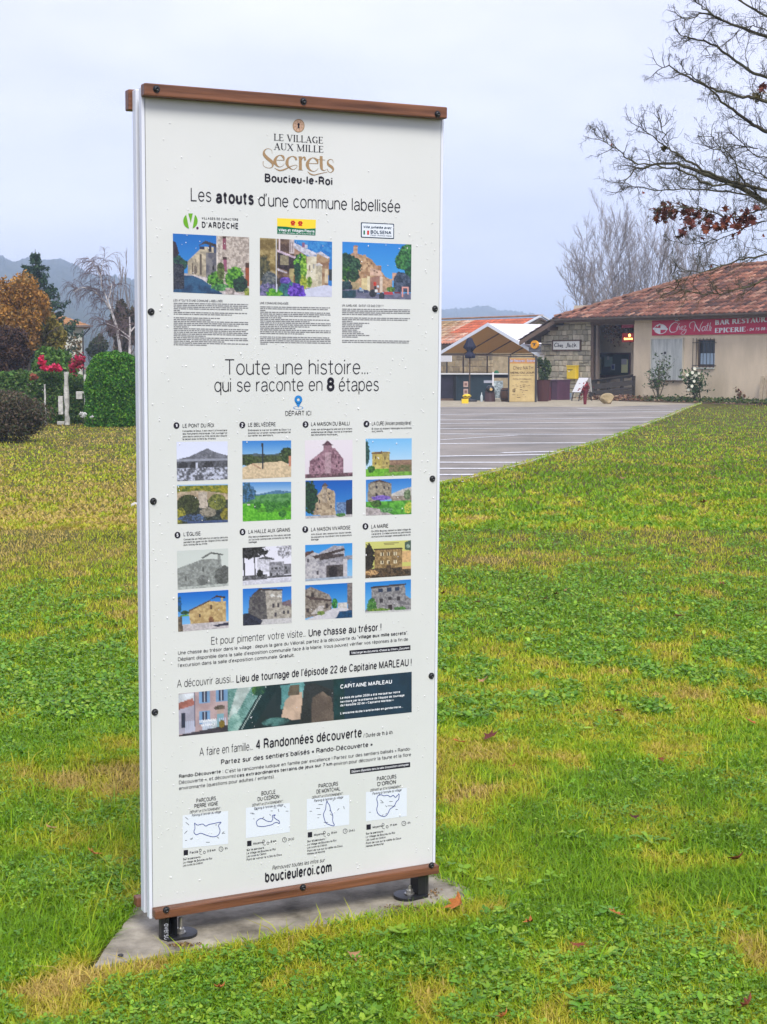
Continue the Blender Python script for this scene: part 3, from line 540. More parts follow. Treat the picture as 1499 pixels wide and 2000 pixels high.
# black tags with white text
g = Print(board_place(OFF['base']), 'tag_print'); g.poly([(683, 1270.5), (802, 1260), (802, 1269.5), (683, 1280)]); g.build(INK, sign); g = Print(board_place(OFF['base']), 'tag_print'); g.poly([(684, 1502), (801.5, 1488.5), (801.5, 1498), (684, 1512)]); g.build(INK, sign)
g = Print(L(), 'tag_lettering', WHITE); write(g, 'Télécharger les documents «Chasse au trésor» : Document', 686, 1277.5, 799.5, 1267, 4.4, .004); write(g, 'Dépliant disponible dans la salle d’exposition communale.', 687, 1508.5, 799, 1495.5, 4.4, .004); g.build(WHITE, sign)
# location pin
g = Print(board_place(OFF['base']), 'pin_ring'); g.ring(583, 796.5, 8.3, 9.8, 26, .34); g.build(BLU, sign)
g = Print(L(), 'pin_print'); g.ring(583, 780.5, 2.7, 7.6, 26, 1.1); g.poly([(576.2, 784.2), (589.8, 784.2), (583, 796)]) if 0 else g.polys([(576.0, 783.5), (590.0, 783.5), (583, 796), (583, 787.5)], [(0, 3, 2), (1, 2, 3)]); g.build(BLU, sign)
# green V emblem of the villages
g = Print(L(), 'village_emblem')
def arcpts(cx, cy, r, ry, a0, a1, n=14): return [(cx+r*math.cos(R(a0+(a1-a0)*i/(n-1))), cy-ry*math.sin(R(a0+(a1-a0)*i/(n-1)))) for i in range(n)]
ex = lambda X: 330+X/8.818
ey = lambda Y: 410+Y/8.818
cx, cy = ex(373), ey(190)
g.poly([(ex(335), ey(60)), (ex(413), ey(60)), (ex(400), ey(120)), (ex(378), ey(222)), (ex(355), ey(130))])
g.poly([(ex(300), ey(85))]+arcpts(cx, cy, 14.0, 15.2, 122, 258)+[(ex(348), ey(320))]); g.poly([(ex(447), ey(95)), (ex(410), ey(318))]+arcpts(cx, cy, 14.0, 15.2, -72, 52)); g.build(LIME, sign)
g = Print(L(), 'emblem_dot'); g.disc(ex(493), ey(311), 2.3, 2.5, 16); g.build(PURP, sign)
g = Print(L(), 'village_lettering'); write(g, 'VILLAGES DE CARACTÈRE', ex(568), ey(158), ex(1195), ey(191), 4.6, .02, spacing=1.25); write(g, 'D’ARDÈCHE', ex(570), ey(305), ex(1195), ey(332), 12, .018, spacing=1.15); g.build(INK, sign)
# flowered towns label
fx_ = lambda X: 500+X/9.369
fy_ = lambda Y: 410+Y/9.369
g = Print(board_place(OFF['base']), 'label_yellow'); g.poly([(fx_(390), fy_(150)), (fx_(1100), fy_(180)), (fx_(1095), fy_(338)), (fx_(920), fy_(346)), (fx_(740), fy_(332)), (fx_(560), fy_(306)), (fx_(392), fy_(298))]); g.build(YEL, sign)
g = Print(board_place(OFF['base']), 'label_green'); g.poly([(fx_(392), fy_(300)), (fx_(560), fy_(308)), (fx_(740), fy_(334)), (fx_(920), fy_(348)), (fx_(1095), fy_(340)), (fx_(1090), fy_(468)), (fx_(392), fy_(438))]); g.build(GRN, sign)
g = Print(L(), 'flower_print')
for X, Y in ((678, 232), (812, 240)):
    for k in range(6): g.disc(fx_(X)+2.9*math.cos(k*1.047), fy_(Y)+2.4*math.sin(k*1.047), 1.9, 1.9, 9)
    g.poly([(fx_(X-38), fy_(Y+38)), (fx_(X+38), fy_(Y+38)), (fx_(X+30), fy_(Y+52)), (fx_(X-30), fy_(Y+50))])
g.build(RED, sign)
g = Print(L(), 'label_lettering'); write(g, 'Villes et Villages Fleuris', fx_(415), fy_(390), fx_(1072), fy_(418), 5.6, .016); write(g, 'LE LABEL NATIONAL DE LA QUALITÉ DE VIE', fx_(415), fy_(428), fx_(1070), fy_(456), 2.4, .004); g.build(WHITE, sign)
# twin town label
bx_ = lambda X: 655+X/9.369
by_ = lambda Y: 420+Y/9.369
def rrect(x0, y0, x1, y1, r, sl, n=4):
    out = []
    for cx, cy, a in ((x1-r, y0+r, 0), (x0+r, y0+r, 90), (x0+r, y1-r, 180), (x1-r, y1-r, 270)):
        for i in range(n): t = R(a+90*i/(n-1)); px_ = cx+r*math.cos(t); out.append((px_, cy-r*math.sin(t)+sl*(px_-x0)))
    return out
g = Print(board_place(OFF['base']), 'twin_border'); g.poly(rrect(bx_(470), by_(132), bx_(1078), by_(412), 1.8, .045)); g.build(NAVY, sign)
g = Print(L(), 'twin_ground'); g.poly(rrect(bx_(487), by_(150), bx_(1062), by_(396), 1.4, .045)); g.build(PALE, sign)
g = Print(board_place(OFF['top']), 'twin_lettering')
write(g, 'Ville jumelée avec', bx_(518), by_(237), bx_(1032), by_(262), 5.2, .018, .25, OFF['top']); write(g, 'BOLSENA', bx_(645), by_(338), bx_(1022), by_(357), 6.8, .02, 0, OFF['top']); write(g, 'ITALIE - Province Viterbe', bx_(640), by_(380), bx_(1030), by_(396), 2.6, .006, .25, OFF['top'])
g.build(NAVY, sign)
g = Print(board_place(OFF['top']), 'flag_green'); g.poly([(bx_(515), by_(282)), (bx_(543), by_(283)), (bx_(543), by_(357)), (bx_(515), by_(356))]); g.build(GRN, sign)
g = Print(board_place(OFF['top']), 'flag_red'); g.poly([(bx_(582), by_(283)), (bx_(618), by_(284)), (bx_(618), by_(360)), (bx_(582), by_(359))]); g.build(RED, sign)
# the four walks
MAPG = flat('print_map', (.66, .71, .76), .45)
walks = [('PARCOURS', 'PIERRE VIGNE', 403, 1561.5, [(357, 1592.5), (446, 1584), (446, 1648), (357, 1657)], 'Facile', '2,5 km', '1h', ['Le village de Boucieu-le-Roi', 'Les cuves du Cédron'], 358,
          [(380, 1607), (381, 1617), (379, 1625), (384, 1630), (392, 1627), (404, 1631), (416, 1634), (426, 1631), (430, 1622), (427, 1612), (432, 1606), (427, 1606), (418, 1608), (408, 1610), (402, 1613), (396, 1609), (386, 1611), (380, 1607)], 1665),
         ('BOUCLE', 'DU CEDRON', 524.5, 1548, [(480.5, 1578), (566.5, 1568), (566.5, 1625), (480.5, 1637)], 'Moyenne', '8 km', '2h30', ['Le Village de Boucieu-le-Roi', 'Les cuves du Cédron', 'Point de vue sur la vallée du Doux'], 482,
          [(503, 1613), (501, 1605), (507, 1599), (514, 1599), (521, 1603), (530, 1604), (533, 1598), (532, 1593), (538, 1591), (535, 1595), (540, 1600), (545, 1603), (546, 1608), (541, 1606), (536, 1607), (532, 1610), (524, 1612), (514, 1614), (503, 1613)], 1647),
         ('PARCOURS', 'DE MONTCHAL', 641.5, 1533, [(599.5, 1560.5), (682.5, 1552.5), (682.5, 1610.5), (599.5, 1621)], 'Moyenne', '8 km', '2h45', ['Le Village de Boucieu-le-Roi', 'Les cuves du Cédron', 'Point de vue sur la vallée du Doux', 'Hameau de Monchal'], 600.5,
          [(639, 1563), (637, 1571), (636, 1580), (632, 1590), (634, 1600), (637, 1607), (645, 1611), (653, 1612), (650, 1603), (650, 1592), (646, 1583), (644, 1573), (640, 1567), (639, 1563)], 1630),
         ('PARCOURS', 'D’ORION', 755.5, 1519, [(715, 1547), (795, 1538.5), (795, 1594), (715, 1604)], 'Moyenne', '11 km', '4h', ['Le Village de Boucieu-le-Roi', 'Les cuves du Cédron', 'Point de vue sur la vallée du Doux', 'Hameau de Monchal'], 715,
          [(739, 1553), (736, 1560), (738, 1570), (736, 1580), (738, 1588), (744, 1593), (752, 1594), (758, 1588), (762, 1580), (770, 1574), (774, 1566), (779, 1560), (779, 1550), (773, 1557), (768, 1553), (763, 1556), (757, 1553), (750, 1554), (745, 1552), (739, 1553)], 1615)]
for t1, t2, cx, cy, mp_, lv, km, du, vl, vx, rt, iy in walks:
    g = Print(L(), 'walk_print', INK); gm = Print(board_place(OFF['base']), 'map_ground'); gr = Print(board_place(OFF['top']), 'map_route'); gk = Print(L(), 'map_marks')
    sl = -.125; hw = 19 if len(t2) > 8 else 14; hw = 17 if t2 == 'DU CEDRON' else hw
    write(g, t1, cx-(19 if t1 == 'PARCOURS' else 13.5), cy+4+2, cx+(19 if t1 == 'PARCOURS' else 13.5), cy+1.5, 8, .004); write(g, t2, cx-hw-4, cy+13.5+3, cx+hw+4, cy+11.5, 8, .004)
    write(g, 'DÉPART et STATIONNEMENT :', cx-32, cy+27, cx+30, cy+19, 5, -.002, .25); write(g, 'Parking à l’entrée du village', cx-28, cy+33.5, cx+29, cy+26, 5, -.002, .25)
    gm.poly(mp_[::-1]); gr.ribbon([(x, y, 1.15) for x, y in rt])
    for i in range(11):
        a, b = rr.uniform(.06, .94), rr.uniform(.08, .92); x = mp_[0][0]+(mp_[1][0]-mp_[0][0])*a; y = mp_[0][1]+(mp_[1][1]-mp_[0][1])*a+(mp_[3][1]-mp_[0][1])*b; l = rr.uniform(1.5, 4.2); an = rr.choice([0, 0, 0, .7, -.8, 1.3])
        gk.ribbon([(x-l*math.cos(an), y-l*math.sin(an), .8), (x+l*math.cos(an), y+l*math.sin(an), .8)])
    g.poly([(vx+1, iy-4.5), (vx+9.5, iy-5.5), (vx+9.5, iy+4.5), (vx+1, iy+5.5)]); write(g, lv, vx+13, iy+2.4, vx+13+len(lv)*2.75, iy+.4, 4.6, .004)
    xk = vx+32; g.ring(xk+1.5, iy-4.5, 1.7, 2.4, 12, 1.2); g.ribbon([(xk+1.5, iy-1.5, .6), (xk+.5, iy+2.5, .6), (xk+5, iy+3.5, .6)]); g.ring(xk+9.5, iy-.5, 1.7, 2.4, 12, 1.2)
    write(g, km, xk+15, iy-1, xk+15+len(km)*2.7, iy-3, 4.6, .012); xc = xk+42; g.ring(xc, iy-7, 3.6, 4.4, 18, 1.1); g.ribbon([(xc, iy-10, .6), (xc, iy-7, .6), (xc+2, iy-6.6, .6)]); write(g, du, xc+7, iy-5.5, xc+7+len(du)*2.9, iy-6.5, 4.6, -.002)
    write(g, 'Sur le parcours :', vx, iy+15, vx+36, iy+10.2, 4.2, .016)
    for i, l in enumerate(vl): write(g, l, vx, iy+21+i*6.1, vx+len(l)*2.02, iy+21+i*6.1-len(l)*.26, 4.2, .002)
    gm.build(MAPG, sign); gr.build(ROUTE, sign); o = gk.build(INK, sign); o['kind'] = 'stuff'; o = g.build(INK, sign); o.name = 'walk_symbols'; o['kind'] = 'stuff'
# ------------------------------------------------------------------ printed pictures: small colour rasters painted in code
class Pic:
    def __init__(s, w, h, seed=1):
        s.w, s.h = w, h; s.g = np.random.default_rng(seed); s.a = np.zeros((h, w, 3)); s.X, s.Y = np.meshgrid((np.arange(w)+.5)/w, (np.arange(h)+.5)/h)
    def n(s, sc, seed=0, st=1.0): return fbm(s.X*sc*st+seed*7.7, s.Y*sc*s.h/s.w*1.0+seed*3.1, 1.0, 3)
    def mask(s, P):
        P = np.array(P, float); ins = np.zeros(s.X.shape, bool); j = len(P)-1
        for i in range(len(P)):
            xi, yi = P[i]; xj, yj = P[j]
            c = ((yi > s.Y) != (yj > s.Y)) & (s.X < (xj-xi)*(s.Y-yi)/(yj-yi+1e-12)+xi); ins ^= c; j = i
        return ins
    def put(s, m, c, nz=.12, sc=30, c2=None):
        c = np.array(c, float); t = np.clip((s.n(sc, s.g.integers(99))-.5)*3.2+.5, 0, 1)[..., None]
        c2 = np.array(c2, float) if c2 is not None else c*(1-nz*2); v = c2*(1-t)+c*(1+nz)*t if c2 is None else c2*(1-t)+c*t
        v = v+s.g.normal(0, nz*50, s.X.shape)[..., None]; s.a[m] = np.clip(v[m], 0, 255); return s
    def sky(s, a, b, y1=1.0, nz=.02):
        t = np.clip(s.Y/y1, 0, 1)[..., None]; s.a[:] = np.array(a)*(1-t)+np.array(b)*t; return s
    def p(s, P, c, nz=.12, sc=30, c2=None): return s.put(s.mask(P), c, nz, sc, c2)
    def r(s, x0, y0, x1, y1, c, nz=.05, c2=None, sc=30): return s.p([(x0, y0), (x1, y0), (x1, y1), (x0, y1)], c, nz, sc, c2)
    def f(s, cx, cy, rx, ry, c, c2, rag=.55):
        d = ((s.X-cx)/rx)**2+((s.Y-cy)/ry)**2+(s.n(26, s.g.integers(99))-.5)*2*rag; return s.put(d < 1, c, .2, 40, c2)
    def l(s, x0, y0, x1, y1, c, w=.008):
        dx, dy = x1-x0, y1-y0; t = np.clip(((s.X-x0)*dx+(s.Y-y0)*dy)/(dx*dx+dy*dy+1e-9), 0, 1); s.a[np.hypot(s.X-x0-t*dx, s.Y-y0-t*dy) < w] = c; return s
    def wins(s, L, c=(50, 45, 50), w=.03, h=.05):
        for x, y in L: s.r(x-w, y-h, x+w, y+h, c)
        return s
    def mono(s, tint=(1, 1, 1.03), k=1.0, lo=0):
        g_ = s.a@np.array([.3, .59, .11]); s.a = np.clip(((g_-128)*k+128+lo), 0, 255)[..., None]*np.array(tint); return s
    def place(s, q, name, label=None):
        """q: the four corners in photo pixels, TL TR BR BL, mapped on the board"""
        c = np.array([bp(*p_) for p_ in q]); u = np.linspace(0, 1, s.w)[None, :, None]; v = np.linspace(0, 1, s.h)[:, None, None]
        P = c[0]*(1-u)*(1-v)+c[1]*u*(1-v)+c[2]*u*v+c[3]*(1-u)*v; P = P.reshape(-1, 2)
        V = np.stack([P[:, 0], np.full(len(P), OFF['img']), P[:, 1]], 1); i = np.arange(s.h-1)[:, None]*s.w+np.arange(s.w-1)[None, :]; i = i.ravel()
        s.a = s.a*.90+22; F = np.stack([i, i+s.w, i+s.w+1, i+1], 1); o = np_mesh(name, V, F, M_photo, sign, cols=np.minimum(s2l(np.clip(s.a, 0, 255)).reshape(-1, 3)*.82, 1))
        if label: o['label'] = label
        return o
M_photo, _t, _b = new_mat('photo_print'); _a = _t.nodes.new('ShaderNodeAttribute'); _a.attribute_name = 'Col'; _t.links.new(_a.outputs['Color'], _b.inputs['Base Color']); _b.inputs['Roughness'].default_value = .4
STO, STO2 = (205, 190, 160), (135, 120, 95)
GR, GR2 = (95, 165, 45), (20, 60, 20)
# church street
P = Pic(110, 84, 1).sky((8, 95, 185), (60, 150, 220))
P.p([(.19, .46), (.35, .25), (.35, .2), (.57, .2), (.57, .75), (.43, .72), (.19, .68)], STO, .1, 20, (150, 140, 120)).p([(.32, .2), (.42, .1), (.57, .155), (.57, .21), (.42, .15)], (55, 48, 50)).r(.35, .2, .41, .25, (40, 40, 60)).r(.46, .18, .5, .28, (40, 38, 50)).r(.53, .2, .57, .3, (60, 70, 100))
P.p([(.43, .3), (.57, .3), (.57, .76), (.43, .72)], (120, 118, 120), .12, 20, (80, 80, 92)).r(.35, .33, .37, .68, (90, 80, 70)).r(.25, .49, .262, .68, (100, 88, 75)).f(.29, .6, .02, .08, (110, 98, 88), (80, 70, 60), .1).f(.525, .55, .014, .05, (35, 32, 36), (20, 20, 26), .1).r(.29, .42, .3, .48, (90, 80, 72))
P.r(.565, 0, 1, 1, (205, 192, 180), .2, (150, 138, 128), 44).p([(.56, 0), (.58, 0), (.58, .7), (.56, .7)], (225, 215, 205)).r(.65, .03, .69, .24, (140, 70, 90)).r(.65, .01, .69, .05, (60, 35, 30)).r(.655, .39, .7, .59, (150, 80, 110)).r(.65, .36, .7, .4, (60, 40, 38)).p([(.62, .6), (.73, .585), (.73, .6), (.62, .62)], (60, 45, 40)).r(.95, .46, 1, .83, (150, 70, 40)).r(.95, .44, 1, .52, (70, 48, 40))
P.p([(.14, .66), (.43, .72), (.6, .9), (1, 1), (.14, 1)], (215, 205, 205)).p([(.13, .7), (.26, .7), (.38, .76), (.66, 1), (0, 1), (0, .7)], (20, 50, 85), .12, 12, (35, 80, 120))
P.p([(0, .13), (.04, .15), (.08, .32), (.06, .5), (0, .5)], (40, 32, 45)).f(.07, .5, .12, .12, (30, 75, 55), (10, 25, 45)).p([(0, .5), (.14, .52), (.15, .93), (0, .95)], (18, 25, 45), .4, 30, (45, 50, 60))
P.f(.55, .75, .1, .15, GR, GR2).f(.62, .6, .05, .16, (90, 110, 50), (50, 60, 30)).f(.8, .72, .12, .2, (110, 180, 50), (25, 80, 20)).f(.88, .82, .1, .14, (25, 60, 45), (10, 25, 30)).f(.62, .88, .12, .06, (90, 160, 80), (30, 80, 40)).f(.97, .95, .04, .09, (150, 160, 60), (80, 100, 30)).r(.68, .88, .8, 1, (200, 185, 180), .2)
P.place([(338, 456), (487, 463.5), (487, 577), (339, 570.5)], 'photo_church_street')
# flowered street
P = Pic(104, 84, 2).sky((10, 100, 190), (40, 120, 200)); P.put((P.X > .45) & (P.Y < .4), (20, 105, 190), .14, 30, (50, 140, 210))
P.p([(0, 0), (.24, 0), (.24, 1), (0, 1)], (165, 145, 90), .15, 14, (105, 85, 40)).p([(.24, 0), (.47, 0), (.47, .35), (.55, .5), (.55, .95), (.24, .95)], (120, 95, 75), .15, 22, (70, 50, 45))
P.r(.4, 0, .47, .25, (215, 200, 200), .1).l(.42, .07, .42, .22, (120, 100, 105), .006).l(.445, .07, .445, .22, (120, 100, 105), .006).l(.27, 0, .27, .2, (225, 205, 205), .012)
P.p([(.47, .12), (.7, .27), (.8, .27), (.8, .32), (.68, .28), (.47, .19)], (205, 205, 225)).p([(.47, .06), (.83, .25), (.7, .28), (.47, .14)], (215, 215, 232)).p([(.47, .15), (.66, .29), (.66, .86), (.47, .8)], (175, 140, 115), .1, 20, (140, 105, 85)).r(.58, .05, .62, .13, (140, 90, 130)).r(.62, .08, .65, .14, (205, 205, 220))
P.p([(.65, .28), (.78, .28), (.77, .86), (.62, .84)], (222, 215, 190), .08, 20, (190, 180, 150)).r(.67, .44, .69, .54, (130, 110, 95)).r(.73, .42, .75, .5, (150, 150, 150)).p([(.78, .26), (.82, .2), (.96, .3), (.94, .78), (.88, .8), (.78, .78)], (170, 140, 105), .1, 20, (130, 95, 70)).p([(.78, .22), (.84, .19), (.96, .29), (.93, .31)], (220, 215, 230)).p([(.77, .44), (.86, .44), (.86, .8), (.77, .82)], (210, 200, 170)).p([(.76, .42), (.82, .39), (.87, .44), (.77, .45)], (225, 220, 220)).r(.95, .5, 1, .7, (40, 50, 55)).r(.89, .5, .94, .75, (215, 195, 160))
P.p([(.24, .19), (.5, .31), (.56, .34), (.55, .36), (.24, .24)], (225, 200, 220)).p([(.24, .23), (.5, .35), (.5, .6), (.24, .5)], (45, 35, 45), .2).r(.28, .29, .39, .45, (150, 140, 110), .1).p([(.24, .51), (.38, .58), (.36, .6), (.24, .55)], (225, 215, 225)).p([(.4, .52), (.5, .5), (.5, .85), (.4, .8)], (185, 170, 110), .1).r(.46, .63, .49, .8, (120, 75, 45))
P.f(.54, .4, .08, .16, (110, 190, 40), (15, 55, 40)).f(.52, .6, .05, .2, (30, 80, 50), (10, 40, 35)).f(.6, .5, .045, .25, (150, 200, 60), (60, 110, 20)).f(.6, .76, .05, .14, (170, 180, 50), (90, 120, 20)).f(.68, .74, .035, .1, (120, 160, 50), (60, 90, 20)).p([(.62, .87), (.9, .78), (1, .8), (1, 1), (.55, 1)], (208, 212, 235), .03)
P.f(.05, .55, .09, .25, (90, 85, 50), (40, 45, 35)).f(.15, .8, .12, .22, (110, 115, 110), (50, 60, 70)).f(.3, .8, .1, .14, (60, 55, 50), (30, 28, 35)).f(.1, .9, .14, .12, (120, 110, 160), (50, 60, 90)).f(.38, .88, .14, .14, (40, 110, 110), (20, 60, 80)).f(.2, .95, .1, .09, (110, 180, 40), (40, 120, 20)).f(.35, .72, .07, .06, (110, 80, 190), (60, 40, 130)).f(.5, .9, .11, .13, (120, 80, 210), (50, 20, 130)).f(.56, .96, .07, .06, (110, 70, 220), (50, 20, 130)).l(.225, 0, .228, .92, (210, 215, 225), .008)
P.place([(508, 464.5), (649, 472), (648.5, 580), (508, 577.5)], 'photo_flowered_street')
# hill town
P = Pic(100, 82, 3).sky((30, 125, 215), (75, 170, 235))
P.p([(.08, .3), (.14, .2), (.2, .2), (.32, .24), (.42, .3), (.5, .42), (.56, .5), (.62, .6), (.72, .66), (.72, .8), (0, .8), (0, .3)], (205, 170, 130), .16, 30, (150, 112, 80)).r(.16, .07, .225, .3, (205, 160, 130), .1).p([(.17, .06), (.22, .06), (.23, .09), (.16, .09)], (170, 120, 95)).r(.3, .22, .34, .28, (190, 150, 110)).r(.46, .4, .56, .5, (180, 140, 110), .1, (140, 105, 80)).p([(.4, .44), (.56, .5), (.58, .58), (.4, .58)], (225, 185, 160), .08).wins([(.36, .38), (.38, .42), (.46, .5), (.5, .53), (.28, .47), (.42, .36)], (110, 80, 60), .006, .012)
P.p([(.4, .62), (.55, .58), (.58, .9), (.4, .88)], (160, 115, 100), .08).r(.36, .6, .4, .88, (235, 220, 180)).r(.54, .6, .58, .88, (225, 205, 185)).r(.28, .64, .36, .85, (225, 205, 150)).p([(.58, .62), (.72, .64), (.7, .85), (.58, .88)], (200, 160, 125), .12).r(.72, .53, .78, .66, (215, 165, 140))
P.f(.06, .27, .07, .07, (35, 75, 45), (10, 35, 30)).f(.12, .42, .15, .18, (50, 90, 60), (8, 35, 30)).f(.05, .55, .08, .14, (60, 120, 40), (15, 50, 30)).f(.15, .6, .1, .1, (40, 75, 45), (10, 30, 30)).p([(.07, .7), (.25, .72), (.25, .84), (.07, .84)], (170, 150, 110)).f(.06, .8, .09, .12, (35, 65, 70), (15, 30, 45)).p([(0, .85), (.3, .83), (.5, .9), (1, .88), (1, 1), (0, 1)], (110, 112, 140), .1).p([(0, .87), (.2, .85), (.2, .98), (0, 1)], (30, 65, 80), .1)
P.f(.94, .2, .12, .2, (70, 140, 70), (10, 60, 30)).f(.88, .3, .12, .18, (60, 130, 60), (10, 55, 30)).f(.98, .45, .08, .2, (40, 110, 60), (10, 50, 35)).p([(.74, .62), (.8, .5), (.9, .52), (1, .62), (1, .86), (.74, .86)], (70, 85, 110), .2, 30, (30, 45, 65)).f(.7, .82, .06, .05, (100, 140, 50), (50, 80, 30))
P.r(.22, .84, .37, .89, (45, 60, 95)).r(.25, .83, .31, .86, (170, 185, 205)).f(.44, .9, .055, .07, (45, 50, 60), (20, 25, 35), .1).r(.6, .86, .73, .91, (190, 55, 70)).r(.75, .86, .85, .89, (120, 30, 45)).l(.87, .78, .87, .95, (225, 150, 140)).l(.95, .78, .95, .9, (225, 160, 150)).l(.87, .78, .95, .78, (230, 160, 150)).f(.47, .73, .022, .04, (200, 50, 40), (180, 40, 30), .1).r(.46, .77, .49, .86, (40, 40, 50)).r(.5, .76, .53, .79, (200, 215, 225)).r(.47, .83, .51, .88, (225, 230, 235)).f(.57, .95, .04, .07, (50, 60, 70), (30, 38, 50), .1)
P.place([(669, 472), (804, 477.5), (803, 585), (668.5, 582)], 'photo_hill_town')
def small(seed): return Pic(70, 54, seed)
def stone_house(P, x0, y0, x1, y1, c, c2, W, win=(45, 42, 50), roof=None):
    P.r(x0, y0, x1, y1, c, .14, c2, 30)
    if roof: P.p([(x0-.03, y0), (x1+.03, y0), (x1, y0-.04), (x0, y0-.04)], roof)
    for x, y in W: P.r(x-.022, y-.04, x+.022, y+.04, win)
    return P
A = [(345, 863), (445, 862), (445, 936), (346, 940)]; A2 = [(346, 947), (445.5, 945), (445.5, 1020), (347, 1023.5)]
P = small(11).sky((225, 225, 228), (235, 235, 235)); P.p([(0, .45), (.25, .38), (.6, .18), (.75, .28), (1, .38), (1, .6), (0, .6)], (120, 122, 130), .2, 20, (85, 88, 98)).r(0, .46, 1, .66, (90, 92, 104), .2, (60, 62, 74)); P.r(0, .44, 1, .5, (150, 152, 160))
for x in (.13, .35, .62): P.f(x, .62, .09, .11, (45, 47, 58), (35, 37, 48), .1)
P.r(.37, .54, .41, .66, (215, 216, 220)); P.r(0, .66, 1, 1, (200, 202, 210), .3, (70, 74, 92), 24); P.mono((.97, 1, 1.1)); P.place(A, 'photo_old_bridge')
P = small(12).sky((150, 190, 225), (220, 230, 235)); P.r(0, .04, 1, .3, (150, 140, 30), .3, (70, 90, 25), 20); P.r(0, .2, .4, .24, (225, 225, 225)); P.p([(0, .2), (.45, .16), (1, .26), (1, .42), (0, .48)], (190, 170, 140), .1, 24, (150, 132, 105)); P.r(0, .4, 1, 1, (50, 60, 50), .25, (25, 32, 30), 20)
P.p([(.42, .2), (.58, .2), (.6, .62), (.42, .6)], (195, 182, 165), .1); P.f(.22, .5, .22, .24, (60, 70, 35), (30, 35, 20), .1); P.f(.78, .46, .18, .2, (120, 125, 50), (60, 70, 30), .15); P.f(.6, .72, .16, .12, (150, 142, 125), (100, 95, 80), .2); P.f(.05, .8, .12, .2, (150, 145, 40), (70, 75, 25)); P.f(.3, .86, .25, .1, (70, 95, 140), (40, 50, 60)); P.f(.95, .8, .1, .18, (140, 130, 40), (70, 70, 20)); P.r(.2, .93, 1, 1, (60, 80, 125), .1); P.place(A2, 'photo_bridge_today')
A = [(473.5, 861), (569, 860), (569, 931.5), (474, 936)]; A2 = [(474, 942), (569, 941), (569, 1014.5), (474.5, 1018.5)]
P = small(13).sky((40, 120, 205), (150, 195, 230), .5); P.p([(0, .35), (.3, .34), (.6, .38), (.9, .3), (1, .34), (1, .6), (0, .6)], (70, 85, 95), .15, 20, (50, 70, 50)); P.f(.12, .52, .18, .14, (60, 80, 35), (25, 35, 22)); P.f(.9, .42, .14, .22, (60, 85, 40), (20, 35, 22)); P.r(.25, .4, .8, .58, (70, 85, 45), .2, (40, 50, 30)); P.p([(.2, .6), (.8, .56), (1, .68), (1, 1), (0, 1), (0, .7)], (225, 200, 160), .08); P.p([(.2, .58), (.38, .72), (.38, .76), (.2, .62)], (190, 150, 120)); P.r(.95, .42, 1, .7, (200, 130, 100)); P.l(.41, .14, .41, .74, (30, 35, 45), .012); P.f(.405, .12, .025, .05, (40, 45, 50), (30, 35, 40), .1); P.place(A, 'photo_viewpoint')
P = small(14).sky((60, 130, 205), (185, 210, 230), .35); P.p([(0, .35), (.4, .3), (.7, .22), (1, .26), (1, .5), (0, .5)], (70, 120, 160), .08); P.p([(0, .4), (.5, .32), (1, .3), (1, .7), (0, .6)], (90, 150, 80), .12, 20, (50, 110, 50)); P.r(0, .55, 1, 1, (100, 190, 40), .12, (60, 150, 20)); P.r(.3, .66, 1, .78, (70, 150, 30), .1)
for x, y in ((.3, .6), (.5, .56), (.62, .6), (.75, .62), (.9, .58), (.55, .7), (.82, .84)): P.f(x, y, .08, .1, (60, 130, 40), (20, 80, 20))
P.f(.1, .28, .16, .24, (30, 60, 70), (60, 110, 160), .7); P.r(.1, .55, .16, .6, (220, 215, 200)); P.place(A2, 'photo_valley')
A = [(596, 860), (689, 859), (689, 930), (596.5, 934)]; A2 = [(597, 938.5), (688.5, 937.5), (688.5, 1009), (597, 1013)]
P = small(15).sky((232, 224, 232), (225, 215, 225)); P.p([(.08, .96), (.1, .55), (.38, .28), (.5, .2), (.62, .22), (.8, .52), (.8, .96)], (165, 125, 140), .2, 26, (105, 70, 85)); P.r(.38, .12, .56, .34, (150, 110, 125), .1); P.p([(.36, .14), (.47, .02), (.58, .14)], (95, 60, 75)); P.p([(.42, .34), (.55, .34), (.54, .95), (.42, .95)], (185, 150, 162), .1); P.wins([(.28, .5), (.3, .7), (.64, .45), (.66, .7), (.18, .78), (.7, .62)], (70, 40, 55), .015, .035); P.r(0, .88, 1, 1, (130, 92, 105), .2); P.place(A, 'photo_old_bailiff_house')
P = small(16).sky((5, 75, 175), (60, 145, 215)); P.p([(.16, .9), (.24, .4), (.4, .18), (.62, .3), (.64, .95)], (190, 170, 140), .14, 26, (140, 120, 95)); P.r(.36, .14, .46, .6, (185, 168, 145), .1, (130, 115, 100)); P.p([(.34, .18), (.41, .06), (.49, .16)], (90, 75, 72)); P.f(.1, .45, .16, .42, (30, 70, 40), (8, 28, 25)); P.wins([(.3, .55), (.52, .5), (.54, .7), (.26, .75), (.5, .36)], (60, 55, 62), .014, .035); P.r(.66, .6, .86, .92, (120, 150, 190), .2, (70, 95, 135)); P.p([(.86, .55), (1, .5), (1, .98), (.86, .95)], (30, 28, 38)); P.r(0, .93, 1, 1, (200, 195, 195), .1); P.f(.75, .93, .1, .05, (80, 140, 60), (40, 80, 40)); P.place(A2, 'photo_bailiff_house_today')
A = [(714.5, 857), (804.5, 856), (804.5, 928), (715, 931)]; A2 = [(715, 937), (804, 934), (804, 1004), (715, 1007)]
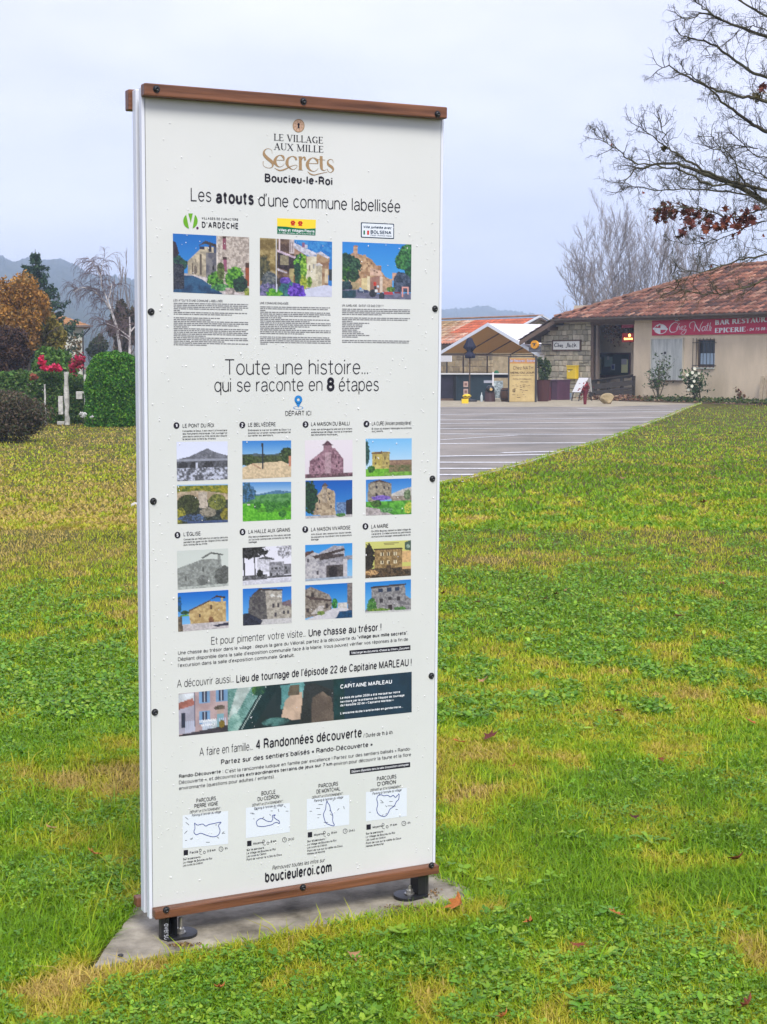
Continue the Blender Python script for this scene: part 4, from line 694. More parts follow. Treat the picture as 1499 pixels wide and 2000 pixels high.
P = small(17).sky((110, 185, 240), (185, 220, 245), .7); P.r(.15, .36, .52, .82, (205, 190, 105), .1, (165, 145, 70)); P.p([(.13, .37), (.35, .34), (.53, .38), (.53, .4), (.13, .4)], (120, 85, 55)); P.p([(.36, .36), (.52, .4), (.52, .7), (.36, .82)], (190, 170, 95)); P.wins([(.22, .5), (.42, .52), (.22, .66), (.46, .66)], (90, 75, 45), .014, .03); P.r(.52, .58, 1, .72, (150, 120, 95), .2, (120, 90, 75)); P.r(.5, .7, 1, .9, (130, 110, 80), .2, (80, 90, 50)); P.f(.03, .4, .06, .3, (40, 80, 70), (20, 50, 45)); P.r(0, .8, .5, 1, (110, 185, 45), .1, (80, 150, 30)); P.r(.4, .88, 1, 1, (120, 180, 60), .12); P.f(.12, .8, .08, .1, (60, 120, 40), (30, 70, 25)); P.place(A, 'photo_presbytery')
P = small(18).sky((30, 110, 200), (120, 185, 235), .7); P.p([(.04, .6), (.06, .12), (.22, .04), (.56, .14), (.55, .56), (.2, .62)], (165, 155, 135), .14, 28, (115, 105, 92)); P.p([(.05, .1), (.3, .02), (.58, .14), (.3, .08)], (80, 62, 58)); P.wins([(.24, .22), (.4, .24), (.5, .26), (.24, .42), (.4, .42)], (45, 42, 50), .02, .04); P.p([(.56, .42), (.8, .3), (1, .24), (1, .5), (.56, .52)], (205, 200, 195), .08); P.r(.56, .48, 1, .66, (165, 150, 135), .14); P.f(.34, .52, .2, .07, (140, 110, 200), (80, 60, 150)); P.p([(0, .62), (1, .62), (1, 1), (0, 1)], (90, 175, 50), .14, 20, (50, 120, 30)); P.f(.22, .68, .12, .1, (70, 110, 40), (30, 60, 25)); P.p([(0, .75), (.3, .82), (.6, 1), (0, 1)], (190, 180, 180)); P.f(.45, .86, .14, .06, (110, 160, 100), (40, 100, 40)); P.f(.93, .8, .09, .16, (200, 200, 70), (110, 150, 40)); P.f(.9, .45, .08, .14, (120, 140, 100), (70, 90, 60)); P.place(A2, 'photo_presbytery_garden')
A = [(346, 1076), (446, 1071), (446.5, 1144), (347.5, 1152)]; A2 = [(347.5, 1158), (446.5, 1152), (447, 1226), (348.5, 1234)]
P = small(21).sky((205, 212, 205), (215, 220, 212)); P.p([(0, .46), (.5, .25), (.86, .28), (.88, .95), (0, .98)], (150, 156, 150), .14, 30, (110, 116, 112)); P.p([(.46, .22), (.66, .08), (.9, .15), (.88, .18), (.66, .13), (.5, .24)], (80, 84, 82)); P.r(.78, .16, .84, .3, (140, 145, 140)); P.r(.48, .46, .52, .58, (70, 74, 72)); P.f(.49, .8, .1, .14, (115, 120, 116), (80, 84, 82), .1); P.r(.44, .78, .54, .94, (90, 94, 92)); P.r(.14, .66, .18, .78, (90, 92, 92)); P.f(.88, .72, .15, .26, (95, 102, 98), (55, 62, 60)); P.r(0, .93, 1, 1, (190, 195, 188), .1); P.mono((.97, 1.01, .98), .95, 4); P.place(A, 'photo_old_church')
P = small(22).sky((0, 90, 195), (110, 180, 235), .8); P.p([(.22, .48), (.34, .4), (.62, .28), (.94, .3), (.95, .86), (.26, .9), (.22, .6)], (205, 178, 120), .1, 24, (165, 135, 85)); P.p([(.22, .46), (.62, .24), (.64, .27), (.22, .5)], (95, 72, 55)); P.p([(.62, .24), (.76, .13), (.94, .18), (.92, .22), (.76, .18)], (60, 42, 38)); P.r(.84, .2, .89, .34, (185, 165, 125)); P.f(.645, .78, .05, .12, (130, 85, 55), (90, 55, 35), .1); P.f(.65, .42, .025, .07, (110, 80, 55), (70, 50, 35), .1); P.r(.42, .58, .45, .66, (60, 45, 40)); P.r(0, .82, 1, 1, (205, 198, 200), .08); P.p([(0, .62), (.08, .58), (.1, 1), (0, 1)], (120, 105, 85), .2); P.r(.06, .57, .22, .62, (100, 170, 60), .1); P.f(.14, .52, .08, .05, (40, 80, 45), (20, 45, 30)); P.f(.03, .3, .05, .2, (25, 60, 60), (10, 80, 160), .7); P.p([(.68, .9), (1, .84), (1, .92), (.76, .94)], (40, 40, 60)); P.place(A2, 'photo_church_today')
A = [(474, 1070), (569.5, 1065), (569.5, 1136), (474.5, 1143.5)]; A2 = [(474.5, 1150), (569.5, 1145), (570, 1216.5), (475, 1222)]
P = small(23).sky((220, 220, 230), (230, 230, 238)); P.r(.3, .3, .64, .68, (215, 215, 222), .1, (170, 170, 182)); P.r(.54, .42, .84, .84, (160, 160, 168), .14, (110, 110, 120)); P.p([(.3, .32), (.46, .26), (.64, .34), (.64, .37)], (90, 90, 100)); P.r(.84, .5, .98, .78, (135, 135, 145), .14); P.wins([(.6, .6), (.68, .6), (.76, .6), (.88, .6), (.58, .76), (.7, .76), (.9, .7)], (55, 55, 66), .018, .035); P.f(.15, .1, .34, .2, (60, 60, 70), (20, 20, 30), .8); P.f(.9, .14, .2, .2, (110, 110, 120), (215, 215, 225), .7); P.l(.02, .1, .05, .85, (40, 40, 48), .018); P.l(.24, .2, .26, .8, (60, 60, 70), .012); P.r(0, .74, .5, .88, (60, 60, 70), .3, (120, 120, 130)); P.f(.35, .7, .06, .1, (50, 50, 60), (25, 25, 34)); P.r(0, .87, 1, 1, (215, 215, 225), .06); P.r(.3, .8, 1, .86, (100, 100, 110), .2); P.mono((.99, .99, 1.05), 1.1); P.place(A, 'photo_old_grain_hall')
P = small(24).sky((15, 100, 200), (110, 185, 240)); P.p([(.1, .85), (.14, .26), (.3, .08), (.5, .06), (.5, .92)], (95, 92, 90), .18, 28, (60, 58, 62)); P.p([(.46, .06), (.8, .12), (.8, .5), (1, .55), (1, .85), (.5, .92)], (185, 178, 165), .1, 24, (140, 134, 125)); P.p([(.14, .24), (.34, .02), (.82, .08), (.82, .12), (.36, .08)], (60, 50, 52)); P.wins([(.22, .36), (.22, .55), (.34, .3), (.34, .5), (.62, .5), (.72, .5), (.66, .74), (.84, .7), (.92, .7)], (60, 55, 62), .02, .05); P.p([(.54, .24), (.6, .16), (.66, .26), (.6, .26)], (235, 235, 230)); P.p([(.68, .26), (.74, .2), (.8, .3)], (235, 235, 230)); P.p([(.8, .42), (.98, .36), (1, .56), (.8, .5)], (120, 100, 110)); P.r(0, .85, 1, 1, (205, 203, 205), .06); P.p([(0, .68), (.12, .66), (.4, .88), (.36, 1), (0, 1)], (35, 40, 60), .2); P.place(A2, 'photo_grain_hall_today')
A = [(596.5, 1064.5), (688.5, 1060.5), (688.5, 1129), (596.5, 1135.5)]; A2 = [(596.5, 1143), (688.5, 1138), (688.5, 1206), (596.5, 1211)]
P = small(25).sky((30, 135, 220), (140, 195, 235)); P.p([(0, .3), (.16, .2), (.3, .26), (.3, .96), (0, .96)], (195, 192, 195), .1, 26, (150, 148, 155)); P.p([(.3, .24), (.6, .06), (.82, .08), (.84, .9), (.3, .96)], (185, 182, 188), .12, 26, (135, 132, 142)); P.p([(.16, .32), (.82, .14), (.84, .2), (.22, .4)], (60, 48, 48)); P.r(.3, .3, .82, .48, (80, 70, 72), .2); P.p([(.22, .46), (1, .34), (1, .46), (.3, .56)], (160, 158, 168)); P.r(.44, .6, .8, .96, (85, 78, 80), .2); P.f(.58, .78, .09, .16, (40, 34, 40), (25, 22, 28), .1); P.r(.8, .44, .88, .96, (205, 200, 205)); P.p([(0, .2), (.16, .17), (.2, .2), (0, .34)], (90, 62, 60)); P.wins([(.06, .44), (.26, .78)], (70, 66, 74), .02, .05); P.r(0, .93, 1, 1, (170, 185, 205), .06); P.place(A, 'photo_old_vivarais_house')
P = small(26).sky((0, 100, 195), (110, 185, 240)); P.p([(0, .14), (.12, .06), (.3, .18), (.5, .3), (.56, .45), (.56, .8), (0, .95)], (150, 140, 128), .16, 28, (95, 85, 78)); P.p([(0, .3), (.2, .36), (.56, .46), (.56, .5), (.1, .42)], (75, 58, 56)); P.p([(.12, .84), (.28, .62), (.4, .62), (.36, .84)], (205, 198, 195), .1); P.wins([(.06, .72), (.16, .3), (.46, .62)], (50, 42, 45), .03, .06); P.f(.62, .58, .06, .16, (60, 150, 60), (20, 80, 30)); P.r(.68, .56, .88, .72, (215, 210, 205), .1); P.p([(.88, .02), (1, 0), (1, .95), (.9, .9)], (130, 120, 118), .14); P.p([(.16, .92), (.6, .7), (.9, .72), (1, .95), (1, 1), (0, 1)], (210, 208, 215), .04); P.p([(.66, .95), (.72, .8), (.98, .78), (1, 1), (.62, 1)], (15, 65, 110)); P.f(.33, .82, .08, .06, (120, 140, 60), (60, 90, 40)); P.place(A2, 'photo_vivarais_street')
A = [(714, 1058.5), (803, 1055), (803, 1124), (714, 1129.5)]; A2 = [(713.5, 1137.5), (803, 1131.5), (803, 1193), (713.5, 1197.5)]
P = small(27).sky((205, 205, 110), (195, 195, 95)); P.r(.2, .22, .8, .78, (165, 135, 85), .16, (110, 85, 48)); P.p([(.18, .2), (.8, .2), (.82, .24), (.18, .25)], (60, 45, 32)); P.wins([(.37, .36), (.5, .36), (.65, .36), (.37, .58), (.5, .58), (.65, .58)], (230, 215, 175), .035, .05); P.wins([(.37, .36), (.5, .36), (.65, .36), (.37, .58), (.51, .6), (.65, .58)], (50, 38, 30), .014, .04); P.r(.46, .66, .56, .9, (70, 52, 38)); P.f(.08, .45, .12, .36, (45, 40, 32), (18, 16, 16)); P.r(.8, .3, 1, .62, (225, 180, 120), .06); P.r(0, .74, 1, 1, (90, 70, 48), .3, (40, 32, 24)); P.f(.12, .85, .16, .07, (215, 170, 110), (130, 95, 60)); P.r(.8, .72, 1, .8, (210, 165, 110)); P.p([(.85, .06), (1, 0), (1, .3), (.86, .26)], (60, 85, 70)); P.f(.93, .17, .04, .06, (160, 180, 160), (120, 145, 125), .1); P.l(.4, .06, .74, .07, (90, 80, 50), .005); P.l(.42, .1, .72, .11, (120, 105, 60), .005); P.place(A, 'photo_old_town_hall')
P = small(28).sky((20, 120, 210), (120, 190, 235)); P.p([(.14, .2), (.86, .17), (.88, .5), (1, .62), (1, .95), (0, .95), (.14, .6)], (150, 148, 148), .16, 28, (100, 98, 102)); P.p([(.12, .16), (.88, .12), (.88, .17), (.13, .22)], (60, 52, 56)); P.wins([(.34, .3), (.52, .29), (.7, .28)], (35, 48, 75), .05, .06); P.wins([(.35, .62), (.53, .58), (.72, .58)], (50, 46, 52), .035, .07); P.p([(.1, .95), (.48, .62), (.6, .62), (.98, .92), (.98, .97), (.1, .98)], (165, 162, 162), .16, 28, (110, 108, 112)); P.r(.5, .76, .58, .92, (45, 38, 42)); P.f(.15, .75, .1, .22, (70, 130, 50), (30, 80, 30)); P.f(.3, .92, .22, .06, (120, 150, 50), (60, 100, 30)); P.f(.75, .9, .14, .06, (80, 130, 60), (40, 80, 40)); P.r(0, .95, 1, 1, (205, 205, 205), .05); P.place(A2, 'photo_town_hall_today')
# wide banner picture: house with blue shutters, then the inside of a van seen through its door (the figure is left out)
P = Pic(250, 50, 31).sky((30, 45, 50), (15, 30, 34))
P.r(0, 0, .2, 1, (185, 160, 160), .05, (165, 140, 142)); P.p([(0, .02), (.065, .02), (.065, .2), (0, .25)], (225, 232, 240)).p([(0, .22), (.06, .14), (.065, .3), (0, .38)], (185, 110, 95)).p([(0, .38), (.07, .3), (.07, .9), (0, .95)], (175, 172, 190), .06).r(.012, .46, .03, .8, (35, 40, 60)).l(.066, .0, .066, .8, (90, 90, 110), .003)
for x, y in ((.105, .14), (.175, .14), (.105, .62)): P.r(x-.022, y-.16, x+.024, y+.14, (115, 160, 205)); P.r(x-.009, y-.14, x+.01, y+.13, (35, 40, 65)); P.r(x-.001, y-.14, x+.002, y+.13, (190, 200, 215))
P.f(.168, .42, .022, .06, (110, 90, 80), (80, 70, 62), .2).r(.155, .46, .185, .56, (190, 165, 150)).r(.155, .56, .186, .9, (125, 175, 190)).r(.1, .68, .155, .9, (205, 220, 230), .15)
for i in range(22): P.l(.012+i*.0085, .66, .012+i*.0085, .95, (190, 200, 225), .0013)
P.p([(0, 1), (.0, .96), (.2, .84), (.2, 1)], (55, 50, 60)).f(.175, .8, .012, .09, (150, 120, 30), (110, 90, 30), .1)
P.p([(.2, 0), (.36, 0), (.24, 1), (.2, 1)], (120, 165, 160), .25, 20, (70, 120, 110)).p([(.24, .0), (.3, .0), (.215, .8), (.2, .7)], (200, 220, 215), .1).f(.23, .9, .03, .3, (150, 190, 180), (100, 150, 140), .2).p([(.35, 0), (.42, 0), (.3, 1), (.24, 1)], (10, 40, 45), .1).l(.36, .02, .255, .98, (170, 190, 185), .002).f(.33, .1, .03, .12, (60, 110, 40), (20, 60, 50), .4)
P.p([(.42, .05), (.52, 0), (.54, .5), (.42, .6)], (110, 170, 170), .15, 20, (70, 130, 130)).r(.4, .1, .425, .5, (15, 35, 40)).p([(.42, .85), (.44, .4), (.47, .26), (.51, .24), (.53, .9)], (205, 175, 150), .06).p([(.45, .3), (.46, .06), (.5, .06), (.5, .3)], (110, 100, 80), .1, 20, (80, 70, 56)).p([(.52, .1), (.56, .05), (.66, .3), (.66, 1), (.5, 1)], (35, 40, 42), .12).p([(.555, .4), (.6, .28), (.64, .45), (.65, 1), (.55, 1)], (110, 95, 82), .12, 20, (80, 68, 60)).f(.4, .88, .06, .1, (70, 120, 115), (20, 50, 50), .2).r(.65, 0, .7, 1, (12, 48, 50), .1)
P.r(.695, 0, 1, 1, (16, 44, 64), .05, (14, 38, 56)); P.place([(349, 1355), (804.5, 1312), (804.5, 1391), (350, 1438.5)], 'banner_photo')
g = Print(board_place(OFF['ink']), 'banner_lettering', WHITE)
gx_ = lambda X: 560+X/5.765
gy_ = lambda Y: 1290+Y/5.765
write(g, 'CAPITAINE MARLEAU', gx_(605), gy_(315), gx_(1185), gy_(262), 8.2, .014)
for s_, a, b, c, d in [('Le mois de juillet 2020 a été marqué sur notre', 605, 428, 1278, 370), ('territoire par la présence de l’équipe de tournage', 605, 472, 1326, 408), ('de l’épisode 22 de « Capitaine Marleau ».', 605, 515, 1210, 458), ('L’ancienne école transformée en gendarmerie...', 605, 602, 1308, 535)]: write(g, s_, gx_(a), gy_(b), gx_(c), gy_(d), 4.6, .018)
sx_ = lambda X: 330+X/5.996
sy_ = lambda Y: 1300+Y/5.996
write(g, 'GENDARMERIE', sx_(357), sy_(672), sx_(552), sy_(645), 5, .02); write(g, 'NATIONALE', sx_(378), sy_(720), sx_(545), sy_(695), 5, .02)
g.build(WHITE, sign)
# maker's name running down the left foot
V, Fc = glyphs('overso', .006); lo, hi = V[:, 0].min(), V[:, 0].max(); mm = MB()
mm.add([(.0265-.0, -.0246, 0) for _ in V], Fc); mm.v = [(.021+(y+.02)*.0165, -.0246, .062-(x-lo)/(hi-lo)*.044) for x, y in V]
mm.build('foot_lettering', flat('foot_grey', (.33, .34, .36), .5), sign)
# raindrops on the board
g_ = np.random.default_rng(3); nd = 1500; V = []; F = []; k = 8
for i in range(nd):
    x = g_.uniform(.008, W-.008); z = .12+2.03*g_.random()**.9; 
    if z > 1.95 and g_.random() < .8: continue
    if .07 < x < .77 and g_.random() < (.8 if .9 < z < 1.3 or 1.62 < z < 1.85 or .55 < z < .7 else .35): continue
    r = g_.choice([.0009, .0013, .0018, .0024], p=[.4, .4, .17, .03]); o = len(V); q = g_.uniform(1, 1.5)
    for rr_, h in ((1, 0), (.8, .38), (.4, .62)):
        for j in range(k): V.append((x+r*rr_*math.cos(2*math.pi*j/k), -.0012-r*h, z+r*rr_*q*math.sin(2*math.pi*j/k)))
    V.append((x, -.0012-r*.68, z))
    for a in (0, 1):
        for j in range(k): F.append((o+a*k+j, o+a*k+(j+1) % k, o+(a+1)*k+(j+1) % k, o+(a+1)*k+j))
    for j in range(k): F.append((o+2*k+j, o+2*k+(j+1) % k, o+3*k, o+3*k))
me = bpy.data.meshes.new('drops'); me.from_pydata(V, [], [f if f[2] != f[3] else f[:3] for f in F]); me.polygons.foreach_set('use_smooth', [True]*len(me.polygons))
M_drop, t_, b_ = new_mat('water_drop'); b_.inputs['Base Color'].default_value = (1, 1, 1, 1); b_.inputs['Roughness'].default_value = .04; b_.inputs['IOR'].default_value = 1.33; b_.inputs['Transmission Weight'].default_value = .45  # half-opaque white body paints in the bright sky a clear drop would refract
o = link_mesh('raindrops', me, sign, M_drop); tag(o, 'small raindrops beading on the printed face', kind='stuff')
# ================================================================== the restaurant
ROT = math.atan2(-.818, .576); RC = (7.56, 63.3)
RM = Matrix.Translation((RC[0], RC[1], 0))@Matrix.Rotation(ROT, 4, 'Z'); RMi = RM.inverted()
def fx(x, y, v=0.0):
    """photo pixel -> (u, z) on the plane v of the facade frame"""
    o = RMi@Vector((0, 0, CAMH)); d = RMi.to_3x3()@Vector(wray(x, y)); t = (v-o.y)/d.y; p = o+d*t; return p.x, p.z
def wrap(verts): return verts
rest = empty('restaurant_building', (0, 0, 0), 'low restaurant with stone end wall, beige wall, brown tiled roof and red banner', 'building', mat=RM)
M_render = pm('beige_render', (.60, .50, .345), scale=1.3, var=.10, stretch=(1, 1, .35), col2=(.72, .60, .43), rough=.92, bump=.25, bscale=60, spec=.15, dist=.01)
M_mortar = pm('stone_mortar', (.17, .15, .11), scale=8, var=.3, rough=.95, bump=.4, spec=.1)
M_stoneA = pm('wall_stone', (1, 1, 1), scale=5, var=.28, rough=.92, bump=.5, bscale=22, dist=.02, spec=.15, attr=True)
M_tile = pm('roof_tile', (1, 1, 1), scale=3, var=.35, rough=.85, bump=.3, bscale=30, spec=.2, attr=True)
M_beam = wood('brown_timber', (.075, .045, .028), (.16, .10, .065), stretch=(3, 12, 12))
M_gut = pm('zinc_gutter', (.16, .13, .115), scale=3, var=.3, rough=.5, spec=.5, metal=.3)
M_wd = wood('dark_weathered_wood', (.018, .015, .013), (.06, .05, .043), stretch=(2, 14, 14), rough=.8)
M_glass, _t, _b = new_mat('window_glass'); _b.inputs['Base Color'].default_value = (.03, .04, .045, 1); _b.inputs['Roughness'].default_value = .08; _b.inputs['Specular IOR Level'].default_value = .7
uL = fx(1057, 700)[0]; uS = fx(1160, 700)[0]; uB = fx(1238, 700)[0]
SL = .40
EZ = 3.20                                  # eave height
def roofz(u, v): return min(EZ+SL*(v+.5), EZ+SL*(u+.35))
def wallz(u): return min(roofz(u, 0.0)-.16, EZ-.08)
# stone end wall: mortar body
b = MB(); poly = [(uL, -.1), (uS, -.1), (uS, wallz(uS)), (.05, EZ-.08), (uL, wallz(uL))]
b.add([(u, 0.02, z) for u, z in poly]+[(u, .35, z) for u, z in poly], [(0, 1, 2, 3, 4), (9, 8, 7, 6, 5)]+[(i, 5+i, 5+(i+1) % 5, (i+1) % 5) for i in range(5)])
b.box(uL, uL+.3, .35, 9, -.1, wallz(uL)-.02); body = b.build('stone_wall', M_mortar, rest)
# stones, laid in uneven courses; each one a piece
def stones(parent, u0, u1, z0, ztop, v, hs, ws, cols, seed, name='stone', off=.03, M=None):
    g = random.Random(seed); z = z0; n = 0
    while z < 6:
        h = g.uniform(*hs); u = u0+g.uniform(-.1, 0)
        while u < u1-.05:
            w = g.uniform(*ws)
            if g.random() < .25: w *= .55
            a, c = max(u, u0)+.012, min(u+w, u1)-.012; zt = min(z+h, ztop((a+c)/2))-.012; zz = z+.012
            if c-a > .06 and zt-zz > .06:
                halves = [(zz, (zz+zt)/2-.01), ((zz+zt)/2+.01, zt)] if g.random() < .22 and zt-zz > .2 else [(zz, zt)]
                for q0, q1 in halves:
                    d = off+g.uniform(-.012, .018); j = lambda: g.uniform(-.014, .014); ch = .022
                    k = cols[g.randrange(len(cols))]; f = g.uniform(.82, 1.15); m = MB(); m.col = tuple(min(1, x*f) for x in k)
                    o = [(a+j(), q0+j()), (c+j(), q0+j()), (c+j(), q1+j()), (a+j(), q1+j())]; cx, cz = (a+c)/2, (q0+q1)/2
                    inn = [(x+ch*(1 if x < cx else -1), z_+ch*(1 if z_ < cz else -1)) for x, z_ in o]
                    m.add([(x, v+.02, z_) for x, z_ in o]+[(x, v-d*.6, z_) for x, z_ in o]+[(x, v-d, z_) for x, z_ in inn], [(0, 4, 5, 1), (1, 5, 6, 2), (2, 6, 7, 3), (3, 7, 4, 0), (4, 8, 9, 5), (5, 9, 10, 6), (6, 10, 11, 7), (7, 11, 8, 4), (8, 11, 10, 9)])
                    m.build(name, M_stoneA, parent, M=M); n += 1
            u += w
        z += h
        if all(ztop(u0+(u1-u0)*i/8)-z < .05 for i in range(9)): break
    return n
SC = [(.42, .38, .27), (.50, .45, .33), (.37, .34, .24), (.46, .40, .29), (.33, .305, .23), (.52, .465, .34)]
n_st = stones(rest, uL, uS-.16, 0, wallz, .02, (.17, .27), (.22, .46), SC, 4)
# posts and beams of the porch
MB().box(uS-.14, uS+.0, -.03, .12, 0, EZ-.1).build('corner_post', M_beam, rest, bevel=.01)
MB().box(uS+.05, uS+.16, .05, .18, .0, EZ-.12).build('porch_post', wood('grey_timber', (.16, .12, .09), (.28, .22, .17), (12, 12, 2)), rest, bevel=.01)
MB().box(uS-.2, uB+.02, -.02, .14, EZ-.30, EZ-.10).build('porch_beam', M_beam, rest, bevel=.01)
# porch recess
pv = 1.6
M_porch = pm('porch_render', (.62, .52, .38), scale=2, var=.15, rough=.95, spec=.1)
wu0, wz1 = fx(1164, 692, pv); wu1, wz0 = fx(1230, 733, pv)
b = MB(); b.box(-1.5, wu0, pv, pv+.2, 0, EZ+.6).box(wu1, uB+2.0, pv, pv+.2, 0, EZ+.6).box(wu0, wu1, pv, pv+.2, 0, wz0).box(wu0, wu1, pv, pv+.2, wz1, EZ+.6)
b.build('porch_back_wall', M_porch, rest)
MB().box(uB+.0, uB+.25, .32, pv, 0, EZ+.1).build('porch_side_wall', M_porch, rest)
MB().box(-.2, uB+.2, .36, pv, EZ-.02, EZ+.03).build('porch_ceiling', M_beam, rest)
MB().box(-1.4, uB+.3, .36, pv, -.05, .12).build('porch_floor', M_kerb, rest)
f = MB(); t = .06
f.box(wu0-t, wu1+t, pv-.05, pv+.02, wz1-.0, wz1+t).box(wu0-t, wu1+t, pv-.05, pv+.02, wz0-t-.05, wz0).box(wu0-t, wu0, pv-.045, pv+.02, wz0, wz1).box(wu1, wu1+t, pv-.045, pv+.02, wz0, wz1)
win = f.build('porch_window', flat('maroon_frame', (.07, .018, .022), .5), rest)
MB().box(wu0, wu1, pv+.05, pv+.07, wz0, wz1).build('window_pane', M_glass, win)
def pane_thing(name, x0, y0, x1, y1, col, parent, v=pv+.03, th=.012, rough=.5):
    a, zt = fx(x0, y0, v); c, zb = fx(x1, y1, v); return MB().box(a, c, v, v+th, zb, zt).build(name, flat(name+'_mat', col, rough), parent)
pane_thing('interior_curtain', 1165, 698, 1174, 730, (.55, .55, .40), win); pane_thing('interior_shelf', 1181, 697, 1196, 716, (.30, .45, .45), win)
pane_thing('window_notice', 1186, 696, 1190, 703, (.6, .65, .65), win, pv+.02); pane_thing('interior_poster', 1194, 711, 1201, 723, (.45, .52, .6), win, pv+.025); pane_thing('poster_picture', 1195.5, 713.5, 1199.5, 721, (.02, .06, .25), win, pv+.015)
pane_thing('interior_panel', 1214, 702, 1226, 728, (.75, .78, .42), win); pane_thing('interior_card', 1214, 701, 1224, 712, (.42, .42, .46), win, pv+.022)
# beige wall with its barred window
hw0, hz1 = fx(1361, 663); hw1, hz0 = fx(1396, 717); uE = 16.0
b = MB(); b.box(uB, hw0, 0, .3, -.1, EZ-.06).box(hw1, uE, 0, .3, -.1, EZ-.06).box(hw0, hw1, 0, .3, -.1, hz0).box(hw0, hw1, 0, .3, hz1, EZ-.06); b.box(uE-.3, uE, .3, 9, -.1, EZ-.06)
b.build('beige_wall', M_render, rest)
win = MB().box(hw0, hw0+.07, .10, .2, hz0, hz1).box(hw1-.05, hw1, .10, .2, hz0, hz1).box(hw0+.07, hw1-.05, .10, .2, hz1-.05, hz1).box(hw0+.07, hw1-.05, .10, .2, hz0, hz0+.09).build('barred_window', M_beam, rest)
MB().box(hw0+.07, hw1-.05, .15, .16, hz0+.09, hz1-.05).build('pane', M_glass, win)
a, zt = fx(1370, 690, .13); MB().box(hw0+.1, hw1-.08, .125, .135, hz0+.10, zt).build('half_curtain', flat('blue_curtain', (.36, .47, .56), .7), win)
g = MB(); M_iron = flat('bar_iron', (.03, .028, .03), .5, .5)
for zz in (hz0+.06, hz1-.12): g.box(hw0-.12, hw1+.08, -.10, -.085, zz-.012, zz+.012)
for i in range(7): x = hw0-.08+(hw1-hw0+.12)*i/6; g.box(x-.009, x+.009, -.108, -.092, hz0-.02, hz1+.05)
for x in (hw0-.1, hw1+.06):
    for zz in (hz0+.06, hz1-.12): g.box(x-.01, x+.01, -.085, .02, zz-.01, zz+.01)
g.build('window_bars', M_iron, win)
MB().box(hw0-.1, hw1+.02, -.07, .0-.002, hz0-.07, hz0-.01).build('window_sill', pm('pale_sill', (.5, .52, .45), rough=.8), rest, bevel=.006)
# grey-white boarded opening
a, zt = fx(1275, 663); c, zb = fx(1334, 743)
sh = MB().box(a, c, -.05, -.003, zb, zt).build('boarded_shutter', pm('shutter_paint', (.42, .45, .42), scale=2, var=.25, col2=(.55, .575, .53), rough=.7, bump=.15, stretch=(6, 6, .6)), rest, bevel=.004)
MB().box(a-.04, c+.04, -.07, -.003, zt+.002, zt+.05).box(a-.04, a-.002, -.07, -.003, zb, zt).box(c+.002, c+.04, -.07, -.003, zb, zt).build('shutter_frame', flat('shutter_frame_paint', (.55, .52, .42), .7), sh)
MB().box(a-.02, c+.0, -.08, -.003, zb-.03, zb-.002).build('shutter_sill', M_beam, sh)
q = fx(1301.5, 689); MB().lathe((0, 0, 0), [(.05, 0), (.05, .03), (.03, .05)], 10).build('shutter_knob', M_iron, sh, M=Matrix.Translation((q[0], -.05, q[1]))@Matrix.Rotation(math.pi/2, 4, 'X'))
# roof: two planes of S-tiles on a deck
apU = 5.2
def plane_pts(): return
dk = MB(); RV = 5.0; ridge_u = RV-.5+.35+.0
zr = EZ+SL*(RV); ru = -.35+RV
th = .09; LU, LV = -2.5, 10.0
P = {'e0': (-.35, -.5), 'e1': (uE+.6, -.5), 'r0': (ru, RV-.5), 'r1': (uE+.6, RV-.5), 'l0': (LU, -.5), 'l1': (LU, LV), 'b0': (ru, RV-.5)}
def z_at(u, v): return min(EZ+SL*(v+.5), EZ+SL*(u+.35))
def deck(pts):
    n = len(pts); T = [(u, v, z) for u, v, z in pts]; Bt = [(u, v, z-th) for u, v, z in pts]
    dk.add(T+Bt, [tuple(range(n)), tuple(range(n, 2*n))[::-1]]+[(i, n+i, n+(i+1) % n, (i+1) % n) for i in range(n)])
deck([(-.35, -.5, EZ), (uE+.6, -.5, EZ), (uE+.6, RV-.5, zr), (ru, RV-.5, zr)])
deck([(LU, -.5, EZ+SL*(LU+.35)), (-.35, -.5, EZ), (ru, RV-.5, zr), (ru, LV, zr), (LU, LV, EZ+SL*(LU+.35))])
deck([(ru, RV-.5, zr+.001), (uE+.6, RV-.5, zr+.001), (uE+.6, 2*RV-.5, EZ), (ru, 2*RV-.5, EZ)])
dk.build('roof_deck', M_beam, rest)
TC = np.array([(.17, .075, .05), (.22, .095, .062), (.115, .058, .044), (.26, .115, .076), (.18, .08, .055), (.085, .048, .04), (.29, .16, .11)])
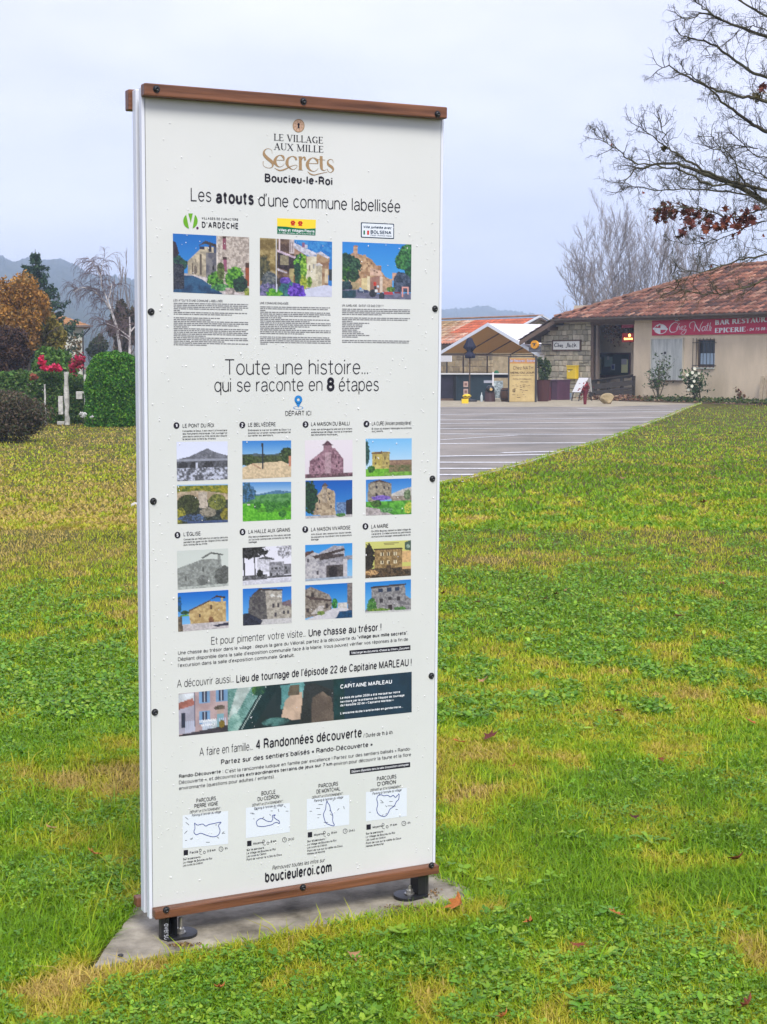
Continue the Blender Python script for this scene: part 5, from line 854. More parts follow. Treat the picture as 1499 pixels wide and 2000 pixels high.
def tiles(name, parent, umin, umax, vmin, vmax, zfun, inside, tw=.235, tl=.36, cols=TC, seed=1, axis=0, amp=.045, mat=None, grad=None):
    """S-shaped tiles; axis 0: rows run along u and step up along v; axis 1 the other way"""
    g = np.random.default_rng(seed); V = []; F = []; Cc = []; prof = [(0, .0), (.18, .75), (.36, 1.0), (.55, .7), (.72, .05), (.88, -.25), (1.0, 0.0)]
    rows = int((vmax-vmin)/tl); colsn = int((umax-umin)/tw)
    for r in range(rows):
        for c in range(colsn):
            u0 = umin+c*tw; v0 = vmin+r*tl; cu, cv = u0+tw/2, v0+tl/2
            if not inside(cu, cv): continue
            k = len(V); col = cols[g.integers(len(cols))]*g.uniform(.85, 1.15)
            if grad is not None: col = grad(cu, cv, col, g)
            j = g.uniform(-.008, .008)
            for e, (vv, lift) in enumerate(((v0-.05, .055), (v0+tl, .012))):
                for t_, h in prof:
                    uu = u0+t_*tw+j; V.append((uu, vv, zfun(uu, vv)+lift+h*amp)); Cc.append(col)
            n = len(prof)
            for i in range(n-1): F.append((k+i, k+i+1, k+n+i+1, k+n+i))
            kk = len(V)
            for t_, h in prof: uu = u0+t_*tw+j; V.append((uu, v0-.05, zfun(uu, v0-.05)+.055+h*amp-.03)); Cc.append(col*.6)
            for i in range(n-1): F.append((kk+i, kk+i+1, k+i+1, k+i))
    V = np.array(V); 
    if axis: V = V[:, [1, 0, 2]]
    o = np_mesh(name, V, F, mat or M_tile, parent, cols=np.array(Cc), smooth=False); o['kind'] = 'stuff'; return o
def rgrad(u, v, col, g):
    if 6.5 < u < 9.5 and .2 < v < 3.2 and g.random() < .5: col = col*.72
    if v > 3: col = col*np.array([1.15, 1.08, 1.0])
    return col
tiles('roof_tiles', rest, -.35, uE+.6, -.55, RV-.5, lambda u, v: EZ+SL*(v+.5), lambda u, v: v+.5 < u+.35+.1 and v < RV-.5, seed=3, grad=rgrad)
# the left plane steps up along u, its rows run along v
tiles('side_roof_tiles', rest, -.55, LV, LU-.05, ru, lambda v, u: EZ+SL*(u+.35), lambda v, u: u+.35 < v+.5+.1, seed=4, axis=1)
# hip and ridge caps
cap = MB(); 
def caps(a, b, n, mb):
    a, b = Vector(a), Vector(b)
    for i in range(n):
        p, q = a.lerp(b, i/n), a.lerp(b, (i+1.12)/n); mb.tube([p+Vector((0, 0, .02)), q+Vector((0, 0, 0))], [.10, .085], 8)
cap.col = (.24, .12, .08); caps((-.35, -.5, EZ+.04), (ru, RV-.5, zr+.06), 18, cap); caps((ru, RV-.5, zr+.06), (uE+.6, RV-.5, zr+.06), 30, cap)
o = cap.build('ridge_caps', M_tile, rest); o['kind'] = 'stuff'
# barge board and purlin ends on the stone side
b = MB(); z0, z1 = EZ+SL*(LU+.35), EZ
b.add([(LU, -.53, z0-.20), (-.3, -.53, z1-.20), (-.3, -.53, z1-.03), (LU, -.53, z0-.03), (LU, -.49, z0-.20), (-.3, -.49, z1-.20), (-.3, -.49, z1-.03), (LU, -.49, z0-.03)], [(0, 1, 2, 3), (7, 6, 5, 4), (0, 4, 5, 1), (1, 5, 6, 2), (2, 6, 7, 3), (3, 7, 4, 0)])
b.build('barge_board', wood('barge_timber', (.12, .075, .05), (.23, .15, .10), (3, 12, 12)), rest)
for u in (LU+.35, -.75): z = EZ+SL*(u+.35)-.16; MB().box(u-.07, u+.07, -.48, .02, z-.14, z).build('purlin_end', M_beam, rest, bevel=.015)
# gutter
b = MB(); n = 8; L0, L1 = -.42, uE+.7; r = .075; cz = EZ-.015
vs = [(L, -.60+r*math.cos(a), cz+r*math.sin(a)) for L in (L0, L1) for a in [math.pi*(1+i/n) for i in range(n+1)]]
b.add(vs, [(i, i+1, n+2+i, n+1+i) for i in range(n)]+[tuple(range(n+1))]); gt = b.build('gutter', M_gut, rest)
MB().box(-.35, uE+.6, -.515, -.49, EZ-.17, EZ-.02).build('fascia_board', M_beam, rest)
MB().box(-.3, uE, -.49, -.0, EZ-.13, EZ-.11).build('soffit', M_beam, rest)
# wall foot course and side
MB().box(uB+.002, uE, -.025, -.002, -.05, .12).build('plinth', pm('plinth_render', (.42, .34, .23), rough=.9), rest)

def R2(M, name, label, cat, group=None): return empty(name, (0, 0, 0), label, cat, group, mat=M)
def fm(x, y, v=0.0):
    """frame at a facade point"""
    u, z = fx(x, y, v); return RM@Matrix.Translation((u, v, z))
# ---- banner
bu0, bzt = fx(1274, 627.5, -.06); _, bzb = fx(1274, 657, -.06); _, bzt2 = fx(1499, 618, -.06); _, bzb2 = fx(1499, 650, -.06); bzt = (bzt+bzt2)/2; bzb = (bzb+bzb2)/2; bu1 = fx(1560, 640, -.06)[0]
ban = empty('restaurant_banner', (0, 0, 0), 'long crimson banner reading Chez Nath on the beige wall under the gutter', 'banner', mat=RM@Matrix.Translation((bu0, -.06, bzb)))
bw, bh = bu1-bu0, bzt-bzb
MB().box(0, bw, 0, .03, 0, bh).build('banner_panel', pm('banner_red', (.50, .012, .065), scale=1, var=.08, rough=.5), ban, bevel=.004)
def fp(x, y, v=-.066):
    u, z = fx(x, y, -.06); return (u-bu0, -.006, z-bzb)
bX = lambda X, Y: fp(1230+X/5.573, 600+Y/5.573)
g = Print(bX, 'banner_script')
for st in [[(530, 178, 4), (500, 165, 5), (460, 188, 8), (437, 232, 9), (452, 270, 7), (500, 266, 5), (530, 235, 5)], [(508, 246, 5), (530, 200, 6), (545, 172, 5)], [(520, 248, 6), (532, 218, 5), (546, 208, 6), (548, 246, 5)], [(562, 232, 4), (582, 222, 5), (578, 206, 5), (562, 222, 7), (564, 246, 5), (588, 240, 4)],
           [(590, 208, 5), (616, 204, 5), (594, 242, 5), (618, 252, 6), (596, 292, 5), (562, 290, 4), (580, 262, 4), (625, 238, 4)], [(672, 232, 5), (654, 212, 5), (664, 172, 6), (700, 158, 6), (716, 180, 5), (704, 262, 6)], [(712, 170, 5), (736, 225, 9), (764, 262, 9)], [(764, 262, 5), (776, 200, 6), (800, 156, 5)],
           [(824, 212, 4), (804, 212, 6), (788, 240, 8), (800, 260, 5), (820, 240, 4)], [(828, 208, 7), (822, 250, 6), (832, 256, 4)], [(858, 172, 6), (842, 240, 7), (850, 258, 4)], [(832, 200, 4), (868, 195, 4)], [(884, 166, 6), (866, 258, 7)], [(868, 236, 4), (880, 212, 5), (890, 222, 7), (882, 252, 6), (892, 256, 4)]]: g.ribbon(st)
g.build(WHITE, ban)
def ser_on(pr_parent, s, x0, y0, x1, y1, cap, thick, thin, fpl, mat, name):
    V, Fc = serif_word(s, thick, thin); A = fpl(x0, y0); B = fpl(x1, y1); T = fpl(x0, y0-cap); lo, hi = V[:, 0].min(), V[:, 0].max()
    mm = MB(); mm.add([(A[0]+(x-lo)/(hi-lo)*(B[0]-A[0]), A[1], A[2]+(B[2]-A[2])*(x-lo)/(hi-lo)+y*(T[2]-A[2])) for x, y in V], Fc); return mm.build(name, mat, pr_parent)
ser_on(ban, 'BAR RESTAURANT', 1397.5, 634.5, 1528, 626.5, 8.8, .24, .10, fp, WHITE, 'banner_lettering')
ser_on(ban, 'EPICERIE', 1397, 649.8, 1457, 647.2, 8.8, .24, .10, fp, WHITE, 'banner_lettering')
def sans_on(parent, s, x0, y0, x1, y1, cap, fpl, mat, name, bold=0.0, shear=0.0, dy=0.0):
    V, Fc = glyphs(s, bold, shear); A = fpl(x0, y0); B = fpl(x1, y1); T = fpl(x0, y0-cap); lo, hi = V[:, 0].min(), V[:, 0].max()
    mm = MB(); mm.add([(A[0]+(x-lo)/(hi-lo)*(B[0]-A[0]), A[1]+dy, A[2]+(B[2]-A[2])*(x-lo)/(hi-lo)+y/CAPH*(T[2]-A[2])) for x, y in V], Fc); return mm.build(name, mat, parent)
sans_on(ban, '- 04 75 06 5', 1460, 646.8, 1502, 644.5, 6.0, fp, WHITE, 'banner_lettering', .02, .2)
g = Print(bX, 'banner_emblem'); g.ring(338, 238, 62, 70, 30, .78); g.poly([(338, 236), (338, 188), (380, 196), (400, 232)]); g.poly([(338, 240), (338, 288), (296, 280), (278, 246)]); g.poly([(256, 224), (418, 230), (418, 246), (256, 244)]); g.ribbon([(300, 210, 12), (330, 186, 14), (350, 200, 8)]); g.build(WHITE, ban)
for x, y in ((1324, 624), (1419, 617.5)):
    M = fm(x, y, -.30); t = R2(M, 'wall_spotlight', 'small white floodlight over the banner, left one by the script' if x < 1400 else 'small white floodlight over the banner, right one above the word bar', 'spotlight', 'floodlights over the banner')
    MB().box(-.09, .09, -.06, .03, -.06, .06).build('lamp_head', flat('spot_white', (.7, .7, .66), .4), t, bevel=.015); MB().box(-.07, .07, -.064, -.0605, -.045, .045).build('lamp_glass', M_glass, t); MB().bar((0, .0, .02), (0, .24, .10), .03).build('bracket', M_iron, t)
# ---- framed name board on the stones
cX = lambda X: 1030+X/6.814
cY = lambda Y: 620+Y/6.814
a, zt = fx(cX(332), cY(300), -.08); c, zb = fx(cX(708), cY(445), -.08)
nb = empty('name_board', (0, 0, 0), 'white hand-lettered board in a dark wooden frame on the stone wall', 'sign', mat=RM@Matrix.Translation((a, -.08, zb))); w_, h_ = c-a, zt-zb
MB().box(.04, w_-.04, .01, .05, .04, h_-.04).build('board_face', flat('board_white', (.66, .67, .62), .6), nb)
MB().box(0, w_, 0, .06, 0, .06).box(0, w_, 0, .06, h_-.06, h_).box(0, .06, 0.001, .059, .06, h_-.06).box(w_-.06, w_, 0.001, .059, .06, h_-.06).build('board_frame', M_beam, nb)
def np_(X, Y): u, z = fx(cX(X), cY(Y), -.08); return (u-a, .005, z-zb)
g = Print(np_, 'hand_lettering')
for st in [[(405, 352, 6), (385, 340, 7), (364, 362, 9), (372, 390, 8), (404, 382, 6)], [(414, 342, 6), (411, 394, 8), (420, 370, 6), (432, 372, 6), (432, 394, 7)], [(440, 382, 5), (454, 374, 6), (446, 364, 6), (437, 384, 7), (452, 394, 6)], [(455, 370, 6), (474, 368, 6), (456, 388, 6), (476, 392, 7), (456, 408, 5)], [(508, 396, 5), (528, 398, 8), (542, 336, 8), (556, 398, 8), (566, 350, 6)], [(590, 372, 6), (574, 376, 6), (572, 394, 7), (590, 388, 6), (592, 396, 5)], [(606, 345, 6), (604, 394, 7), (614, 396, 5)], [(598, 362, 5), (616, 360, 5)], [(628, 338, 6), (624, 394, 7), (634, 370, 6), (645, 360, 8), (644, 380, 7), (658, 390, 5)]]: g.ribbon(st)
g.build(INK, nb)
# ---- yellow letter box on the wall
a, zt = fx(1107, 714.5, -.2); c, zb = fx(1124.5, 740.5, -.2)
lb = empty('letter_box', (0, 0, 0), 'bright yellow post box fixed to the stone wall', 'post box', mat=RM@Matrix.Translation((a, -.2, zb))); w_, h_ = c-a-.0, zt-zb
M_py = pm('post_yellow', (.72, .50, .012), scale=3, var=.06, rough=.4, spec=.5)
MB().box(0, w_, 0, .185, 0, h_).build('box_body', M_py, lb, bevel=.03); MB().box(-.01, w_+.01, -.02, .185, h_-.03, h_+.02).build('box_hood', M_py, lb, bevel=.01)
MB().box(.05, w_*.68, -.006, .02, h_*.72, h_*.755).build('letter_slot', M_dark, lb); MB().box(.10, .20, -.004, .01, h_*.55, h_*.63).build('collection_label', flat('label_white', (.7, .7, .6), .5), lb)
sans_on(lb, 'LA POSTE', 1111, 724, 1118, 724, 1.4, lambda x, y: (fx(x, y, -.2)[0]-a, -.008, fx(x, y, -.2)[1]-zb), NAVY, 'box_lettering', .02)
# ---- oval post sign on the corner with grey plate
q = fx(1046, 673, -.7); ps = empty('post_office_sign', (0, 0, 0), 'round orange post sign above a small grey plate at the stone corner', 'sign', mat=RM@Matrix.Translation((q[0], -.7, q[1])))
def disc_obj(name, r0, ry, th, mat, parent, M=Matrix.Identity(4), n=28):
    mm = MB(); mm.prism([(r0*math.cos(2*math.pi*k/n), ry*math.sin(2*math.pi*k/n)) for k in range(n)], 0, th, M@Matrix.Rotation(math.pi/2, 4, 'X')); return mm.build(name, mat, parent, bevel=.006)
disc_obj('sign_disc', .24, .17, .06, flat('post_orange', (.75, .33, .012), .45), ps)
g = Print(lambda x, y: (x, -.066, y), 'bird_mark'); g.poly([(-.12, .05), (.13, .06), (.03, .0), (.08, -.01), (-.06, -.09), (-.01, .01), (-.10, .02)]); g.build(NAVY, ps)
a2, zt = fx(1033, 678, -.7); c2, zb = fx(1056, 687.5, -.7); MB().box(a2-q[0], c2-q[0], 0, .05, zb-q[1], zt-q[1]).build('grey_plate', flat('plate_grey', (.10, .105, .115), .5), ps, bevel=.005)
g_ = sans_on(ps, 'AGENCE POSTALE', 1034.5, 685, 1054.5, 685, 2.2, lambda x, y: (fx(x, y, -.7)[0]-q[0], -.004, fx(x, y, -.7)[1]-q[1]), flat('plate_text', (.4, .4, .42), .5), 'plate_lettering', .01)
MB().box(-.05, .2, .05, .75, -.02, .02).build('sign_bracket', M_iron, ps)
# ---- red signs in the porch
a3, zt = fx(1220, 626, .35); c3, zb = fx(1243, 640, .35)
rs = empty('upper_porch_sign', (0, 0, 0), 'plain crimson sign board high in the porch, above the lit one', 'sign', mat=RM@Matrix.Translation((a3, .20, zb))); MB().box(0, c3-a3, 0, .06, 0, zt-zb).build('sign_board', flat('porch_red', (.30, .01, .04), .5), rs); MB().box(.05, c3-a3-.05, -.004, 0-.001, .10, .14).build('sign_stripe', flat('porch_pink', (.5, .08, .12), .5), rs)
a3, zt = fx(1221, 651, .35); c3, zb = fx(1243, 668, .35)
rs = empty('lit_porch_sign', (0, 0, 0), 'small lit red sign with a warm yellow word inside the porch', 'sign', mat=RM@Matrix.Translation((a3, .20, zb))); MB().box(0, c3-a3, 0, .10, 0, zt-zb).build('sign_box', flat('lit_red', (.45, .008, .008), .4), rs)
m_em, _t, _b = new_mat('lit_lettering'); _b.inputs['Base Color'].default_value = (.9, .5, .1, 1); _b.inputs['Emission Color'].default_value = (1, .62, .15, 1); _b.inputs['Emission Strength'].default_value = 1.6
g = Print(lambda x, y: (x, -.006, y), 'lit_word'); g.disc(.42, .26, .07, .06, 10)
for i in range(8): g.poly([(.12+i*.06, .09), (.165+i*.06, .09), (.165+i*.06, .16+.02*(i == 0)), (.12+i*.06, .16)])
g.build(m_em, rs)
# ---- dry vine under the porch ceiling
g_ = np.random.default_rng(8); C_ = np.stack([g_.uniform(uS+.2, uB-.2, 1700), g_.uniform(.25, 1.1, 1700), EZ-.1-np.abs(g_.normal(0, .38, 1700))], 1); keep = C_[:, 2] > EZ-1.15+.25*np.sin(C_[:, 0]*5); C_ = C_[keep]
M_leafd = leafy('dry_leaves', trans=.1)
vine = empty('dry_vine', (0, 0, 0), 'tangle of dry brown vine hanging under the porch ceiling', 'vine', mat=RM); o = leaves_mesh('vine_leaves', C_, .075, palette(len(C_), [(.10, .05, .03), (.16, .08, .05), (.05, .03, .022), (.20, .11, .07)], g_), M_leafd, vine, seed=2); o['kind'] = 'stuff'
# ---- wooden ramp railing
def rail_pt(x, y, v): u, z = fx(x, y, v); return Vector((u, v, z))
rl = empty('ramp_railing', (0, 0, 0), 'dark weathered plank railing along the ramp in front of the porch', 'railing', mat=RM)
rv0, rv1 = -1.5, -.35
def rp_(x, y): # railing stands on a line from (1150) to (1237)
    t = (x-1150)/(1237-1150); v = rv0+(rv1-rv0)*t; return rail_pt(x, y, v)
for a_, b_, w_ in (((1150, 745), (1237, 734), .09), ((1150, 757), (1236, 747), .2), ((1156, 766.5), (1236, 758), .1), ((1164, 772), (1236, 765), .16), ((1170, 778), (1200, 777), .1)):
    MB().bar(rp_(*a_), rp_(*b_), .045, w_).build('rail_plank', M_wd, rl)
MB().bar(rp_(1149, 743.5), rp_(1237.5, 731.5), .16, .04).build('hand_rail', M_wd, rl)
for x, yb in ((1152, 789), (1160, 788), (1186, 782), (1212, 780), (1235, 776)): p = rp_(x, yb); q_ = rp_(x, 745-(x-1150)*.13); MB().box(p.x-.05, p.x+.05, p.y+.03, p.y+.12, max(p.z, 0), q_.z).build('rail_post', M_wd, rl)
for i in range(5): y = 748+i*8.2; MB().bar(rp_(1149.5, y), rp_(1162, y-.5), .05, .09).build('gate_slat', M_wd, rl)

def stand(name, x, y, label, cat, group=None, z=0.0, rz=ROT):
    p = gp(x, y, z); return empty(name, tuple(p), label, cat, group, rz)
def sizepx(D, px_): return px_*D/FOC
# ---- boulders
def boulder(x, y, wpx, hpx, label, seed, col=(.36, .28, .17), dp=.8):
    p = gp(x, y); D = p[1]; w, h = sizepx(D, wpx), sizepx(D, hpx); bm = bmesh.new(); bmesh.ops.create_icosphere(bm, subdivisions=4, radius=.5); g = random.Random(seed)
    pl = [(Vector((g.gauss(0, 1), g.gauss(0, 1), g.gauss(0, .8))).normalized(), g.uniform(.30, .42)) for _ in range(11)]
    for v in bm.verts:
        for n_, d_ in pl:
            e = v.co.dot(n_)-d_
            if e > 0: v.co -= n_*e*.9
        v.co *= 1+.05*(float(fbm(v.co.x*3+seed, v.co.y*3+v.co.z*4, 3))-.5)*2
    xs = [v.co.x for v in bm.verts]; zs = [v.co.z for v in bm.verts]; sx, sz = w/(max(xs)-min(xs)), h/(max(zs)-min(zs)); z0 = min(zs)
    for v in bm.verts: v.co = Vector((v.co.x*sx, v.co.y*w*dp, (v.co.z-z0)*sz-.03))
    me = bpy.data.meshes.new('boulder'); bm.to_mesh(me); bm.free(); o = link_mesh('boulder', me, None, pm('boulder_stone_%d' % seed, col, scale=2.2, var=.3, col2=tuple(c*1.35 for c in col), rough=.95, bump=.9, bscale=6, dist=.06, spec=.15)); o.location = p
    return tag(o, label, 'boulder')
boulder(1186.5, 789, 27, 23, 'squat sandy boulder in front of the dark plank railing', 3, (.33, .26, .15))
boulder(1424, 781.5, 44, 21, 'low wide orange boulder on the bed near the lawn', 6, (.36, .24, .13), .6)
# ---- white sandwich board, crates, pot
t = stand('sandwich_board', 1138, 783, 'white folding pavement board leaning beside the railing', 'sign board'); D = t.location.y; s = D/FOC; M_wb = flat('board_pale', (.68, .68, .68), .5)
for sgn in (-1, 1): mm = MB(); y0, y1 = sgn*.28, sgn*.05; mm.add([(-14*s, y0, 17*s), (10*s, y0, 17*s), (19*s, y1, 45*s), (-8*s, y1, 45*s), (-14*s, y0+.02, 17*s), (10*s, y0+.02, 17*s), (19*s, y1+.02, 45*s), (-8*s, y1+.02, 45*s)], [(0, 1, 2, 3), (7, 6, 5, 4), (0, 4, 5, 1), (1, 5, 6, 2), (2, 6, 7, 3), (3, 7, 4, 0)]); mm.build('board_leaf', M_wb, t)
for sgn in (-1, 1):
    for q in (-12, 8): MB().bar((q*s, sgn*.33, 0), (q*s, sgn*.24, 18*s), .03).build('board_leg', M_iron, t)
t = stand('flower_pot_stand', 1143, 790, 'dark red tapered pot standing left of the railing end', 'pot'); t2 = t
MB().lathe((0, 0, 0), [(.05, 0), (.07, .3), (.10, .42), (.13, .48), (.13, .52), (.10, .52)], 12).build('pot_body', flat('pot_red', (.13, .015, .025), .5), t)
gg = np.random.default_rng(4); o = leaves_mesh('pot_plant', gg.normal(0, .09, (70, 3))+[0, 0, .58], .08, palette(70, [(.22, .02, .03), (.12, .03, .03)], gg), M_leafd, t, seed=3); o['kind'] = 'stuff'
t = stand('purple_cabinet', 1083, 781, 'dull purple metal cabinet against the foot of the stone wall', 'cabinet'); D = t.location.y; s = D/FOC; M_pu = pm('cabinet_purple', (.075, .03, .055), scale=2, var=.3, rough=.45, spec=.5)
MB().box(-17*s*1.1, 18*s*1.1, -.2, .45, .0, 37*s).build('cabinet_body', M_pu, t, bevel=.01); MB().box(-18*s*1.1, 19*s*1.1, -.23, .48, 37*s, 39*s).build('cabinet_top', M_pu, t, bevel=.01); MB().box(3*s, 3.6*s, -.207, -.2, .05, 35*s).build('door_gap', M_dark, t)
t = stand('blue_tub', 1106, 780, 'small blue-grey tub on the ground right of the purple cabinet', 'tub'); D = t.location.y; s = D/FOC
MB().prism([(-7*s, -.15), (7*s, -.15), (8*s, .15), (-7*s, .15)], 0, 11*s).build('tub_body', flat('tub_blue', (.16, .22, .28), .6), t, bevel=.01); MB().box(-7.6*s, 7.6*s, -.17, .17, 11*s, 12.2*s).build('tub_lid', flat('tub_lid', (.20, .26, .32), .6), t)
M_leafg = leafy('shrub_leaves', trans=.3)
t = stand('potted_shrub', 1061, 784, 'bushy green shrub in a dark tub between menu board and purple cabinet', 'shrub'); D = t.location.y; s = D/FOC; gg = np.random.default_rng(14)
MB().lathe((0, 0, 0), [(.20, 0), (.27, .75), (.29, .8), (.24, .8)], 14).build('planter', flat('planter_brown', (.07, .025, .025), .6), t)
C_, r_ = blob_points(900, make_lobes((0, 0, 1.25), (.36, .32, .5), 7, gg), gg); o = leaves_mesh('foliage', C_, .075, palette(900, [(.06, .10, .03), (.09, .13, .05), (.04, .07, .03)], gg), M_leafg, t, seed=5); o['kind'] = 'stuff'

# ================================================================== planting bed at the wall foot
bl = [RM@Vector(q) for q in ((uB-1.2, -1.6, .012), (uB+2.2, -2.3, .012), (uE, -2.2, .012), (uE, -.02, .012), (uB-.3, -.02, .012))]
sheet('planting_bed', [(p.x, p.y) for p in bl], .014, pm('bed_soil', (.10, .07, .045), scale=4, var=.5, col2=(.20, .14, .09), rough=.95, bump=.8, bscale=12, dist=.04, spec=.1))
gg = np.random.default_rng(21); n = 1500; U_ = np.concatenate([gg.normal(uB+.7, .8, n), gg.uniform(uB, uE, 500)]); V_ = np.concatenate([gg.normal(-1.3, .35, n), gg.uniform(-1.8, -.15, 500)]); H_ = np.concatenate([np.abs(gg.normal(0, .06, n)), np.abs(gg.normal(0, .02, 500))])
Pw = np.array([RM@Vector((a, b, .03+c)) for a, b, c in zip(U_, V_, H_)]); o = leaves_mesh('bark_mulch', Pw, .10, palette(len(Pw), [(.18, .09, .05), (.26, .14, .08), (.12, .06, .04), (.34, .24, .15)], gg), M_leafd, seed=9, up=1.5); tag(o, 'reddish bark and dead leaves heaped at the wall foot', kind='stuff')
n = 2600; U_ = gg.uniform(uB+1.6, uE, n); V_ = gg.uniform(-1.7, -.15, n); Pw = np.array([RM@Vector((a, b, .03+abs(c))) for a, b, c in zip(U_, V_, gg.normal(0, .07, n))])
o = leaves_mesh('ground_ivy', Pw, .085, palette(n, [(.05, .09, .02), (.09, .14, .035), (.035, .06, .02), (.13, .15, .05)], gg), M_leafg, seed=10, up=.8); tag(o, 'low green creeper covering the bed along the beige wall', kind='stuff')
for i, x in enumerate((1262, 1289, 1297, 1306, 1318, 1340, 1352, 1366)):
    p = gp(x, 779.5+(i % 3)*.8); bm = bmesh.new(); bmesh.ops.create_icosphere(bm, subdivisions=2, radius=1); g = random.Random(i)
    for v in bm.verts: v.co = Vector((v.co.x*g.uniform(.11, .13)*(1+.3*(i % 2)), v.co.y*.09, v.co.z*g.uniform(.06, .075)+.05))
    me = bpy.data.meshes.new('edging_stone'); bm.to_mesh(me); bm.free(); o = link_mesh('edging_stone', me, None, M_kerb); o.location = (p[0], p[1], .015)
    tag(o, 'pale edging stone of the bed, '+('leftmost, beside the bark heap', 'second from the bark heap', 'third from the bark heap', 'directly below the thin rose bush', 'just right of the thin rose bush', 'just left of the white rose bush', 'directly below the white rose bush', 'rightmost, past the white rose bush')[i], 'stone', 'pale edging stones of the planting bed')
# two rose bushes
def rose(x, y, D, wpx, hpx, label, seed, flowers, dens, bare):
    p = at(x, y, D); p[2] = 0; s = D/FOC; t = empty('rose_bush', tuple(p), label, 'rose bush', 'rose bushes by the beige wall'); g = np.random.default_rng(seed); w, h = wpx*s/2, hpx*s; S = []; tips = []
    for i in range(7):
        a = g.uniform(-1, 1); q = np.array([g.normal(0, .05), g.normal(0, .05), 0]); d = np.array([a*.55*w/h*1.6, g.normal(0, .15), 1.]); d /= np.linalg.norm(d); L = h*g.uniform(.6, .95)/d[2]; k = 5; pr_ = q
        for j in range(k):
            nq = pr_+(d+g.normal(0, .09, 3))*L/k; S.append([*pr_, *nq, .018*(1-j/k)+.006, .018*(1-(j+1)/k)+.006]); 
            if j >= 1:
                for _ in range(3): e = nq+np.array([g.normal(0, .32*w), g.normal(0, .2*w), abs(g.normal(0, .12*h))]); S.append([*nq, *e, .007, .003]); tips.append(e); tips.append((nq+e)/2)
            pr_ = nq
        tips.append(pr_)
    segs_mesh('stems', S, M_stem, t, 4); tips = np.array(tips); tips = tips[tips[:, 2] > h*bare]; n = dens; C = tips[g.integers(0, len(tips), n)]+g.normal(0, .07, (n, 3)); C[:, 0] = np.clip(C[:, 0], -w*1.05, w*1.05)
    o = leaves_mesh('foliage', C, .075, palette(n, [(.05, .10, .03), (.08, .14, .05), (.11, .17, .07), (.035, .06, .025)], g), M_leafg, t, seed=seed); o['kind'] = 'stuff'
    for i in range(flowers):
        c = tips[g.integers(0, len(tips))]+g.normal(0, .05, 3); c[1] -= .12; mm = MB(); r = g.uniform(.035, .055)
        for a in range(5): an = a*1.257; mm.tube([c+np.array([0, 0, 0]), c+np.array([math.cos(an)*r, -.02, math.sin(an)*r])], [r*.35, r*.55], 5)
        mm.build('rose', M_rose, t)
M_stem = pm('rose_stem', (.09, .075, .045), rough=.8); M_rose = flat('rose_white', (.75, .75, .62), .6)
rose(1286, 778, 57.6, 62, 84, 'tall thin rose bush with bare lower stems in front of the white shutter', 31, 0, 330, .30)
rose(1363, 777, 56.2, 70, 58, 'broad leafy rose bush dotted with white roses under the barred window', 32, 16, 620, .35)
p = at(1446, 773, 55.6); p[2] = 0; t = empty('young_shoot', tuple(p), 'small reddish leafy shoot behind the wide boulder', 'plant'); gg = np.random.default_rng(5); S = []; tp = []
for i in range(5): e = np.array([gg.normal(0, .13), gg.normal(0, .08), gg.uniform(.3, .55)]); S.append([0, 0, 0, *e, .01, .005]); tp += [e, e*.8, e*.6]
segs_mesh('stems', S, M_stem, t); tp = np.array(tp); leaves_mesh('foliage', tp[gg.integers(0, 15, 60)]+gg.normal(0, .03, (60, 3)), .07, palette(60, [(.22, .08, .04), (.16, .12, .05)], gg), M_leafg, t, seed=4)
# pallet leaning at the right edge of the wall
u0, z1 = fx(1484, 735, -.25); u1 = fx(1530, 735, -.25)[0]; t = empty('leaning_pallet', (0, 0, 0), 'pale wooden pallet leaning on the beige wall at the right picture edge', 'pallet', mat=RM@Matrix.Translation((u0, -.3, .02))@Matrix.Rotation(-.12, 4, 'X')); M_pal = wood('pallet_wood', (.42, .33, .20), (.56, .46, .31), (12, 12, 2))
for i in range(5): MB().box(i*.19, i*.19+.15, 0, .02, 0, .95).build('slat', M_pal, t)
for z in (.1, .8): MB().box(0, .93, .022, .09, z, z+.09).build('crossbar', M_pal, t)
# ================================================================== barn behind the marquee
def U2(p): d = RMi@Vector((p[0], p[1], 0)); return d.x, d.y
barn = empty('stone_barn', (0, 0, 0), 'old stone barn with mossy orange tiled roof behind the white marquee', 'barn', mat=RM)
bu1_, bv_ = -13.35, 10.06; bu0_ = bu1_-13.5; bz = 3.73; be = 2.35; bd = 3.3     # ridge end, ridge line, ridge height, eave height, half depth
M_barnm = pm('barn_mortar', (.30, .24, .14), scale=3, var=.3, rough=.95, bump=.4, spec=.1, col2=(.38, .31, .20))
b = MB(); z_ = be+.1
b.add([(bu0_, bv_-bd+.3, 0), (bu1_-.2, bv_-bd+.3, 0), (bu1_-.2, bv_-bd+.3, z_), (bu0_, bv_-bd+.3, z_), (bu0_, bv_+bd-.3, 0), (bu1_-.2, bv_+bd-.3, 0), (bu1_-.2, bv_+bd-.3, z_), (bu0_, bv_+bd-.3, z_), (bu1_-.2, bv_, bz-.12), (bu0_, bv_, bz-.12)],
      [(0, 1, 2, 3), (5, 4, 7, 6), (1, 5, 6, 8, 2), (4, 0, 3, 9, 7), (3, 2, 8, 9), (6, 7, 9, 8)])
b.build('barn_walls', M_barnm, barn)
BC = [(.36, .28, .16), (.42, .34, .21), (.31, .24, .14), (.40, .31, .18), (.28, .23, .15)]
stones(barn, bu1_-9.5, bu1_-.2, .9, lambda u: be-.05, bv_-bd+.3, (.24, .34), (.35, .75), BC, 12, off=.03)
GM = Matrix.Translation((bu1_-.2, bv_, 0))@Matrix.Rotation(math.pi/2, 4, 'Z')
stones(barn, -2.8, 2.8, 2.2, lambda u: bz-.22-abs(u)*.42, 0.0, (.16, .24), (.22, .42), BC, 13, off=.03, M=GM)
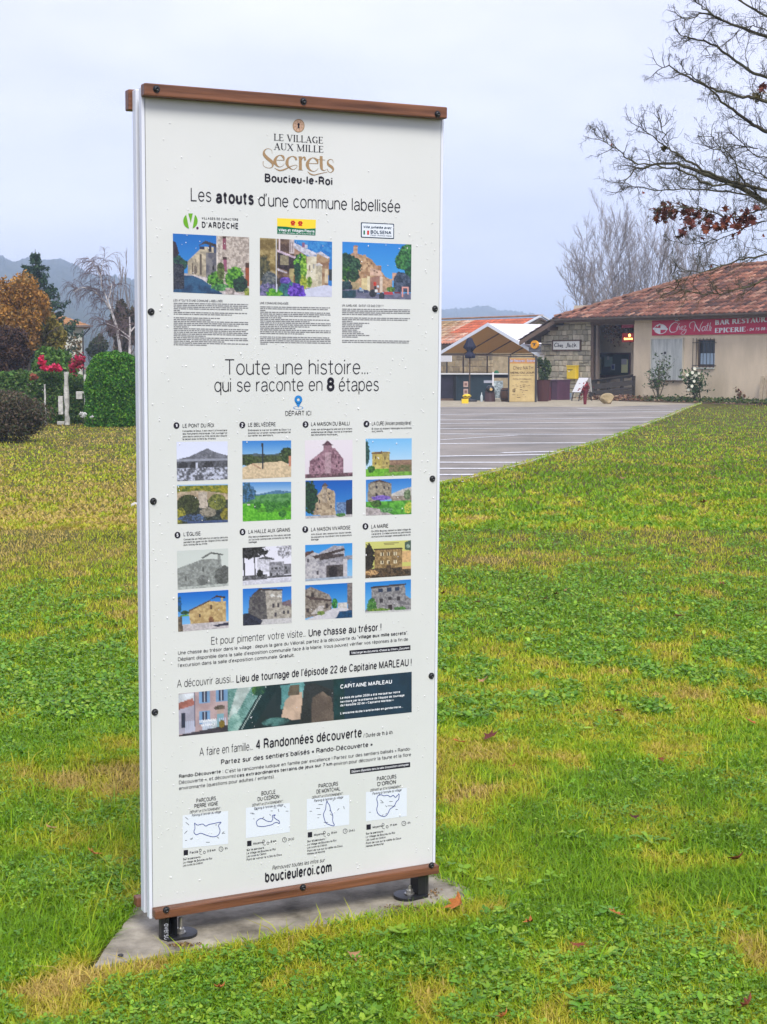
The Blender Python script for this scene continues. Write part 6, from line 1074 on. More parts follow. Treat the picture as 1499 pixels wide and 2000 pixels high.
sl = (bz-be)/bd
d = MB(); T = [(bu0_, bv_-bd, be-.04), (bu1_+.05, bv_-bd, be-.04), (bu1_+.05, bv_, bz-.04), (bu1_+.05, bv_+bd, be-.04), (bu0_, bv_+bd, be-.04), (bu0_, bv_, bz-.04)]
d.add(T+[(x, y, z-.08) for x, y, z in T], [(0, 1, 2, 5), (5, 2, 3, 4), (6, 11, 8, 7), (11, 10, 9, 8), (0, 6, 7, 1), (1, 7, 8, 2), (2, 8, 9, 3), (3, 9, 10, 4)]); d.build('barn_roof_deck', M_beam, barn)
def bgrad(u, v, col, g):
    t = (u-bu0_)/(bu1_-bu0_); m = float(fbm(u*.9, v*1.3, 1)); new = t > .62 and v > bv_-bd*(.55 if t < .78 else 1.2)
    if new: return np.array([.50, .13, .06])*g.uniform(.8, 1.15)
    k = np.clip((.66-t)*2.4+(m-.5)*1.2, 0, 1); red = np.array([.46, .20, .12]) if g.random() < .6 else np.array([.55, .36, .26])
    return (red*(1-k)+np.array([.27, .22, .09])*k)*g.uniform(.75, 1.2)
tiles('barn_roof_tiles', barn, bu0_, bu1_, bv_-bd, bv_, lambda u, v: be+sl*(v-bv_+bd), lambda u, v: True, tw=.24, tl=.34, seed=6, grad=bgrad)
for sgn in (-1, 1): MB().bar((bu1_+.02, bv_+sgn*bd, be+.05), (bu1_+.02, bv_, bz+.07), .16, .07).build('verge_board', flat('verge_white', (.5, .52, .55), .6), barn)
MB().bar((bu0_, bv_, bz+.07), (bu1_+.1, bv_, bz+.07), .2, .09).build('barn_ridge', pm('barn_ridge_tile', (.34, .20, .12), rough=.9, var=.4, scale=2), barn, bevel=.03)
M = RM@Matrix.Translation((bu1_-10.6, bv_-bd+.22, 1.75))
p = at(868, 701, 66); t = empty('white_wall_board', tuple(p), 'small white board on a post by the barn wall, next to the sign edge', 'board', rz=ROT); MB().box(-.22, .5, 0, .03, -.12, .14).build('board_plate', M_wb, t); MB().box(.1, .15, .035, .07, -1.6, .1).build('board_post', M_iron, t)

# ================================================================== marquee
TL_ = Vector((2.55, 70, 0)); tw_, tl_ = 6.85, 7.0; ud = Vector((.576, -.818, 0)); vd = Vector((.818, .576, 0))
tent = empty('marquee', tuple(TL_), 'open white marquee with pitched roof and brown steel frame by the restaurant', 'marquee', rz=ROT)
M_canvas, _t, _b = new_mat('white_canvas'); _b.inputs['Base Color'].default_value = (.88, .88, .88, 1); _b.inputs['Roughness'].default_value = .55
_tr = _t.nodes.new('ShaderNodeBsdfTranslucent'); _tr.inputs[0].default_value = (.72, .52, .26, 1); _mx = _t.nodes.new('ShaderNodeMixShader'); _mx.inputs[0].default_value = .25
_t.links.new(_b.outputs[0], _mx.inputs[1]); _t.links.new(_tr.outputs[0], _mx.inputs[2]); _t.links.new(_mx.outputs[0], _t.nodes['Material Output'].inputs[0])
M_lining, _t, _b = new_mat('tan_lining'); _b.inputs['Base Color'].default_value = (.50, .35, .17, 1); _b.inputs['Roughness'].default_value = .8
_tr = _t.nodes.new('ShaderNodeBsdfTranslucent'); _tr.inputs[0].default_value = (.62, .43, .2, 1); _mx = _t.nodes.new('ShaderNodeMixShader'); _mx.inputs[0].default_value = .6
_t.links.new(_b.outputs[0], _mx.inputs[1]); _t.links.new(_tr.outputs[0], _mx.inputs[2]); _t.links.new(_mx.outputs[0], _t.nodes['Material Output'].inputs[0])
M_frame = flat('marquee_steel', (.09, .06, .04), .5, .4, .2)
ez, az = 1.84, 3.07
def slope(name, x0, z0, x1, z1, mat, off):
    V = []; nx_, ny_ = 14, 18
    for j in range(ny_+1):
        for i in range(nx_+1):
            a, c = i/nx_, j/ny_; sag = -.05*math.sin(math.pi*a)*abs(math.sin(math.pi*c*4)); V.append((x0+(x1-x0)*a, c*tl_, z0+(z1-z0)*a+sag+off))
    mm = MB(); mm.add(V, [(j*(nx_+1)+i, j*(nx_+1)+i+1, (j+1)*(nx_+1)+i+1, (j+1)*(nx_+1)+i) for j in range(ny_) for i in range(nx_)]); return mm.build(name, mat, tent, smooth=True)
slope('canopy_slope', 0, ez, tw_/2, az, M_canvas, .03); slope('canopy_slope', tw_/2, az, tw_, ez-.12, M_canvas, .03)
slope('canopy_lining', .02, ez, tw_/2, az-.01, M_lining, 0.0); slope('canopy_lining', tw_/2, az-.01, tw_-.02, ez-.12, M_lining, 0.0)
b = MB()
for (x0, z0), (x1, z1) in (((0, ez), (tw_/2, az)), ((tw_/2, az), (tw_, ez-.12))):
    b.add([(x0, -.03, z0+.06), (x1, -.03, z1+.06), (x1, -.03, z1-.09), (x0, -.03, z0-.09), (x0, -.01, z0+.06), (x1, -.01, z1+.06), (x1, -.01, z1-.09), (x0, -.01, z0-.09)], [(3, 2, 1, 0), (4, 5, 6, 7), (0, 1, 5, 4), (2, 3, 7, 6)])
b.build('canopy_trim', flat('trim_white', (.66, .70, .76), .5), tent)
MB().box(tw_-.02, tw_+.0, -.02, tl_, ez-.38, ez-.10).build('canopy_valance', M_canvas, tent)
for y in (1.3, 2.7, 4.1, 5.5, 6.9):
    MB().bar((.03, y, ez-.07), (tw_/2, y, az-.09), .04).build('rafter', M_frame, tent); MB().bar((tw_/2, y, az-.09), (tw_-.03, y, ez-.19), .04).build('rafter', M_frame, tent)
    MB().bar((.04, y, 0), (.04, y, ez-.05), .045).build('marquee_pole', M_frame, tent)
for x, z in ((0.04, ez), (tw_-.05, ez-.14)): MB().bar((x, 0, 0), (x, 0, z), .05).build('marquee_pole', M_frame, tent)
MB().bar((.03, 0, ez-.06), (tw_-.03, 0, ez-.18), .045).build('tie_beam', M_frame, tent); MB().bar((.03, .05, ez-.05), (.03, tl_, ez-.05), .045).build('eave_beam', M_frame, tent); MB().bar((tw_/2, 0, az-.08), (tw_/2, tl_, az-.08), .045).build('ridge_beam', M_frame, tent)

# closed parasol hanging dark in front of the marquee
D = 57; p = at(918, 700, D); p[2] = 0; s = D/FOC; t = empty('closed_parasol', tuple(p), 'closed navy blue parasol tied at the waist in front of the marquee', 'parasol'); M_navy = pm('parasol_cloth', (.012, .014, .035), scale=3, var=.3, rough=.8)
Z = lambda y: float(at(918, y, D)[2]); n = 20; V = []; F_ = []
prof = [(2, 659.5), (4.5, 661), (7, 668), (10.5, 676), (11, 679), (7, 683), (4.5, 687), (6.5, 690), (9.5, 694), (9, 699), (5, 700)]
for r, y in prof:
    for k in range(n): a = 2*math.pi*k/n; q = r*s*(1+.22*math.cos(a*5+y*.1)); V.append((q*math.cos(a), q*math.sin(a), Z(y)))
mm = MB(); mm.add(V, [(i*n+k, i*n+(k+1) % n, (i+1)*n+(k+1) % n, (i+1)*n+k) for i in range(len(prof)-1) for k in range(n)]+[tuple(range(n))]); mm.build('parasol_canopy', M_navy, t, smooth=True)
MB().tube([(0, 0, .0), (0, 0, Z(699))], .025, 8).build('parasol_pole', M_frame, t); MB().lathe((0, 0, 0), [(.28, 0), (.28, .06), (.05, .1)], 14).build('parasol_base', M_iron, t)

# menu board
D = 56.3
def W_(x, y, D_=D): return at(x, y, D_)
o = W_(993, 785); t = empty('menu_board', (o[0], D, 0), 'tall tan menu board between two dark posts reading Chez Nath menu du jour', 'menu board'); s = D/FOC
lx = lambda x: (x-993)*s
lz = lambda y: float(at(993, y, D)[2])
zb = max(lz(785), .02); M_menu = pm('menu_tan', (.42, .30, .12), scale=1.4, var=.12, col2=(.58, .45, .21), rough=.6)
MB().box(lx(995), lx(1044.5), 0, .04, zb, lz(698.5)).build('menu_panel', M_menu, t)
MB().box(lx(992.5), lx(995), -.03, .07, 0, lz(697)).build('menu_post', M_iron, t); MB().box(lx(1044.6), lx(1048.5), -.03, .07, 0, lz(697)).build('menu_post', M_iron, t); MB().box(lx(992), lx(1049), -.035, .075, lz(697), lz(696)).build('menu_cap', M_iron, t)
fpl = lambda x, y: (lx(x), -.004, lz(y))
mb_ = MB(); mb_.add([fpl(995, 700), fpl(1044.5, 700), fpl(1044.5, 710), fpl(995, 710)], [(0, 3, 2, 1)]); mb_.v = [(x, -.002, z) for x, y, z in mb_.v]; mb_.build('menu_header', flat('header_orange', (.45, .22, .07), .5), t)
sans_on(t, 'Bar-Restaurant - Epicerie', 996, 707, 1044, 707, 5.2, fpl, flat('menu_white', (.75, .75, .8), .5), 'menu_lettering', .03, dy=-.002)
sans_on(t, 'Bar-Restaurant - Epicerie', 996.3, 706.8, 1043.7, 706.8, 4.8, fpl, flat('menu_blue', (.05, .09, .35), .5), 'menu_lettering', -.012, dy=-.004)
BR = flat('menu_brown', (.07, .04, .02), .6)
sans_on(t, 'Chez NATH', 1002, 722, 1041, 722, 7.2, fpl, BR, 'menu_lettering', -.005); sans_on(t, 'MENU DU JOUR', 997, 730, 1043.5, 730, 4.2, fpl, BR, 'menu_lettering', .018); sans_on(t, 'SERVI MIDI DU LUNDI AU JEUDI', 999, 734, 1042, 734, 1.9, fpl, BR, 'menu_lettering', .0)
sans_on(t, 'PIZZA ET FORMULES', 1002, 742, 1038, 742, 2.9, fpl, BR, 'menu_lettering', .0); sans_on(t, 'GRILLADES', 1016, 747, 1032, 747, 2.6, fpl, BR, 'menu_lettering', .0)
rr = random.Random(9); mm = MB()
for i in range(26):
    x = rr.uniform(1000, 1036); y = 751+rr.random()*25; l = rr.uniform(1.5, 7); mm.add([(lx(x), -.004, lz(y)), (lx(x+l), -.004, lz(y+rr.uniform(-.5, .5))), (lx(x+l), -.004, lz(y+.8)), (lx(x), -.004, lz(y+.8))], [(0, 1, 2, 3)])
o = mm.build('chalk_scribble', BR, t); o['kind'] = 'stuff'

# outdoor counter under the marquee
D = 58.5; t = empty('outdoor_bar', tuple(at(860, 785, D)[:2])+(0,), 'dark teal outdoor bar counter with white ledge under the marquee', 'bar counter'); s = D/FOC; x0p = 860
lx2 = lambda x: (x-x0p)*s
lz2 = lambda y: max(float(at(860, y, D)[2]), .0)
M_teal = pm('counter_teal', (.012, .028, .038), scale=2, var=.3, rough=.45); M_ink2 = pm('counter_dark', (.012, .010, .022), scale=4, var=.5, rough=.5)
MB().box(lx2(830), lx2(886), .02, .9, 0, lz2(731.5)).build('counter_front', M_ink2, t); MB().box(lx2(897), lx2(961), .02, .9, 0, lz2(731.5)).build('counter_front', M_teal, t)
MB().box(lx2(886), lx2(891), -.04, .9, 0, lz2(731.5)).build('counter_pillar', M_dark, t); MB().box(lx2(891.2), lx2(896.8), -.03, .85, 0, lz2(731.5)).build('counter_pillar', M_teal, t)
MB().box(lx2(828), lx2(994), -.12, 1.0, lz2(731.3), lz2(729.4)).build('counter_ledge', flat('ledge_white', (.55, .56, .55), .5), t); MB().box(lx2(961), lx2(993), .1, .8, lz2(738), lz2(731.6)).build('counter_apron', M_ink2, t)
MB().box(lx2(828), lx2(886), -.06, .0, 0, lz2(785)+.08).build('kick_board', M_beam, t)
for i, (x, y) in enumerate(((905.5, 745), (905.5, 759.5))):
    nt = MB().box(lx2(x), lx2(x+9), .005, .018, lz2(y+11), lz2(y)).build('notice', flat('notice_pink', (.50, .34, .28), .6), t); MB().box(lx2(x+2), lx2(x+7), .001, .004, lz2(y+8), lz2(y+3)).build('notice_picture', flat('notice_brown', (.22, .12, .10), .6), nt)
MB().box(lx2(945), lx2(962), .004, .018, lz2(748), lz2(743)).build('price_strip', flat('strip_grey', (.35, .36, .42), .6), t)
MB().box(lx2(970), lx2(988), .1, .6, lz2(790), 0.0001).build('x', M_dark, t) if 0 else None
t = empty('ice_cream_panel', tuple(at(975, 780, 57.4)[:2])+(0,), 'pale speckled panel with a white upright at the right end of the counter', 'panel'); s = 57.4/FOC
MB().box(-10*s, 8*s, .05, .09, .12, 40*s).build('speckled_panel', pm('speckle', (.02, .03, .04), scale=14, var=0, col2=(.62, .72, .74), rough=.5, bump=0), t); MB().box(-13*s, -10.4*s, 0, .1, 0, float(at(975, 727, 57.4)[2])).build('white_upright', M_wb, t)
t = empty('brown_bin', tuple(at(957, 786, 57)[:2])+(0,), 'tapered brown bin standing before the teal counter', 'bin'); s = 57/FOC; MB().lathe((0, 0, 0), [(11*s, 0), (9.5*s, 18*s), (8.5*s, 22*s), (7*s, 22.5*s)], 14).build('bin_body', pm('bin_brown', (.055, .028, .030), rough=.5), t, smooth=False)
g_ = Print(lambda x, y: (x, -.11, y), 'bin_sticker'); 
t = empty('dark_helmet', tuple(at(958, 763, 56.9)), 'black round helmet with a yellow sticker resting on the brown bin', 'helmet'); mm = MB(); mm.lathe((0, 0, 0), [(.12, -.05), (.16, .02), (.155, .10), (.11, .17), (.04, .20)], 16); mm.build('helmet_shell', M_black, t, smooth=True)
g_ = Print(lambda x, y: (x, -.163, y), 'helmet_sticker'); g_.disc(.02, .05, .055, .05, 14); g_.build(flat('sticker_tan', (.55, .36, .14), .5), t)
t = empty('cask', tuple(at(989, 786, 57.2)[:2])+(0,), 'reddish brown wooden cask half hidden by the menu board', 'cask'); mm = MB(); mm.lathe((0, 0, 0), [(.17, 0), (.21, .12), (.23, .25), (.21, .4), (.17, .5), (.15, .48)], 16); mm.build('staves', wood('cask_wood', (.08, .04, .025), (.15, .08, .045), (20, 20, 2)), t, smooth=True); 
for z in (.08, .4): MB().lathe((0, 0, 0), [(.213, z), (.216, z+.035)], 16).build('hoop', M_iron, t)
D = 54.8; t = empty('yellow_crate', tuple(at(908.5, 792, D)[:2])+(0,), 'yellow plastic crate on the ground before the dark counter', 'crate'); s = D/FOC
for q in ((-6.5*s, 6.5*s, -.13, -.11), (-6.5*s, 6.5*s, .11, .13)): MB().box(q[0], q[1], q[2], q[3], 0, 9*s).build('crate_side', M_py, t)
for q in (-6.5*s, 6.1*s): MB().box(q, q+.4*s, -.108, .108, 0, 9*s).build('crate_end', M_py, t)
MB().box(-6*s, 6*s, -.108, .108, 0.0, .02).build('crate_floor', M_py, t)
t = empty('yellow_sack', tuple(at(911.5, 792, D)[:2])+(9.2*s,), 'lumpy yellow sack tied with dark cord on top of the yellow crate', 'sack'); bm = bmesh.new(); bmesh.ops.create_icosphere(bm, subdivisions=3, radius=1)
for v in bm.verts: k = 1+.35*(float(vnoise(v.co.x*2.2+5, v.co.z*2.2+v.co.y, 1))-.5); v.co = Vector((v.co.x*8.5*s*k, v.co.y*.13*k, v.co.z*4.6*s*k+4.4*s))
me = bpy.data.meshes.new('sack_body'); bm.to_mesh(me); bm.free(); link_mesh('sack_body', me, t, M_py); MB().tube([(-8*s, -.1, 3*s), (-2*s, -.15, 5*s), (1*s, -.16, 3.5*s), (8*s, -.1, 6*s)], .012, 6).build('cord', M_dark, t)
t = empty('green_cap', tuple(at(970, 729, 57.6)), 'small green cloth bundle lying on the counter ledge', 'cloth'); bm = bmesh.new(); bmesh.ops.create_icosphere(bm, subdivisions=2, radius=1)
for v in bm.verts: v.co = Vector((v.co.x*.10, v.co.y*.08, max(v.co.z, 0)*.11))
me = bpy.data.meshes.new('cloth_bundle'); bm.to_mesh(me); bm.free(); link_mesh('cloth_bundle', me, t, flat('cloth_green', (.02, .12, .06), .8))
t = empty('glass_bottle', tuple(at(941, 787, 57)[:2])+(0,), 'clear bottle standing on the ground in front of the teal counter', 'bottle'); MB().lathe((0, 0, 0), [(.045, 0), (.05, .04), (.05, .2), (.018, .27), (.018, .34), (.02, .345)], 12).build('bottle_glass', flat('bottle_clear', (.45, .5, .5), .1, .8), t)
t = empty('dark_red_planter', tuple(at(1058, 786, 58.5)[:2])+(0,), 'low dark red planter box with trailing plant right of the menu board', 'planter'); s = 58.5/FOC; MB().box(-5*s, 18*s, -.1, .3, 0, 26*s).build('planter_box', flat('planter_red', (.085, .018, .025), .6), t, bevel=.01); MB().box(3*s, 12*s, -.12, .2, 26.1*s, 34*s).build('grey_pot', flat('pot_grey', (.16, .19, .17), .7), t, bevel=.01)

# ================================================================== hills far off
M_hill = pm('wooded_hill', (.018, .04, .02), scale=.06, var=.4, col2=(.07, .075, .035), rough=1, bump=1, bscale=.4, dist=3, spec=0)
def hill(name, prof, D0, D1, D2, seed, kind='structure'):
    """ridge line given as photo pixels, standing at distance D1, rising from D0 and falling behind to D2"""
    px_ = np.linspace(prof[0][0], prof[-1][0], int((prof[-1][0]-prof[0][0])/1.5)); py_ = np.interp(px_, [q[0] for q in prof], [q[1] for q in prof])
    g = np.random.default_rng(seed); rows = []; nr = 34
    tuft = (vnoise(px_*.09, px_*0+seed)-.5)*5+(vnoise(px_*.3, px_*0+seed+9)-.5)*4+(vnoise(px_*.6, px_*0+seed+3)-.4)*4
    for j in range(nr):
        t = j/(nr-1); d = D0+(D1-D0)*t/.75 if t < .75 else D1+(D2-D1)*(t-.75)/.25
        hgt = (t/.75)**1.25 if t < .75 else math.cos((t-.75)/.25*math.pi/2)
        dy = py_-(tuft if abs(t-.75) < .03 else tuft*.4)
        H = ((702-dy)/FOC*D1+CAMH)*hgt; X_ = (px_-749.5)/FOC*d
        ln = (fbm(X_*.03, X_*0+d*.03+seed, 1)-.5)*14*hgt*(1-t/.75)*(t < .75)*2+((vnoise(X_*.12, X_*0+d*.12)-.6)*7*hgt+(vnoise(X_*.4, X_*0+d*.3)-.6)*3*hgt)*(t < .74)
        rows.append(np.stack([X_, X_*0+d, np.maximum(H+ln, -1)], 1))
    V = np.concatenate(rows); n = len(px_); i = (np.arange(nr-1)[:, None]*n+np.arange(n-1)[None]).ravel(); F = np.stack([i, i+1, i+n+1, i+n], 1)
    o = np_mesh(name, V, F, M_hill, smooth=False); o['kind'] = kind; return o
hill('hills', [(-900, 560), (-500, 515), (-250, 522), (-80, 500), (0, 503), (10, 498), (25, 509), (34, 512), (50, 506), (62, 503), (80, 508), (100, 508), (120, 507), (134, 509), (145, 513), (160, 522), (172, 530), (190, 535), (215, 538), (245, 542), (275, 546), (330, 560), (450, 590), (560, 640), (700, 690)], 380, 1000, 1500, 3)
hill('hills', [(300, 690), (480, 640), (640, 612), (780, 606), (858, 606), (880, 602), (910, 601), (935, 597), (955, 598), (975, 606), (1000, 607), (1020, 610), (1045, 617), (1070, 626), (1100, 634), (1150, 642), (1250, 640), (1500, 620), (1900, 600), (2400, 620)], 700, 1500, 2200, 5)
C_ = []; 

# ================================================================== trees
M_bark = pm('grey_bark', (.10, .085, .07), scale=6, var=.4, rough=.95, bump=.5, spec=.1); M_bark2 = pm('dark_bark', (.075, .055, .045), scale=8, var=.4, rough=.95, bump=.4, spec=.1, col2=(.10, .10, .055)); M_birch = pm('birch_bark', (.50, .46, .44), scale=5, var=.5, col2=(.72, .68, .66), rough=.8, bump=.2, spec=.2)
M_fol = leafy('foliage_leaf', trans=.25, var=.3)
def grow(S, p, d, L, r, lvl, g, tips, up=.15, spread=.5, nb=(2, 4), nseg=4, shrink=.62, wob=.10, minr=.003, droop=0.0):
    d = np.array(d, float); d /= np.linalg.norm(d); p = np.array(p, float)
    for i in range(nseg):
        nd = d+g.normal(0, wob, 3)+np.array([0, 0, up*.25-droop*(.3+.3*i)]); nd /= np.linalg.norm(nd); q = p+nd*L/nseg; r1 = max(r*(1-.55*(i+1)/nseg), minr); r0 = max(r*(1-.55*i/nseg), minr)
        S.append([*p, *q, r0, r1]); p, d = q, nd
        if lvl > 0 and i >= (0 if lvl < 3 else 1):
            for _ in range(g.integers(nb[0], nb[1])):
                a = g.normal(size=3); a -= a@d*d; a /= np.linalg.norm(a)+1e-9; k = spread*g.uniform(.6, 1.3); bd_ = d+a*k+np.array([0, 0, up]); grow(S, p, bd_, L*shrink*g.uniform(.6, 1.1), r1*.55, lvl-1, g, tips, up, spread, nb, max(2, nseg-1), shrink, wob*1.2, minr, droop)
    tips.append(p)
def base_at(x, D): p = at(x, 800, D); return (p[0], p[1], 0)
def px2h(y, D): return (702-y)/FOC*D+CAMH
# bare poplars behind the restaurant
def poplar(x, D, ytop, wpx, seed, label, stems=5):
    g = np.random.default_rng(seed); H = px2h(ytop, D); t = empty('bare_poplar', base_at(x, D), label, 'tree', 'bare trees behind the restaurant'); S = []; tips = []; wd = wpx*D/FOC/2
    grow(S, (0, 0, 0), (0, 0, 1), H*.25, .16, 0, g, tips); trunk = segs_mesh('trunk', S, M_bark, t, 7); S = []
    top = tips[-1]
    for i in range(stems):
        a = -1+2*(i+.5)/stems+g.normal(0, .08); d = np.array([a*wd/(H*.72)*2.3, g.normal(0, .12), 1.0]); grow(S, top*[1, 1, .5+.5*g.random()], d, H*.68*(1-.30*a*a), .042, 3, g, tips, up=.10, spread=.55, nb=(1, 2), nseg=11, shrink=.40, wob=.05, minr=.007)
    segs_mesh('crown', S, M_twig, t, 3)
M_twig = pm('pale_twig', (.24, .21, .20), rough=.95, bump=0, spec=.1)
poplar(1150, 96, 500, 60, 41, 'leftmost and lowest of the bare grey trees above the restaurant roof', 4)
poplar(1203, 100, 425, 120, 42, 'tallest bare grey tree, rising behind the middle of the restaurant roof', 10)
poplar(1282, 104, 455, 80, 43, 'bare grey tree just right of the tallest one behind the roof', 5)
poplar(1330, 108, 468, 95, 44, 'bare grey tree behind the roof under the red-leaved branch', 5)
poplar(1392, 112, 488, 80, 45, 'rightmost of the bare grey trees behind the roof ridge', 4)
# big maple on the right: limbs reach in from a trunk outside the picture
TX, TD = 6.35, 18.0; mt = empty('maple_tree', (TX, TD, 0), 'large bare maple reaching in from the right with clusters of dry red leaves', 'tree')
g = np.random.default_rng(51); S = []
def trunk_seg(a, b, r0, r1): S.append([*a, *b, r0, r1])
tr = [(0, 0, -.05), (.03, 0, 1.2), (-.02, .02, 2.4), (.05, 0, 3.6), (0, 0, 5.0), (.05, .05, 6.6), (.0, 0, 8.2)]; rr_ = [.27, .21, .18, .15, .12, .08, .03]
for a, b, r0, r1 in zip(tr, tr[1:], rr_, rr_[1:]): trunk_seg(a, b, r0, r1)
segs_mesh('trunk', S, M_bark2, mt, 10)
def ml(pts, r0, r1, depth0, seed, twig=1.0):
    """a limb through photo pixels; its distance drifts from depth0"""
    g = np.random.default_rng(seed); P = []
    for i, (x, y) in enumerate(pts): D = depth0[0]+(depth0[1]-depth0[0])*i/(len(pts)-1); P.append(at(x, y, D)-np.array([TX, TD, 0]))
    P = np.array(P); Q = []
    for i in range(len(P)-1):
        p0, p1, p2, p3 = P[max(i-1, 0)], P[i], P[i+1], P[min(i+2, len(P)-1)]
        for t in np.linspace(0, 1, 5)[:-1]: Q.append(.5*((2*p1)+(-p0+p2)*t+(2*p0-5*p1+4*p2-p3)*t*t+(-p0+3*p1-3*p2+p3)*t**3))
    Q.append(P[-1]); Q = np.array(Q); Q[1:-1] += g.normal(0, .008, (len(Q)-2, 3)); n = len(Q); S = []
    for i in range(n-1):
        a, b = i/(n-1), (i+1)/(n-1); S.append([*Q[i], *Q[i+1], (r0+(r1-r0)*a)*.62, (r0+(r1-r0)*b)*.62])
    segs_mesh('limb', S, M_bark2, mt, 6); T = []
    for i in range(2, n):
        a = i/(n-1); d = Q[i]-Q[i-1]; Ls = np.linalg.norm(d); d /= Ls
        for _ in range(int(np.clip(Ls/.05, 1, 7)*twig*.85+g.random())):
            q = Q[i]-d*g.random()*Ls; side = np.array([g.normal(0, .5), g.normal(0, .9), g.normal(.15, .9)]); dd = d*g.uniform(.3, .9)+side*.7; tips = []
            L = g.uniform(.10, .30)*(1.1-.3*a); sub = []; grow(sub, q, dd, L, .0055, 2 if g.random() < .5 else 1, g, tips, up=.18, spread=.75, nb=(1, 3), nseg=3, shrink=.55, wob=.22, minr=.0016); T += sub
            for e in tips:
                if g.random() < .55:     # seed stalks: thin hooks hanging from the twig ends
                    for _k in range(2): w_ = e+np.array([g.normal(0, .02), g.normal(0, .02), -g.uniform(.02, .05)]); T.append([*e, *((e+w_)/2+[g.normal(0, .012), 0, .012]), .0013, .0012]); T.append([*((e+w_)/2+[0, 0, .008]), *w_, .0012, .001])
    o = segs_mesh('twigs', T, M_bark2, mt, 3); o['kind'] = 'stuff'
LIMBS = [([(1760, 470), (1640, 420), (1560, 405), (1499, 396), (1455, 370), (1410, 352), (1360, 332), (1310, 318), (1258, 326), (1235, 335), (1210, 372)], .075, .005, (18, 17.2), 1),
 ([(1499, 372), (1450, 360), (1400, 345), (1350, 318), (1320, 300), (1302, 288), (1270, 262), (1238, 242)], .032, .005, (17.6, 16.9), 2), ([(1302, 290), (1296, 262), (1290, 240), (1287, 222)], .010, .004, (17.1, 16.8), 3),
 ([(1430, 362), (1380, 358), (1330, 332), (1280, 322), (1240, 318), (1215, 300), (1190, 280), (1165, 265)], .022, .004, (17.3, 16.4), 4), ([(1480, 384), (1400, 372), (1330, 368), (1280, 372), (1240, 362), (1210, 378)], .018, .004, (17.6, 17), 5),
 ([(1720, 500), (1600, 452), (1499, 395), (1470, 368), (1452, 355), (1440, 330), (1425, 300), (1400, 278), (1388, 262)], .03, .005, (17.8, 17.3), 6), ([(1780, 380), (1620, 300), (1540, 262), (1499, 256), (1475, 245), (1440, 220), (1410, 196), (1382, 168), (1350, 148), (1330, 120)], .05, .005, (18, 16.8), 7),
 ([(1700, 330), (1560, 240), (1499, 200), (1460, 190), (1420, 180), (1380, 170), (1335, 145), (1300, 130), (1278, 145)], .045, .005, (18.2, 17.6), 8), ([(1700, 260), (1560, 190), (1499, 155), (1450, 128), (1400, 92), (1370, 78), (1340, 72), (1318, 58)], .04, .005, (18.4, 17.4), 9),
 ([(1720, 160), (1600, 100), (1499, 72), (1450, 56), (1410, 38), (1375, 25), (1345, 36), (1323, 30)], .04, .005, (18, 17.2), 10), ([(1700, 110), (1580, 60), (1499, 30), (1460, 10), (1430, -10)], .035, .012, (18.2, 17.8), 11), ([(1410, 38), (1380, 20), (1360, 4), (1340, -15)], .016, .006, (17.5, 17.2), 12),
 ([(1640, 480), (1560, 430), (1499, 408), (1460, 418), (1420, 425), (1385, 412), (1350, 406), (1320, 404), (1285, 402)], .022, .004, (17.7, 16.6), 13), ([(1560, 445), (1499, 430), (1440, 455), (1390, 470), (1350, 478), (1310, 470)], .014, .004, (17.6, 17), 14),
 ([(1680, 540), (1560, 498), (1499, 498), (1450, 505), (1410, 520), (1370, 532), (1330, 528), (1310, 535)], .024, .004, (17.2, 16.4), 15), ([(1499, 545), (1450, 562), (1400, 574), (1350, 570), (1300, 560)], .018, .004, (16.8, 16.2), 16), ([(1480, 290), (1440, 285), (1400, 292), (1370, 270)], .012, .004, (17.8, 17.4), 17),
 ([(1560, 330), (1499, 310), (1470, 300), (1430, 262), (1395, 258)], .016, .004, (17.8, 17.5), 18), ([(1600, 420), (1499, 350), (1460, 330), (1430, 318), (1410, 296)], .018, .004, (18.2, 18), 19), ([(1499, 60), (1470, 50), (1440, 62), (1400, 100), (1372, 118)], .010, .003, (17.7, 17.5), 20)]
for l in LIMBS: ml(*l)
for k, (a, b) in enumerate((((1760, 470), 3.6), ((1720, 500), 3.1), ((1780, 380), 4.0), ((1700, 330), 4.4), ((1700, 260), 4.9), ((1720, 160), 5.4), ((1700, 110), 5.8), ((1680, 540), 2.6), ((1640, 480), 3.2))):
    D = (18, 17.8, 18, 18.2, 18.4, 18, 18.2, 17.2, 17.7)[k]; e = at(a[0], a[1], D)-np.array([TX, TD, 0]); z0 = min(b, e[2]-.25); S = [[0, 0, z0, *(np.array([0, 0, z0])*.5+e*.5+[0, 0, -.05]), .085, .07], [*(np.array([0, 0, z0])*.5+e*.5+[0, 0, -.05]), *e, .07, .06 if k == 0 else .045]]; segs_mesh('limb', S, M_bark2, mt, 8)
